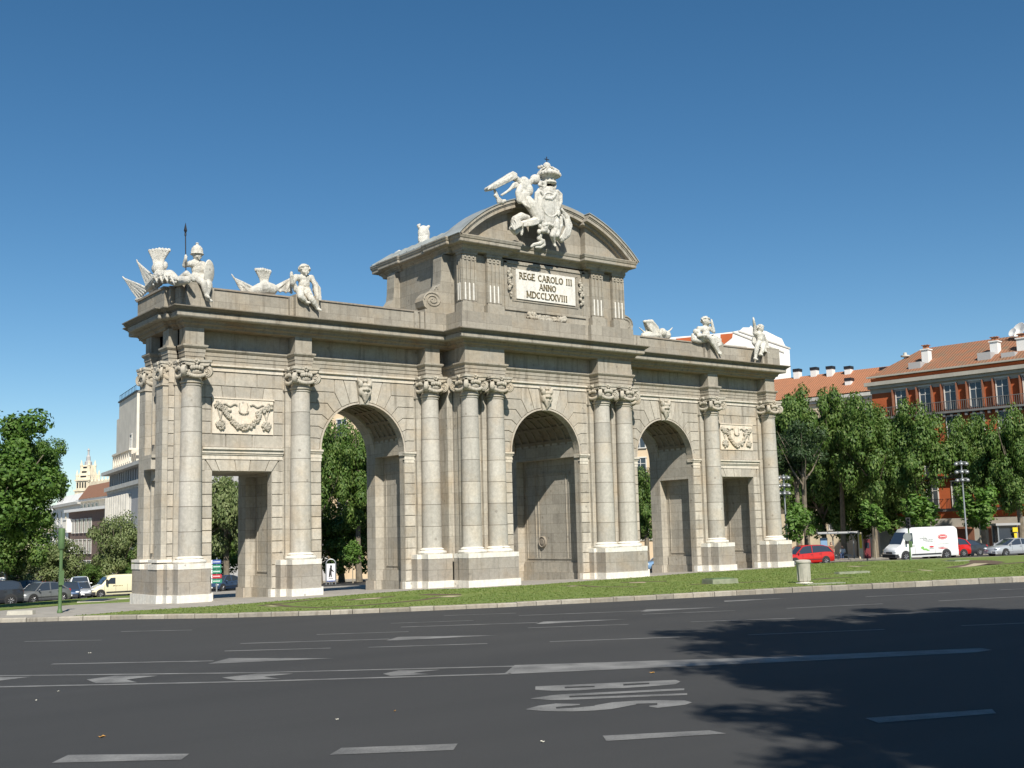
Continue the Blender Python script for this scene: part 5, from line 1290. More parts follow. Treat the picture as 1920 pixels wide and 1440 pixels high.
class Bld:
    def __init__(s, name, label, pL, dL, pR, dR, group=None, cat='building'):
        a = gD(pL, dL); b = gD(pR, dR); s.o = Vector((a.x, a.y, min(a.z, b.z)-.3)); d = Vector((b.x-a.x, b.y-a.y, 0)); s.L = d.length; s.d = d.normalized(); s.n = Vector((s.d.y, -s.d.x, 0))
        s.root = empty(name, s.o, atan2(s.d.y, s.d.x), label, cat, group); s.dL, s.dR, s.pL, s.pR = dL, dR, pL, pR
        s.wm = {}
    def at(s, px, py, y=0.):                           # local x and z of an image point lying on the facade plane
        r = ray(px, py); p0 = s.o-s.n*y; t = (p0-CAM).dot(s.n)/r.dot(s.n); p = CAM+r*t-s.o; return p.dot(s.d), p.z
    def part(s, mb, name, mat, parent=None, sm=False): return mb.build(name, mat, parent or s.root, sm)
    def window(s, x, z, w, h, y=0., bar=True, shut=False, sill=True, balc=False, frame=M_WFR, name='window'):
        k = (round(w, 2), round(h, 2), bar, shut, balc, frame.name)
        if k not in s.wm:
            m = MB(); f = .11
            m.box(-w/2-f, -w/2, -.10, .02, 0, h+f); m.box(w/2, w/2+f, -.10, .02, 0, h+f); m.box(-w/2-f-.06, w/2+f+.06, -.16, .02, h, h+f+.03)
            if sill: m.box(-w/2-.2, w/2+.2, -.2, .02, -.12, 0)
            fr = m.mesh('window'); fr.materials.append(frame)
            g = MB(); g.box(-w/2, w/2, -.03, .02, 0, h); gm = g.mesh('pane'); gm.materials.append(M_GLASS)
            b = MB()
            if bar: b.box(-.04, .04, -.06, -.03, 0, h); b.box(-w/2, w/2, -.06, -.03, h*.68, h*.68+.06)
            bm_ = b.mesh('mullion'); bm_.materials.append(frame)
            sm = None
            if shut:
                q = MB(); q.box(-.03, .03, -.55, -.05, 0, h); sm = q.mesh('shutter'); sm.materials.append(M_SHUT)
            bl = None
            if balc:
                q = MB(); W = w/2+.55; q.box(-W, W, -.62, .0, -.2, -.06)
                for i in range(15): xx = -W+.04+i*(2*W-.08)/14; q.box(xx-.014, xx+.014, -.6, -.57, -.06, .92)
                q.box(-W, W, -.62, -.56, .9, .96)
                for sx in (-W+.03, W-.03): q.box(sx-.02, sx+.02, -.6, 0, .9, .95)
                bl = q.mesh('balcony'); bl.materials.append(M_IRON)
            s.wm[k] = (fr, gm, bm_ if bar else None, sm, bl)
        fr, gm, bm_, sm, bl = s.wm[k]
        o = child(name, fr, s.root, (x, -y, z)); child('pane', gm, o)
        if bm_: child('mullion', bm_, o)
        if sm: child('shutter', sm, o, (-w/2-.27, 0, 0)); child('shutter', sm, o, (w/2+.27, 0, 0))
        if bl: child('balcony', bl, o)
        return o
# ---- the orange apartment house, right
B = Bld('apartment_house', 'orange rendered apartment house with old tiled roof and satellite dishes at the right edge', 1652, 125, 1920, 114)
L = B.L*2.0; ztop = B.at(1652, 707)[1]; m = MB(); m.box(0, L, 0, 13, 0, ztop-.1); B.part(m, 'wall', M_ORANGE)
m = MB(); x0, zc0 = B.at(1655, 727); zc1 = B.at(1655, 716)[1]
m.box(-.5, L, -.75, 0, zc0+.25, zc1); m.box(-.25, L, -.45, 0, zc0-.1, zc0+.25); m.box(-.1, L, -.1, 0, zc0-.6, zc0-.1); m.box(-.3, L, -.5, 0, ztop-.05, ztop+.12)
m.box(-.12, L, -.14, .0, 0, 4.2); B.part(m, 'cornice', plain('dark_cream_trim', (.40, .37, .31), .85, 0, .12, 1.))
for k in range(12): pass
wx = [B.at(px, 740)[0] for px in (1690, 1738, 1785, 1832, 1881)]; sp = (wx[-1]-wx[0])/4; zt = B.at(1785, 768)[1]; hh = B.at(1785, 719)[1]-zt
for fl in range(5):
    z = zt-fl*3.45
    for i in range(9):
        x = wx[0]+i*sp-0*fl
        if z > 3: B.window(x, z, 1.15, hh*(.98 if fl else 1.), shut=(fl == 0), balc=(fl > 0), sill=False)
    m = MB(); m.box(-.1, L, -.55 if fl == 0 else -.12, 0, z-.38, z-.16)
    if fl == 0:
        for i in range(int(L/.8)): m.box(.2+i*.8, .45+i*.8, -.45, 0, z-.75, z-.38)
        for i in range(int(L/.22)): m.box(i*.22, i*.22+.03, -.53, -.50, z-.16, z+.85)
        m.box(-.1, L, -.55, -.49, z+.84, z+.9)
    B.part(m, 'balcony_ledge' if fl == 0 else 'string_course', M_DGREY)
m = MB(); zr = ztop+.12; rz = zr+3.4
m.add([(-.2, -.3, zr), (L, -.3, zr), (L, 6.2, rz), (3.4, 6.2, rz), (-.2, 13, zr), (L, 13, zr)], [(0, 1, 2, 3), (0, 3, 4), (3, 2, 5, 4), (0, 4, 5, 1), (1, 5, 2)])
ro = B.part(m, 'roof', M_TILE)
for px, y0, y1, w_ in ((1737, 655, 690, .75), (1866, 640, 676, .8), (1917, 634, 668, .9)):
    x, z1 = B.at(px, y0+2, 2.2); z0 = B.at(px, y1, 2.2)[1]; m = MB(); m.box(x-w_/2, x+w_/2, 1.7, 2.6, z0-1.2, z1); m.box(x-w_/2-.1, x+w_/2+.1, 1.6, 2.7, z1, z1+.12)
    o = B.part(m, 'chimney', M_WHITEB, ro); m = MB(); m.box(x-w_/3, x+w_/3, 1.9, 2.4, z1+.12, z1+.5); m.box(x-w_/2, x+w_/2, 1.8, 2.5, z1+.5, z1+.58); m.build('chimney_pot', M_TILE2, o)
x, z1 = B.at(1697, 664, 4.); m = MB(); m.lathe([(.16, -2.2), (.16, -.3), (.5, -.3), (.5, -.15), (.2, -.1), (.2, .15), (.0, .2)], (x, 4., z1), 12); B.part(m, 'roof_vent', M_TRIM, ro, True)
for px in (1720, 1850, 1895): x, z0 = B.at(px, 686 if px < 1800 else 668, 1.2); m = MB(); m.box(x-.7, x+.7, .5, 1.6, z0-.5, z0+.35); B.part(m, 'dormer', M_GREYB, ro)
x, z1 = B.at(1905, 640, 6.); m = MB(); m.box(x-1.6, x+3.5, 5, 8, z1-2, z1+.2); B.part(m, 'roof_shed', M_TILE3, ro)
for px, py, r in ((1900, 624, .5), (1913, 620, .85)):
    x, z = B.at(px, py, 5.); m = MB(); m.M = Matrix.Translation((x, 5., z)) @ Matrix.Rotation(radians(65), 4, 'X') @ Matrix.Rotation(radians(-20), 4, 'Y'); m.lathe([(.0, 0), (r*.5, .05*r), (r*.8, .16*r), (r, .3*r), (r*.98, .32*r), (.0, .05)], (0, 0, 0), 20); m.M = None; m.tube([(x, 5., z), (x, 5.4, z-1.2)], .06, 6)
    B.part(m, 'satellite_dish', M_WHITEB, ro, True)
m = MB(); xa = B.at(1765, 900)[0]                     # shopfront awnings
for i in range(4): m = MB(); m.box(2+i*5, 5.5+i*5, -1.2, -.1, 3.1, 3.3); m.box(2+i*5, 5.5+i*5, -.2, -.1, .3, 3.1); B.part(m, 'shopfront', M_SHUT)
# ---- the house with the plain orange roof
B = Bld('apartment_house', 'cream apartment house with a plain orange tiled roof and a row of white chimneys', 1430, 158, 1668, 146)
L = B.L; ze = B.at(1600, 738)[1]; zr = ze+.1; m = MB(); m.box(0, L, 0, 12, 0, ze); B.part(m, 'wall', M_CREAM)
m = MB(); m.box(-.3, L+.3, -.6, 0, ze-.5, ze-.05); m.box(-.2, L+.2, -.3, 0, ze-.9, ze-.5); B.part(m, 'cornice', M_TRIM)
zri = B.at(1560, 699, 5.5)[1]; m = MB(); m.add([(-.5, -.6, zr), (L+.5, -.6, zr), (L+.5, 5.5, zri), (-.5, 5.5, zri), (-.5, 12, zr), (L+.5, 12, zr)], [(0, 1, 2, 3), (3, 2, 5, 4), (0, 3, 4), (1, 5, 2), (0, 4, 5, 1)]); ro = B.part(m, 'roof', M_TILE2)
for px, y0, y1, yy in ((1495, 692, 702, 5.5), (1527, 689, 701, 5.5), (1557, 687, 706, 5.), (1591, 687, 705, 5.), (1592, 709, 728, 2.), (1658, 689, 701, 5.)):
    x, z1 = B.at(px, y0, yy); z0 = B.at(px, y1, yy)[1]; w_ = .42; m = MB(); m.box(x-w_, x+w_, yy-.5, yy+.5, z0-1, z1-.4); o = B.part(m, 'chimney', M_WHITEB, ro); m = MB(); m.box(x-w_-.06, x+w_+.06, yy-.56, yy+.56, z1-.4, z1); m.build('chimney_cap', M_IRON, o)
x, z0 = B.at(1625, 711, 3.); m = MB(); m.M = Matrix.Translation((x, 3.0, z0)) @ Matrix.Rotation(atan2(zri-zr, 6.1), 4, 'X'); m.box(-.6, .6, -.5, .5, 0, .12); B.part(m, 'skylight', M_GLASS, ro)
for fl in range(6):
    for i in range(6):
        z = ze-3.9-fl*3.5
        if z > 2: B.window(1.4+i*(L-2.8)/5, z, 1.2, 2.3, balc=(fl % 2 == 1), sill=True)
# ---- the white gabled block behind the right wing
B = Bld('office_block', 'white rendered block with curved gable and orange panels behind the right wing', 1225, 170, 1482, 168)
Pz = lambda l: [B.at(*p) for p in l]
ol = Pz([(1225, 638), (1254, 633), (1349, 625), (1374, 622), (1388, 619), (1393, 614), (1405, 614), (1408, 610), (1413, 616), (1437, 621), (1457, 631), (1466, 635), (1472, 648), (1480, 652), (1482, 690)])
m = MB(); m.prismY([(ol[0][0], 0), (ol[-1][0], 0)]+ol[::-1], 0, 16); B.part(m, 'wall', M_WHITEB)
for l in ([(1351, 627), (1374, 625), (1373, 633), (1357, 646), (1351, 641)], [(1267, 635), (1297, 632), (1299, 641), (1272, 640)]):
    q = Pz(l); m = MB(); m.prismY(q[::-1], -.08, .05); B.part(m, 'coloured_panel', M_ORANGE)
m = MB()
for a, b in (((1374, 624), (1470, 662)), ((1385, 622), (1482, 655)), ((1357, 648), (1400, 652))):
    (xa, za), (xb, zb_) = B.at(*a), B.at(*b); m.prismY([(xa, za), (xb, zb_), (xb, zb_+.22), (xa, za+.22)], -.12, .02)
B.part(m, 'coping_line', M_TRIM)
for i in range(6):
    for k in range(4): B.window(2+i*3.1, 3+k*4.2, 1.3, 2.2)
# ---- the beige blocks behind the arches
for (pl, dl, pr, dr, py, lb, mt) in ((300, 168, 640, 156, 835, 'beige apartment block behind the trees of the left doorway', M_PINK), (610, 152, 1245, 138, 735, 'sandy yellow apartment block showing at the top of the left arch', M_PINK)):
    B = Bld('apartment_block', lb, pl, dl, pr, dr); L = B.L; zt = B.at((pl+pr)/2, py)[1]; m = MB(); m.box(0, L, 0, 13, 0, zt); B.part(m, 'wall', mt)
    m = MB(); m.box(-.3, L+.3, -.4, 13, zt-.02, zt+.5); m.box(-.1, L+.1, -.14, 0, 4.5, 4.8); B.part(m, 'cornice', M_TRIM)
    n = min(9, int(L/3.6))
    for i in range(n):
        for k in range(5):
            z = 5.4+k*3.5
            if z+2.6 < zt: B.window(L*(i+.5)/n, z, 1.3, 2.2, balc=(k % 2 == 0))
# ---- left: the stone bank-like block with terrace and tower
B = Bld('office_building', 'grey stone building with terrace pergola and a plain square tower left of the gate', 200, 178, 262, 154)
L = B.L*1.7; f = lambda px, py, y=0.: B.at(px, py, y)
zc = f(201, 893)[1]; zb1 = f(201, 916)[1]; zb2 = f(201, 924)[1]; zw = f(201, 930)[1]
m = MB(); m.box(0, L, 0, 20, 0, zb2); m.box(.3, L, 1.1, 20, zb2, zc); B.part(m, 'wall', M_GREYB)
m = MB(); m.box(-.8, L, -.9, 20, zc, zc+.5); m.box(-.3, L, -.5, 1.2, zb1-.6, zb1); m.box(-.1, L, -.1, 1.2, zb2-.3, zb1-.5); B.part(m, 'cornice', M_TRIM)
m = MB()
for i in range(14): x = .4+i*1.9; m = MB(); m.box(x, x+.75, .2, 1.2, zb1, zc); B.part(m, 'loggia_pier', M_GREYB)
m = MB(); m.box(0, L, .1, 1.1, zb2-.9, zb2+.1); B.part(m, 'dark_band', M_IRON)
n = 10
for i in range(n):
    m = MB(); x = 2+i*2.0; B.window(x+.1, zb2-4.6, .95, 3.6, sill=False, bar=False, name='tall_window')
    m.box(x-.75, x-.45, -.55, 0, zb2-4.8, zb2-.9); B.part(m, 'fin', M_TRIM)
    for k in range(3): B.window(x+.1, zb2-9.2-k*4.2, .95, 2.6)
for i in range(6): B.window(2.2+i*1.9+.6, zb1+.3, .8, zc-zb1-.8, y=-1.1, sill=False, bar=False, name='loggia_window')
zt1 = f(222, 757, 3)[1]; zt2 = f(213, 787, 3)[1]; xt1 = f(223, 800, 3)[0]; xt2 = f(212, 800, 3)[0]
m = MB(); m.box(xt1, xt1+16, 3, 12, zc+.5, zt1); m.box(xt2, xt1, 3.6, 11, zc+.5, zt2); to = B.part(m, 'tower', M_PALE)
m = MB(); m.box(xt1-.2, xt1+16.2, 2.8, 12.2, zt1, zt1+.25)
for i in range(12): m.box(xt1+.3+i*1.3, xt1+.36+i*1.3, 3, 3.06, zt1+.25, zt1+1.2)
m.box(xt1, xt1+16, 3, 3.06, zt1+1.15, zt1+1.22); B.part(m, 'tower_rail', M_IRON, to)
xa, za = f(246, 838, 3); B.window(xa, za-.3, 1.5, 2.2, y=-3.)
m = MB(); xp, zp0 = f(207, 885, .5); zp1 = f(226, 850, .5)[1]
for i in range(9): x = xp+i*1.7; m.box(x, x+.4, .8, 1.2, zc+.5, zp1+.2); m.box(x, x+.3, .8, 3.2, zp1+.2, zp1+.45)
m.box(xp-.3, xp+15, .7, 1.3, zp1+.1, zp1+.4); m.box(xp-.3, xp+15, .9, 1.1, zc+.5, zc+1.5); B.part(m, 'terrace_pergola', M_PALE)
# ---- brown-roofed house
B = Bld('town_house', 'dark brick house with brown pitched roof and white bays, left of the stone building', 128, 218, 204, 196)
L = B.L; ze = B.at(152, 937)[1]; zl = B.at(160, 958)[1]
m = MB(); m.box(0, L+8, 0, 14, 0, zl); B.part(m, 'wall', M_BRICK); m = MB(); m.box(2.2, L+8, 1.6, 13, zl, ze); B.part(m, 'attic_storey', M_PALE)
m = MB(); m.box(-.5, L+8, -.8, 14, zl, zl+.5); m.box(1.6, L+8, .8, 13, ze-.2, ze+.2); B.part(m, 'cornice', M_WHITEB)
(xr, zrr), (xq, zq) = B.at(203, 901, 7), B.at(166, 911, 7); x0, _ = B.at(150, 937, .8)
m = MB(); m.add([(x0-.6, .6, ze+.2), (max(xr, L+8), .6, ze+.2), (max(xr, L+8), 7, zrr), (xq, 7, zq), (x0-.6, 13.4, ze+.2), (max(xr, L+8), 13.4, ze+.2)], [(0, 1, 2, 3), (0, 3, 4), (3, 2, 5, 4), (0, 4, 5, 1), (1, 5, 2)]); B.part(m, 'roof', M_TILE3)
for i in range(5):
    B.window(3.2+i*2.6, zl+.8, 1.3, ze-zl-1.6, y=-1.6, bar=False)
    for k in range(4):
        z = zl-3.9-k*3.8
        if z > 0: B.window(3.8+i*2.9, z, 1.7, 2.4)
m = MB()
for k in range(4): z = zl-1.2-k*3.8-2.6; m.box(-.2, 2.4, -.9, 0, z, z+2.6)
B.part(m, 'white_bay', M_WHITEB)
for k in range(4):
    for j in range(3): B.window(.2+j*.85, zl-1.2-k*3.8-2.2, .5, 1.9, y=.9, bar=False, sill=False)
# ---- white and yellow terrace beyond
for (pl, dl, pr, dr, yt, lb, mt) in ((98, 262, 146, 236, 950, 'white and yellow terrace house beyond the brown-roofed house', M_WHITEB), (60, 300, 104, 270, 968, 'farthest pale terrace house at the end of the street', M_CREAM)):
    B = Bld('town_house', lb, pl, dl, pr, dr, 'terrace houses down the street'); L = B.L; zt = B.at((pl+pr)/2, yt)[1]; m = MB(); m.box(0, L+3, 0, 4.5, 0, zt); B.part(m, 'wall', mt)
    m = MB(); m.box(-.5, L+3, -.8, 4.7, zt, zt+.6); m.box(-.3, L+3, -.7, 0, zt-4.6, zt-4.3); B.part(m, 'cornice', M_TRIM)
    m = MB(); m.add([(0, .5, zt+.6), (L+3, .5, zt+.6), (L+3, 1.6, zt+2.6), (0, 1.6, zt+2.6), (0, 4, zt+.6), (L+3, 4, zt+.6)], [(0, 1, 2, 3), (3, 2, 5, 4), (0, 3, 4), (1, 5, 2)]); B.part(m, 'roof', M_WHITEB)
    for i in range(6):
        for k in range(3): B.window(1.3+i*(L)/6, zt-3.7-k*4.2, .9, 2.6, bar=False, frame=(M_GOLD if (i > 2 and k == 0) else M_WFR))
# ---- the distant ornate tower
B = Bld('ornate_tower', 'far cream tower with pinnacles and a thin openwork spire', 138, 392, 165, 390, None, 'tower')
f = lambda px, py: B.at(px, py); W = B.L; cx = W/2; m = MB()
zA, zB, zC, zD = f(150, 918)[1], f(150, 899)[1], f(150, 872)[1], f(150, 866)[1]
m.box(0, W, 0, W, 0, zA); m.box(-.3, W+.3, -.3, W+.3, zA-.6, zA); m.box(.3, W-.3, .3, W-.3, zA, zB); m.box(-.1, W+.1, -.1, W+.1, zB-.5, zB)
m.frus((.5, W-.5, .5, W-.5), zB, (W*.28, W*.72, W*.28, W*.72), zC); tw = B.part(m, 'tower_body', M_GOLD)
m = MB()
for sx in (0, 1):
    for sy in (0, 1):
        for z0, z1, q in ((zB, zB+(zC-zB)*.55, .08), (zB+(zC-zB)*.5, zC+1.2, .24)): x = W*(q if not sx else 1-q); y = W*(q if not sy else 1-q); m.lathe([(.42, z0-1), (.42, z1-1.5), (.55, z1-1.4), (.0, z1+.8)], (x, y, 0), 8)
B.part(m, 'pinnacle', M_GOLD, tw, True)
zt = f(150, 843)[1]; m = MB(); m.lathe([(1.3, zC-.5), (1.2, zC+1.2), (.75, zC+1.6), (.7, zC+3.), (.35, zC+3.6), (.3, zC+5), (.5, zC+5.2), (.12, zC+6.), (.1, zt-1), (.0, zt)], (cx, cx, 0), 8); B.part(m, 'spire', M_GREYB, tw)
m = MB()
for k in range(3):
    z = zB+.8+k*1.6; h = W/2-.5-(k*1.6+.8)/(zC-zB)*(W*.28-.5); y = .5+(k*1.6+.8)/(zC-zB)*(W*.28-.5); m.box(cx-h*.5, cx+h*.5, y-.15, y+.2, z, z+.5)
for k in range(4): m.box(.7+k*1.1, 1.2+k*1.1, .2, .4, zA+.6, zB-1.)
B.part(m, 'belfry_opening', M_IRON, tw)
B = Bld('town_house', 'long white rooftop balustrade building beside the far ornate tower', 166, 385, 205, 378); zt = B.at(185, 905)[1]; m = MB(); m.box(0, B.L+5, 0, 12, 0, zt); B.part(m, 'wall', M_GOLD)
m = MB()
for i in range(7): x = .5+i*B.L/6; m.lathe([(.5, zt-.1), (.5, zt+1.), (.2, zt+1.2), (.0, zt+2.6)], (x, .6, 0), 8)
m.box(0, B.L+5, 0, .6, zt, zt+.6); B.part(m, 'roof_finials', M_GOLD, None, True)
# ================================================================== VEHICLES
def paint(name, c, rough=.28, metal=.0):
    m, t, b = newmat(name); b.inputs['Base Color'].default_value = (*c, 1); b.inputs['Roughness'].default_value = rough; b.inputs['Metallic'].default_value = metal
    b.inputs['Coat Weight'].default_value = .6; b.inputs['Coat Roughness'].default_value = .06; return m
C_RED = paint('red_paint', (.55, .02, .015)); C_SIL = paint('silver_paint', (.50, .51, .53), .35, .35); C_GREY = paint('grey_paint', (.22, .23, .24), .35, .35); C_DARK = paint('charcoal_paint', (.045, .05, .06), .3, .3)
C_BLUE = paint('blue_paint', (.05, .09, .17), .3, .3); C_WHITE = paint('white_paint', (.82, .82, .80)); C_CREAM = paint('cream_paint', (.80, .74, .50)); C_LBLUE = paint('light_blue_paint', (.22, .36, .55))
M_TYRE = plain('tyre_rubber', (.02, .02, .02), .9, 0, .1, 5); M_RIM = plain('wheel_alloy', (.55, .55, .56), .35, .7, .05, 5); M_TRIMB = plain('black_plastic', (.03, .03, .032), .6, 0, .1, 5)
M_TAIL = paint('tail_lamp_red', (.5, .01, .01), .2); M_LAMP = paint('headlamp_clear', (.75, .77, .78), .1)
M_GLS = glassmat(); M_GLS.name = 'car_glass'
def wheelmesh(r):
    m = MB(); m.lathe([(r*.62, -.1), (r*.95, -.1), (r, -.06), (r, .06), (r*.95, .1), (r*.62, .1)], (0, 0, 0), 26, axis='Y'); ty = m.mesh('wheel'); ty.materials.append(M_TYRE); ty.shade_smooth()
    m = MB(); m.lathe([(.0, -.07), (r*.18, -.085), (r*.2, -.06), (r*.55, -.055), (r*.62, -.1), (r*.64, -.09), (r*.64, .09), (.0, .09)], (0, 0, 0), 26, axis='Y')
    for k in range(7):
        a = 2*pi*k/7; m.tube([(r*.15*cos(a), -.08, r*.15*sin(a)), (r*.6*cos(a), -.085, r*.6*sin(a))], .03, 5)
    ri = m.mesh('rim'); ri.materials.append(M_RIM); return ty, ri
WM = {}
def loft(mb, secs):
    n = len(secs[0]); vs = [p for s_ in secs for p in s_]; fs = []
    for i in range(len(secs)-1):
        for j in range(n): k = (j+1) % n; fs.append((i*n+j, i*n+k, (i+1)*n+k, (i+1)*n+j))
    fs.append(tuple(range(n-1, -1, -1))); fs.append(tuple(range((len(secs)-1)*n, len(secs)*n))); mb.add(vs, fs)
KIND = {   # (x fraction, hood/belt height fraction, half width fraction) ; greenhouse (x, z) outline ; wheels
 'hatch': dict(low=[(0, .36, .80), (.02, .44, .9), (.10, .50, .97), (.22, .585, 1), (.5, .62, 1), (.8, .66, 1), (.96, .66, .93), (1, .56, .86)], gh=[(.20, .585), (.36, .95), (.48, 1.), (.78, .985), (.90, .90), (.985, .66)], wh=(.17, .81)),
 'sedan': dict(low=[(0, .36, .78), (.02, .44, .9), (.10, .52, .97), (.24, .60, 1), (.5, .63, 1), (.78, .68, 1), (.93, .70, .95), (1, .56, .86)], gh=[(.22, .60), (.37, .95), (.47, 1.), (.66, .99), (.76, .92), (.88, .69)], wh=(.18, .80)),
 'suv': dict(low=[(0, .38, .80), (.02, .48, .9), (.10, .56, .97), (.24, .62, 1), (.5, .64, 1), (.8, .66, 1), (.97, .66, .94), (1, .52, .88)], gh=[(.22, .62), (.36, .96), (.48, 1.), (.82, .99), (.93, .92), (.985, .66)], wh=(.18, .79)),
 'coupe': dict(low=[(0, .38, .74), (.03, .47, .88), (.12, .55, .97), (.26, .63, 1), (.5, .66, 1), (.8, .70, .99), (.95, .68, .88), (1, .52, .76)], gh=[(.24, .62), (.42, .95), (.53, 1.), (.68, .97), (.82, .86), (.95, .68)], wh=(.19, .81))}
def car(name, label, front, rear, kind, W, H, col, r=.31, cat='car', group=None):
    a = Vector(front); b = Vector(rear); d = b-a; L = hypot(d.x, d.y); c = (a+b)/2
    root = empty(name, (c.x, c.y, (a.z+b.z)/2), atan2(d.y, d.x), label, cat, group)
    root.rotation_euler[1] = -atan2(d.z, L)
    K = KIND[kind]; w = W/2; zl = .20; m = MB()
    secs = []
    for f, zt, wf in K['low']:
        x = (f-.5)*L; ww = w*wf; z = zt*H; q = zl+.05*(abs(f-.5) > .45)
        secs.append([(x, -ww*.90, q), (x, -ww, q+.16), (x, -ww, (q+z)/2), (x, -ww*.97, z-.05), (x, -ww*.86, z), (x, 0, z+.025), (x, ww*.86, z), (x, ww*.97, z-.05), (x, ww, (q+z)/2), (x, ww, q+.16), (x, ww*.90, q)])
    loft(m, secs); body = m.build('body', col, root, True, ang=50)
    g = K['gh']; m = MB(); base = lambda f: K['low'][min(range(len(K['low'])), key=lambda i: abs(K['low'][i][0]-f))][1]
    def zb(f):
        l = K['low']
        for (x0, z0, _), (x1, z1, _) in zip(l[:-1], l[1:]):
            if f <= x1: return z0+(z1-z0)*(f-x0)/(x1-x0)
        return l[-1][1]
    secs = []; 
    for f, zt in g:
        x = (f-.5)*L; z0 = zb(f)*H-.02; z1 = max(zt*H, z0+.02); t = (z1-z0)/(H*.36); wr = w*(.92-.20*min(1, t))
        secs.append([(x, -w*.92, z0), (x, -wr, z1-.03), (x, -wr*.9, z1), (x, wr*.9, z1), (x, wr, z1-.03), (x, w*.92, z0)])
    loft(m, secs); m.build('windows', M_GLS, root, True, ang=25)
    m = MB(); rs = [s_ for s_ in secs[1:-1]]; e = .012
    vs = [(p[0], p[1]*1.015, p[2]+e+(-.03 if k in (0, 3) else 0)) for s_ in rs for k, p in enumerate((s_[1], s_[2], s_[3], s_[4]))]; fs = []
    for i in range(len(rs)-1):
        for k in range(3): fs.append((i*4+k, i*4+k+1, i*4+k+5, i*4+k+4))
    m.add(vs, fs); n0 = len(m.v); m.add([(x, y, z-.05) for x, y, z in vs], [f_[::-1] for f_ in fs])
    for sd in (-1, 1):                                  # pillars
        k0, k1 = (0, 1) if sd < 0 else (5, 4)
        def pil_(s0, s1, wd):
            p, q = V(s0), V(s1); o = V((0, sd*.015, 0)); m.tube([p+o, q+o], wd, 4)
        pil_(secs[0][k0], secs[1][k1], .04); pil_(secs[-1][k0], secs[-2][k1], .05)
        xm = (.54-.5)*L; f = .54; z0 = zb(f)*H; m.tube([(xm, sd*w*.935, z0-.02), (xm+.03, sd*w*.745, H*.97)], .035, 4)
    m.build('roof', col, root, True, ang=50, fix=False)
    if r not in WM: WM[r] = wheelmesh(r)
    ty, ri = WM[r]
    for f in K['wh']:
        for sd in (-1, 1):
            x = (f-.5)*L; o = child('wheel', ty, root, (x, sd*(w-.09), r), 0 if sd < 0 else pi); child('rim', ri, o)
            ar = MB(); ar.lathe([(.0, sd*(w-.14)), (r*1.2, sd*(w-.14)), (r*1.2, sd*(w+.006)), (r*1.02, sd*(w+.006))], (x, 0, r+.02), 24, axis='Y'); ar.build('wheel_arch', M_TRIMB, body)
    for sd in (-1, 1):
        for nm, x, mt, zf, wdt in (('headlamp', -L*.47, M_LAMP, K['low'][1][1]-.03, .17), ('tail_lamp', L*.475, M_TAIL, .56, .12)):
            m = MB(); m.ball((x, sd*w*.74, zf*H), (.13, wdt, .085 if nm == 'headlamp' else .13), 12, 8); m.build(nm, mt, root, True)
        m = MB(); m.ball(((g[0][0]-.5)*L+.22, sd*(w+.08), zb(g[0][0])*H+.08), (.06, .11, .07), 10, 6); m.build('wing_mirror', col, root, True)
    m = MB(); m.box(-L/2-.03, -L/2+.25, -w*.8, w*.8, .22, .42); m.box(L/2-.25, L/2+.03, -w*.8, w*.8, .22, .42)
    for sd in (-1, 1): m.box(-L*.26, L*.24, sd*w*1.0, sd*(w+.015), .42, .47)
    m.build('bumper', M_TRIMB if kind != 'coupe' else col, root)
    m = MB()
    for sd in (-1, 1):
        for f in (.33, .54, .72): x = (f-.5)*L; m.box(x, x+.012, sd*w*1.0-.002, sd*(w+.004), .34, zb(f)*H-.07)
        for f in (.50, .68): x = (f-.5)*L; m.box(x, x+.13, sd*w*.98, sd*(w+.02), zb(f)*H-.16, zb(f)*H-.13)
    m.build('door_seam', M_TRIMB, body)
    m = MB(); m.box(-L/2-.045, -L/2-.03, -.25, .25, .3, .41); m.box(L/2+.03, L/2+.045, -.25, .25, .3, .41); m.build('number_plate', C_WHITE, root)
    return root
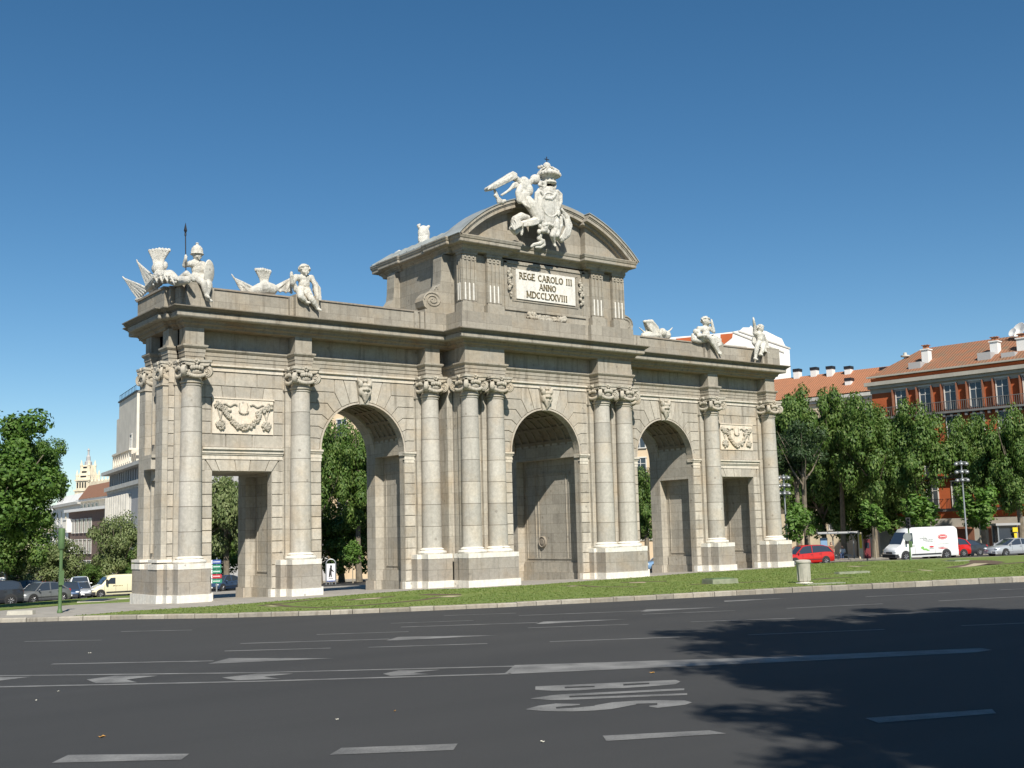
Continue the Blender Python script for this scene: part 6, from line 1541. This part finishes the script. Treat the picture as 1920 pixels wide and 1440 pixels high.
def van(name, label, front, rear, W, H, col, nose, high, r=.33, group=None):
    a = Vector(front); b = Vector(rear); d = b-a; L = hypot(d.x, d.y); c = (a+b)/2
    root = empty(name, (c.x, c.y, (a.z+b.z)/2), atan2(d.y, d.x), label, 'van', group); root.rotation_euler[1] = -atan2(d.z, L)
    w = W/2; m = MB(); wf = nose; secs = []
    hood = .44*H if high else .52*H
    P = [(0, .30*H, .84), (.015, .36*H, .93), (wf*.5, hood*.97, .98), (wf, hood*1.12, 1), (wf+.075, (hood*1.1+H)/2, 1), (wf+.15, H*.965, 1), (wf+.24, H, 1), (.965, H, 1), (.99, H*.975, .99), (1, H*.93, .97)]
    for f, z, q in P:
        x = (f-.5)*L; ww = w*q; tp = .80 if z > .8*H else .90
        secs.append([(x, -ww*.94, .24), (x, -ww, .42), (x, -ww, min(z*.62, .62*H)), (x, -ww*(.97 if z > .6*H else .98), z-.14), (x, -ww*tp, z-.02), (x, 0, z), (x, ww*tp, z-.02), (x, ww*(.97 if z > .6*H else .98), z-.14), (x, ww, min(z*.62, .62*H)), (x, ww, .42), (x, ww*.94, .24)])
    loft(m, secs); body = m.build('body', col, root, True, ang=40)
    m = MB()                                             # windscreen and door windows
    x0, x1 = (wf+.012-.5)*L, (wf+.135-.5)*L; z0, z1 = hood*1.16, H*.90 if not high else H*.86
    zs = lambda x: 0
    x1b = x0+(x1-x0)*((z1-z0)/(H*.965-z0)) if H*.965 > z0 else x1
    m.quad((x0-.05, -w*.86, z0), (x0-.05, w*.86, z0), (x1b-.05, w*.78, z1), (x1b-.05, -w*.78, z1)); m.build('windscreen', M_GLS, root)
    m = MB()
    for sd in (-1, 1):
        y = sd*(w*1.0+.012); dx = .26*L*.85; zt = z1-.06
        p = [(x0+.22, y, z0+.02), (x0+.95 if high else x0+1.05, y, z0-.02), (x0+.95 if high else x0+1.05, sd*(w*.975+.012), zt), (x1b+.22, sd*(w*.975+.012), zt)]
        m.quad(*(p if sd < 0 else p[::-1]))
    m.build('door_window', M_GLS, root, fix=False)
    if r not in WM: WM[r] = wheelmesh(r)
    ty, ri = WM[r]
    for f in (.155, .80):
        for sd in (-1, 1):
            x = (f-.5)*L; o = child('wheel', ty, root, (x, sd*(w-.08), r), 0 if sd < 0 else pi); child('rim', ri, o)
            ar = MB(); ar.lathe([(.0, sd*(w-.14)), (r*1.2, sd*(w-.14)), (r*1.2, sd*(w+.008)), (r*1.02, sd*(w+.008))], (x, 0, r+.04), 24, axis='Y'); ar.build('wheel_arch', M_TRIMB, body)
    m = MB(); m.box(-L/2-.06, -L/2+.3, -w*.97, w*.97, .26, .52); m.box(L/2-.1, L/2+.05, -w*.9, w*.9, .3, .45)
    for sd in (-1, 1): m.box(-L*.25, L*.22, sd*w, sd*(w+.02), .40, .50)
    m.build('bumper', M_TRIMB, root)
    m = MB(); m.box(-L/2-.02, -L/2+.1, -w*.45, w*.45, .56, .70); m.build('grille', M_TRIMB, root)
    for sd in (-1, 1):
        m = MB(); m.ball((-L*.475, sd*w*.74, .70), (.16, .2, .11), 12, 8); m.build('headlamp', M_LAMP, root, True)
        m = MB(); m.box(L/2-.03, L/2+.015, sd*w*.86, sd*w*.98, .7, 1.2); m.build('tail_lamp', M_TAIL, root)
        m = MB(); m.box(x0+.25, x0+.4, sd*(w+.06), sd*(w+.26), z0+.0, z0+.38); m.tube([(x0+.3, sd*w*.98, z0+.1), (x0+.3, sd*(w+.1), z0+.15)], .025, 5); m.build('wing_mirror', M_TRIMB, root)
    m = MB()
    for sd in (-1, 1):
        for x in (x0+.15, x0+1.08, L*.12): m.box(x, x+.015, sd*w-.003*sd, sd*(w+.006), .45, .58*H)
        m.box(x0+.9, x0+1.04, sd*w, sd*(w+.02), hood*.98, hood*.98+.04)
    m.build('door_seam', M_TRIMB, body)
    return root, w, L
def gp_(px, dep): return gD(px, dep, -.125)
GC = 'cars on the left carriageway'; GR = 'cars on the right carriageway'
car('car', 'dark charcoal estate car with alloy wheels, cut by the left edge', gp_(-78, 76), gp_(42, 78.5), 'suv', 1.85, 1.68, C_DARK, .35, group=GC)
car('car', 'silver-grey saloon car between the dark estate and the green signal post', gp_(36, 79.5), gp_(124, 82.6), 'sedan', 1.78, 1.46, C_GREY, .31, group=GC)
car('car', 'black car with only its roof showing behind the silver-grey saloon', gp_(2, 89), gp_(74, 92), 'suv', 1.85, 1.72, C_DARK, .34, group=GC)
car('car', 'small red car mostly hidden behind the silver-grey saloon', gp_(64, 96), gp_(104, 98), 'hatch', 1.65, 1.6, C_RED, .29, group=GC)
car('car', 'dark blue car nose-on, just right of the green signal post', gp_(132, 90), gp_(134, 94), 'hatch', 1.66, 1.42, C_BLUE, .29, group=GC)
car('car', 'pale silver car facing the viewer beside the cream van', gp_(155, 92), gp_(150, 96), 'sedan', 1.68, 1.40, C_SIL, .29, group=GC)
car('car', 'white car behind the pale silver one', gp_(153, 106), gp_(150, 110), 'suv', 1.8, 1.9, C_WHITE, .3, group=GC)
cv, w_, L_ = van('van', 'cream delivery van half hidden behind the left pier of the gate', gp_(170, 95.5), gp_(274, 98), 1.85, 1.88, C_CREAM, .17, False, .31)
m = MB()
for i in range(7): m.box(-.62+i*.12, -.56+i*.12, -w_-.012, -w_, .92+.01*(i % 2), 1.0)
m.build('side_lettering', plain('brown_ink', (.25, .18, .06), .7), cv)
car('car', 'dark blue car in shade seen low through the left doorway', gp_(396, 100), gp_(444, 103), 'sedan', 1.7, 1.4, C_BLUE, .3, group=GC)
car('car', 'pale blue car edge showing left of the direction sign', gp_(360, 106), gp_(404, 109), 'suv', 1.8, 2.0, C_LBLUE, .3, group=GC)
car('car', 'red hatchback next to the right end of the gate', gp_(1463, 90.5), gp_(1553, 91.6), 'hatch', 1.7, 1.56, C_RED, .30, group=GR)
car('car', 'boxy red car behind the white van', gp_(1728, 94.5), gp_(1809, 95.5), 'hatch', 1.6, 1.6, C_RED, .30, group=GR)
car('car', 'dark charcoal car behind the boxy red car', gp_(1750, 98.5), gp_(1841, 99.8), 'sedan', 1.74, 1.42, C_DARK, .30, group=GR)
car('car', 'silver coupe with rounded roof at the right edge', gp_(1853, 91.5), gp_(1940, 93), 'coupe', 1.66, 1.42, C_SIL, .29, group=GR)
car('car', 'light blue car showing in the gap beside the right arch', gp_(1205, 100), gp_(1290, 101), 'hatch', 1.7, 1.5, C_LBLUE, .3, group=GR)
wv, w_, L_ = van('van', 'tall white van with a red oval badge and green lettering on its side', gp_(1665, 90), gp_(1782, 91.2), 1.98, 2.56, C_WHITE, .10, True, .34)
INK = plain('grey_ink', (.16, .18, .18), .7); GREEN = plain('green_ink', (.20, .45, .10), .7); REDI = plain('red_ink', (.55, .03, .04), .7)
def oval(mb, cx, cz, rx, rz, y, n=28): mb.prismY([(cx+rx*cos(2*pi*i/n), cz+rz*sin(2*pi*i/n)) for i in range(n)], y, y+.01)
def textobj(txt, size, mat, parent, loc, rot, name, sx=1., bold=.0, ext=.004):
    cu = bpy.data.curves.new(name, 'FONT'); cu.body = txt; cu.size = size; cu.extrude = ext; cu.offset = bold; cu.align_x = 'CENTER'; cu.align_y = 'CENTER'
    o = bpy.data.objects.new(name, cu); COL.objects.link(o); dg = bpy.context.evaluated_depsgraph_get(); me = bpy.data.meshes.new_from_object(o.evaluated_get(dg)); bpy.data.objects.remove(o)
    me.name = name; me.materials.clear(); me.materials.append(mat); q = bpy.data.objects.new(name, me); COL.objects.link(q); q.parent = parent; q.location = loc; q.rotation_euler = rot; q.scale = (sx, 1, 1); return q
Y_ = -w_-.014; m = MB(); oval(m, 1.42, 1.74, .43, .21, Y_); bo_ = m.build('oval_badge', REDI, wv); m = MB(); oval(m, 1.42, 1.74, .38, .165, Y_-.006); m.build('badge_ring', C_WHITE, bo_); m = MB(); oval(m, 1.42, 1.74, .35, .14, Y_-.012); m.build('badge_field', REDI, bo_)
m = MB()
for i in range(6): m.box(1.18+i*.085, 1.235+i*.085, Y_-.03, Y_-.022, 1.70, 1.79)
m.build('badge_lettering', C_WHITE, bo_)
m = MB()
for x0_, n_, z_, h_ in ((-.62, 8, 1.62, .09), (-.30, 10, 1.50, .09), (-.12, 8, 1.38, .06), (-.3, 3, 1.76, .06), (.92, 12, 1.16, .045)):
    for i in range(n_): m.box(x0_+i*.085, x0_+i*.085+.058, Y_, Y_+.01, z_, z_+h_*(.75+.25*((i*7) % 3 == 0)))
m.build('side_lettering', INK, wv)
m = MB(); oval(m, -.42, .95, .14, .10, Y_); oval(m, -.2, .82, .22, .07, Y_); oval(m, .05, .74, .15, .05, Y_); m.build('leaf_emblem', GREEN, wv)
m = MB(); oval(m, .38, 1.0, .2, .065, Y_); m.build('small_badge', REDI, wv); m = MB(); m.box(.18, .58, Y_, Y_+.01, .86, .9); m.box(.95, 1.5, Y_, Y_+.01, .93, .96); m.build('small_caption', INK, wv)
m = MB(); m.prismY([(.9, .86), (1.3, .80), (1.9, .83), (1.3, .90)], Y_, Y_+.01); m.build('red_swoosh', REDI, wv)
# ================================================================== STREET FURNITURE
M_GREENP = plain('green_post_paint', (.085, .15, .055), .6, 0, .08, 4); M_STEEL = plain('galvanised_steel', (.36, .37, .37), .45, .6, .08, 4); M_CONC = plain('cast_concrete', (.42, .395, .33), .85, 0, .12, 5, .2)
M_BLUE = plain('sign_blue', (.05, .10, .32), .5); M_SGRN = plain('sign_green', (.03, .22, .13), .5); M_SRED = plain('sign_red', (.42, .03, .04), .5); M_WP = plain('sign_white', (.8, .8, .8), .5); M_YEL = plain('yellow_plastic', (.75, .55, .02), .5)
M_SHELT = glassmat(); M_SHELT.name = 'shelter_glass'; M_SHELT.node_tree.nodes['Principled BSDF'].inputs['Transmission Weight'].default_value = .7; M_SHELT.node_tree.nodes['Principled BSDF'].inputs['Base Color'].default_value = (.7, .8, .8, 1)
p = atG(112, 1149); R_ = empty('traffic_light', p, 0, 'green signal post seen from behind at the corner of the near lawn', 'traffic light')
d = (CAM-p); az = atan2(d.y, d.x)+pi/2
m = MB(); m.lathe([(.11, 0), (.11, .08), (.085, .12), (.075, .2), (.07, 2.6), (.09, 2.62), (.09, 2.68)], n=18); m.build('post', M_GREENP, R_, True)
m = MB(); m.lathe([(.12, 2.66), (.135, 2.7), (.135, 3.48), (.12, 3.52), (.0, 3.53)], n=20); h = m.build('signal_housing', M_GREENP, R_, True)
for k in range(3):
    m = MB(); z = 2.85+k*.24; m.M = Matrix.Rotation(az, 4, 'Z'); m.lathe([(.095, .12), (.105, .16), (.105, .34), (.1, .34), (.095, .2), (0, .18)], (-.07, 0, z), 14, axis='Y'); m.build('lamp_hood', M_TRIMB, h)
m = MB(); m.box(-.1, .1, -.14, -.06, 1.15, 1.75); m.build('control_box', M_GREENP, R_)
p = gD(1704, 84.); R_ = empty('traffic_light', p, atan2((CAM-p).y, (CAM-p).x)+pi/2, 'dark signal post with a grey disc sign in front of the white van', 'traffic light')
m = MB(); m.lathe([(.1, 0), (.09, .1), (.06, .2), (.055, 3.1)], n=12); m.build('post', M_GREENP, R_, True)
m = MB(); m.box(-.16, .16, -.14, .12, 2.35, 3.15); h = m.build('signal_housing', M_TRIMB, R_)
for k in range(3): m = MB(); m.lathe([(.1, -.14), (.11, -.3), (.1, -.3), (.09, -.16), (0, -.15)], (0, 0, 2.5+k*.25), 14, axis='Y'); m.build('lamp_hood', M_TRIMB, h)
m = MB(); m.lathe([(.0, -.07), (.30, -.07), (.30, -.05), (.0, -.05)], (-.12, 0, 1.72), 24, axis='Y'); m.build('disc_sign', M_STEEL, R_); m = MB(); m.box(.06, .2, -.1, .06, .95, 1.4); m.build('control_box', M_GREENP, R_)
def lamp(px, dep, ytop, label, tiers):
    p = gD(px, dep); zt = atD(px, ytop, dep).z-p.z; R_ = empty('street_lamp', p, atan2((CAM-p).y, (CAM-p).x)+pi/2, label, 'street lamp', 'tall lamp posts on the far pavement')
    m = MB(); m.lathe([(.16, 0), (.14, .5), (.09, .7), (.055, zt)], n=12); m.build('post', M_STEEL, R_, True)
    for t in range(tiers):
        z = zt-.15-t*.72; q = MB(); q.tube([(-.42, 0, z), (.42, 0, z)], .035, 6); q.tube([(0, -.35, z), (0, .35, z)], .035, 6); q.build('cross_arm', M_STEEL, R_)
        for x, y in ((-.42, 0), (.42, 0), (0, -.35)):
            q = MB(); q.ball((x, y, z-.18), (.2, .2, .16), 12, 8); q.lathe([(.16, .08), (.18, .14), (.05, .2), (.0, .2)], (x, y, z-.2), 12); q.build('lamp_head', M_STEEL, R_, True)
lamp(1475, 104, 889, 'tall multi-headed lamp post beside the right end of the gate', 3); lamp(1812, 99, 862, 'tall multi-headed lamp post above the charcoal car', 3)
def totem(px, dep, label, w_=.82, h_=2.2):
    p = gD(px, dep); R_ = empty('advertising_totem', p, atan2((CAM-p).y, (CAM-p).x)+pi/2, label, 'sign', 'arched poster stands')
    m = MB(); pts = [(-w_/2, 0, 0)]+[(-w_/2, 0, h_-w_/2-.0)]+[(w_/2*cos(pi-pi*i/12), 0, h_-w_/2+w_/2*sin(pi-pi*i/12)) for i in range(1, 12)]+[(w_/2, 0, h_-w_/2), (w_/2, 0, 0)]
    m.tube(pts, .055, 8); m.tube([(-.1, 0, 0), (-.1, 0, .4)], .05, 6); m.tube([(.1, 0, 0), (.1, 0, .4)], .05, 6); m.build('frame', M_STEEL, R_, True)
    m = MB(); m.box(-w_/2+.05, w_/2-.05, -.05, .05, .34, h_-w_/2+.02); pn = m.build('poster', M_WP, R_)
    m = MB(); y = -.062                                  # dark standing figure printed on the poster
    for P in ([(-.06, 1.45), (.08, 1.42), (.12, 1.6), (.04, 1.7), (-.08, 1.64)], [(-.16, 1.0), (.06, .98), (.1, 1.44), (-.1, 1.46)], [(.05, 1.38), (.27, 1.12), (.24, 1.06), (.04, 1.2)], [(-.2, .66), (-.08, .64), (-.02, 1.02), (-.16, 1.02)], [(-.02, .66), (.1, .66), (.06, 1.0), (-.06, 1.02)]): m.prismY(P, y, y+.012)
    for i in range(5): m.box(-.18+i*.08, -.125+i*.08, y, y+.01, .50, .57)
    m.build('printed_figure', M_TRIMB, pn); m = MB(); m.box(-w_/2+.05, w_/2-.05, -.055, .055, .26, .35); m.build('poster_foot', M_BLUE, pn)
totem(620, 100, 'white poster stand with arched frame seen through the left arch'); totem(1, 82, 'white poster stand with arched frame cut by the left edge')
p = gD(407, 86); R_ = empty('direction_sign', p, atan2((CAM-p).y, (CAM-p).x)+pi/2, 'post with five stacked direction boards, blue, green and red, in the left doorway', 'sign')
zt = atD(407, 1046, 86).z-p.z; m = MB(); m.lathe([(.06, 0), (.05, zt), (.0, zt+.03)], n=10); m.build('post', M_STEEL, R_, True)
for k, mt in enumerate((M_BLUE, M_SGRN, M_SGRN, M_SRED, M_SGRN)):
    z1 = zt-.14-k*.36; x1 = .33+.02*k; m = MB(); m.prismY([(-.33, z1-.3), (x1-.05, z1-.3), (x1, z1-.15), (x1-.05, z1), (-.33, z1)], -.09, -.05); bd = m.build('board', mt, R_)
    m = MB(); m.box(-.42, -.325, -.095, -.045, z1-.3, z1); 
    for i in range(6): m.box(-.24+i*.085, -.19+i*.085, -.096, -.089, z1-.19, z1-.11)
    m.build('board_lettering', M_WP, bd)
# round concrete litter bin
p = atG(1508, 1093.5, .02); R_ = empty('litter_bin', p, 0, 'round tapered concrete litter bin on the lawn near the kerb', 'bin')
m = MB(); m.lathe([(.25, .08), (.30, .12), (.34, .95), (.35, 1.0), (.33, 1.0), (.30, .6)], n=28)
for k in range(10): a = 2*pi*k/10; m.lathe([(.022, .13), (.022, .94)], (.325*cos(a)*.97, .325*sin(a)*.97, 0), 6)
m.build('barrel', M_CONC, R_, True); m = MB(); m.lathe([(.37, .99), (.38, 1.02), (.37, 1.08), (.3, 1.12), (.16, 1.14), (.15, 1.08)], n=28); m.build('lid', M_CONC, R_, True)
m = MB(); m.lathe([(.28, .0), (.28, .05), (.22, .09)], n=20); m.box(-.5, .25, -.35, .1, -.01, .045); m.build('foot', S_WHITE, R_)
# slabs and boxes in the lawn
def slab(name, label, px, py, sx, sy, sz, rz, mat, lid=None):
    p = atG(px, py, .02); R_ = empty(name, p, rz, label, 'slab' if sz < .3 else 'box', None); m = MB(); m.frus((-sx/2, sx/2, -sy/2, sy/2), -.05, (-sx/2+.03, sx/2-.03, -sy/2+.03, sy/2-.03), sz); m.build('slab', mat, R_)
    if lid: m = MB(); m.box(-sx/2+.15, sx/2-.15, -sy/2+.12, sy/2-.12, sz, sz+.03); m.build('lid', lid, R_)
M_GCON = plain('mossy_concrete', (.22, .235, .16), .9, 0, .2, 4)
slab('utility_box', 'low greenish concrete utility box on the lawn in front of the right doorway', 1350, 1094, 1.5, 1.1, .24, radians(-16), M_GCON, M_GREENP)
slab('stone_slab', 'narrow pale slab set in the lawn right of the bin', 1598, 1075.5, 2.2, .5, .12, radians(-14), M_GCON)
slab('stone_slab', 'thin pale slab lying in front of the litter bin', 1545, 1095, 2.2, .5, .05, radians(-17), M_GCON)
slab('access_cover', 'dark square cover with pale edges in the left-hand lawn', 184, 1127.5, 1.7, 2.6, .07, radians(-35), M_CONC, M_IRON)
slab('kerb_block', 'loose pale kerb block on the path by the left edge', 40, 1151, 1.1, .35, .14, radians(-38), M_CONC)
slab('stone_slab', 'pale slab beside the dark cover left of the gate', 222, 1123.5, 1.6, .8, .06, radians(-35), M_CONC)
slab('valve_cover', 'greenish flat cover in the lawn before the silver coupe', 1795, 1052, 1.4, 1., .06, radians(-14), M_GCON, M_GREENP)
# bus shelter
a = gD(1535, 108); b = gD(1614, 107.3); dd = b-a; LL = hypot(dd.x, dd.y)
R_ = empty('bus_shelter', a, atan2(dd.y, dd.x), 'open bus shelter with curved grey roof and bench under the trees', 'bus shelter'); zt = atD(1575, 1002, 108).z-a.z
m = MB(); n = 8
P = [(-.35+1.75*i/n, zt+.26*sin(pi*(.12+.72*i/n))) for i in range(n+1)]
vs = [(-.1, y, z) for y, z in P]+[(LL-.2, y, z) for y, z in P]; vs += [(x, y, z-.05) for x, y, z in vs]; q = n+1
m.add(vs, [(i, i+1, q+i+1, q+i) for i in range(n)]+[(2*q+i, 3*q+i, 3*q+i+1, 2*q+i+1) for i in range(n)]+[(0, q, 3*q, 2*q), (n, 2*q+n, 3*q+n, q+n)]); rf_ = m.build('roof', M_GREYB, R_)
m = MB(); 
for i in range(5): x = -.1+i*(LL-.1)/4; m.tube([(x, y, z+.03) for y, z in P], .04, 5)
m.tube([(-.1, -.35, P[0][1]), (LL-.2, -.35, P[0][1])], .05, 6); m.build('roof_rib', M_STEEL, rf_)
for x in (1.3, LL-.7): m = MB(); m.tube([(x, .3, 0), (x, .3, zt-.3), (x-.2, .1, zt)], .06, 8); m.tube([(x, .3, zt-.3), (x+.25, .5, zt+.05)], .05, 6); m.build('post', M_STEEL, R_, True)
m = MB(); m.box(1.5, LL-.9, .85, 1.15, .42, .5); m.box(1.7, 1.76, .9, 1.1, 0, .42); m.box(LL-1.2, LL-1.14, .9, 1.1, 0, .42); m.build('bench', M_STEEL, R_)
m = MB(); m.box(.1, .8, .2, .4, .15, 2.15); sp__ = m.build('poster_panel', M_STEEL, R_); m = MB(); m.box(.16, .74, .185, .2, .25, 2.05); m.build('poster', C_LBLUE, sp__)
p = gD(1612, 106.5); R_ = empty('advertising_column', p, YAW, 'slim white and yellow notice column at the end of the bus shelter', 'sign'); m = MB(); m.box(-.18, .18, -.1, .1, 0, 2.5); m.build('panel', M_CREAM, R_); m = MB(); m.box(-.12, .12, -.12, -.1, 1., 2.3); m.build('notice', M_YEL, R_)
p = gD(1623, 107.5); R_ = empty('ticket_machine', p, YAW, 'dark red machine beside the notice column', 'machine'); m = MB(); m.box(-.3, .3, -.25, .25, 0, 1.75); m.box(-.33, .33, -.28, .28, 1.75, 1.82); m.build('cabinet', plain('dark_red_metal', (.16, .02, .025), .5), R_); m = MB(); m.box(-.2, .2, -.27, -.25, 1.0, 1.5); m.build('display', M_GLASS, R_)
p = gD(1884, 102); R_ = empty('kiosk', p, YAW, 'small glazed kiosk with flat canopy behind the silver coupe', 'kiosk'); m = MB()
for x in (-.85, .85):
    for y in (-.6, .6): m.box(x-.05, x+.05, y-.05, y+.05, 0, 2.4)
m.box(-.9, .9, -.65, .65, 0, .9); m.build('frame', M_STEEL, R_); m = MB(); m.box(-1.1, 1.1, -.85, .85, 2.4, 2.6); m.build('canopy', M_GREYB, R_); m = MB(); m.box(-.8, .8, -.58, .58, .9, 2.4); m.build('glazing', M_GLASS, R_); m = MB(); m.box(.35, .8, -.9, -.8, 1.8, 2.2); m.box(.45, .7, -.9, -.8, 1.2, 1.7); m.build('yellow_sign', M_YEL, R_)
# ---- people at the shelter
SKIN = plain('skin', (.50, .30, .21), .6); HAIRM = plain('dark_hair', (.04, .03, .02), .7)
def person(p, rz, label, top, bottom, sit=False, bag=False):
    R_ = empty('person', p, rz, label, 'person'); S = 1.0; b = Blob(); hz = .92 if not sit else .52
    N = V((0, 0, hz+.50)); Hh = V((0, -.01, hz+.66))
    b.ell((0, 0, hz+.02), (.17, .12, .14)); b.ell((0, 0, hz+.2), (.155, .11, .16)); b.ell((0, 0, hz+.37), (.185, .12, .15)); b.cap(N-V((0, 0, .06)), Hh-V((0, 0, .05)), .055, .05); face(b, Hh, .105, (0, -1, 0))
    for s in (-1, 1):
        sh = V((s*.19, 0, hz+.43)); el = sh+V((s*.05, -.02, -.28)); wr = el+V((-s*.02, -.1 if not sit else -.2, -.22 if not sit else .0)); b.cap(sh, el, .052, .042); b.cap(el, wr, .042, .03); hand(b, wr+V((0, -.02, -.04)), (0, -.3, -1), .035)
        if sit: kn = V((s*.1, -.44, .5)); an = V((s*.1, -.42, .08))
        else: kn = V((s*.1, -.03+.04*s, .49)); an = V((s*.1, .02+.08*s, .08))
        b.cap((s*.09, 0, hz), kn, .085, .058); b.cap(kn, kn.lerp(an, .4), .056, .058); b.cap(kn.lerp(an, .4), an, .056, .038); foot(b, an-V((0, 0, .03)), V((0, -.16, -.01)), .042)
    b.build('body', SKIN, R_, .016, 1)
    c = Blob(); c.ell((0, 0, hz+.05), (.19, .14, .14)); c.ell((0, 0, hz+.2), (.175, .13, .17)); c.ell((0, 0, hz+.37), (.205, .138, .13))
    for s in (-1, 1): sh = V((s*.19, 0, hz+.43)); el = sh+V((s*.05, -.02, -.28)); c.cap(sh, el, .066, .056)
    c.build('shirt', top, R_, .018, 1)
    c = Blob(); c.ell((0, 0, hz-.02), (.185, .14, .13))
    for s in (-1, 1):
        if sit: kn = V((s*.1, -.44, .5)); an = V((s*.1, -.42, .14))
        else: kn = V((s*.1, -.03+.04*s, .49)); an = V((s*.1, .02+.08*s, .14))
        c.cap((s*.09, 0, hz), kn, .10, .075); c.cap(kn, an, .074, .06)
    c.build('trousers', bottom, R_, .018, 1)
    c = Blob(); c.ell(Hh+V((0, .025, .03)), (.105, .11, .105)); c.ell(Hh+V((0, .07, -.04)), (.09, .06, .1)); c.build('hair', HAIRM, R_, .014, 1)
p = gD(1557, 106.); person(p, atan2((CAM-p).y, (CAM-p).x)+pi/2+.5, 'person in a brown top standing at the left post of the bus shelter', plain('brown_cloth', (.22, .13, .08), .9), plain('dark_cloth', (.05, .05, .06), .9))
a = R_ = None
p = gD(1589, 107.)+V((.3, .9, 0)); person(p, atan2((CAM-p).y, (CAM-p).x)+pi/2-.2, 'person in a white top sitting on the bus shelter bench', plain('white_cloth', (.75, .75, .73), .9), plain('blue_cloth', (.06, .09, .18), .9), True)
# fallen leaves on the near carriageway
M_LEAFB = plain('dry_leaf', (.50, .26, .06), .8, 0, .2, 20); M_LIT = plain('paper_scrap', (.7, .66, .55), .8)
rg = random.Random(5)
for i, (px, py, s_, mt, nm, lb) in enumerate(((190, 1382, .085, M_LEAFB, 'fallen_leaf', 'curled orange leaf on the near lane above the left dash'), (1223, 1262, .07, M_LEAFB, 'fallen_leaf', 'dry leaf between the thick white line and the lane lettering'), (740, 1334, .03, M_LEAFB, 'fallen_leaf', 'tiny dry leaf on the open asphalt in the middle of the near lane'),
   (632, 1350, .03, M_LIT, 'paper_scrap', 'tiny pale scrap on the near lane left of the lane lettering'), (109, 1297, .05, M_LIT, 'paper_scrap', 'pale scrap just below the double line at the left'), (68, 1314, .03, M_LIT, 'paper_scrap', 'smallest pale scrap in the left part of the near lane'), (168, 1225, .05, M_LIT, 'paper_scrap', 'pale scrap in the far lane above the long left arrow'), (1017, 1392, .05, M_LIT, 'paper_scrap', 'pale scrap left of the third near dash'))):
    p = atG(px, py, -.127); m = MB(); n = 9; vs = []
    for k in range(n): a = 2*pi*k/n; r_ = s_*(1 if k % 2 else .62)*rg.uniform(.8, 1.1); vs.append((r_*cos(a), r_*.7*sin(a), .006+.018*abs(sin(a*1.5))))
    vs.append((0, 0, .004)); m.add(vs, [(k, (k+1) % n, n) for k in range(n)]); o = m.build(nm, mt, None, fix=False); o.location = p; o.rotation_euler = (0, 0, rg.uniform(0, 6)); tag(o, lb, 'leaf' if 'leaf' in nm else 'scrap')
print('objects', len(bpy.data.objects), 'polys', sum(len(o.data.polygons) for o in bpy.data.objects if o.type == 'MESH'))
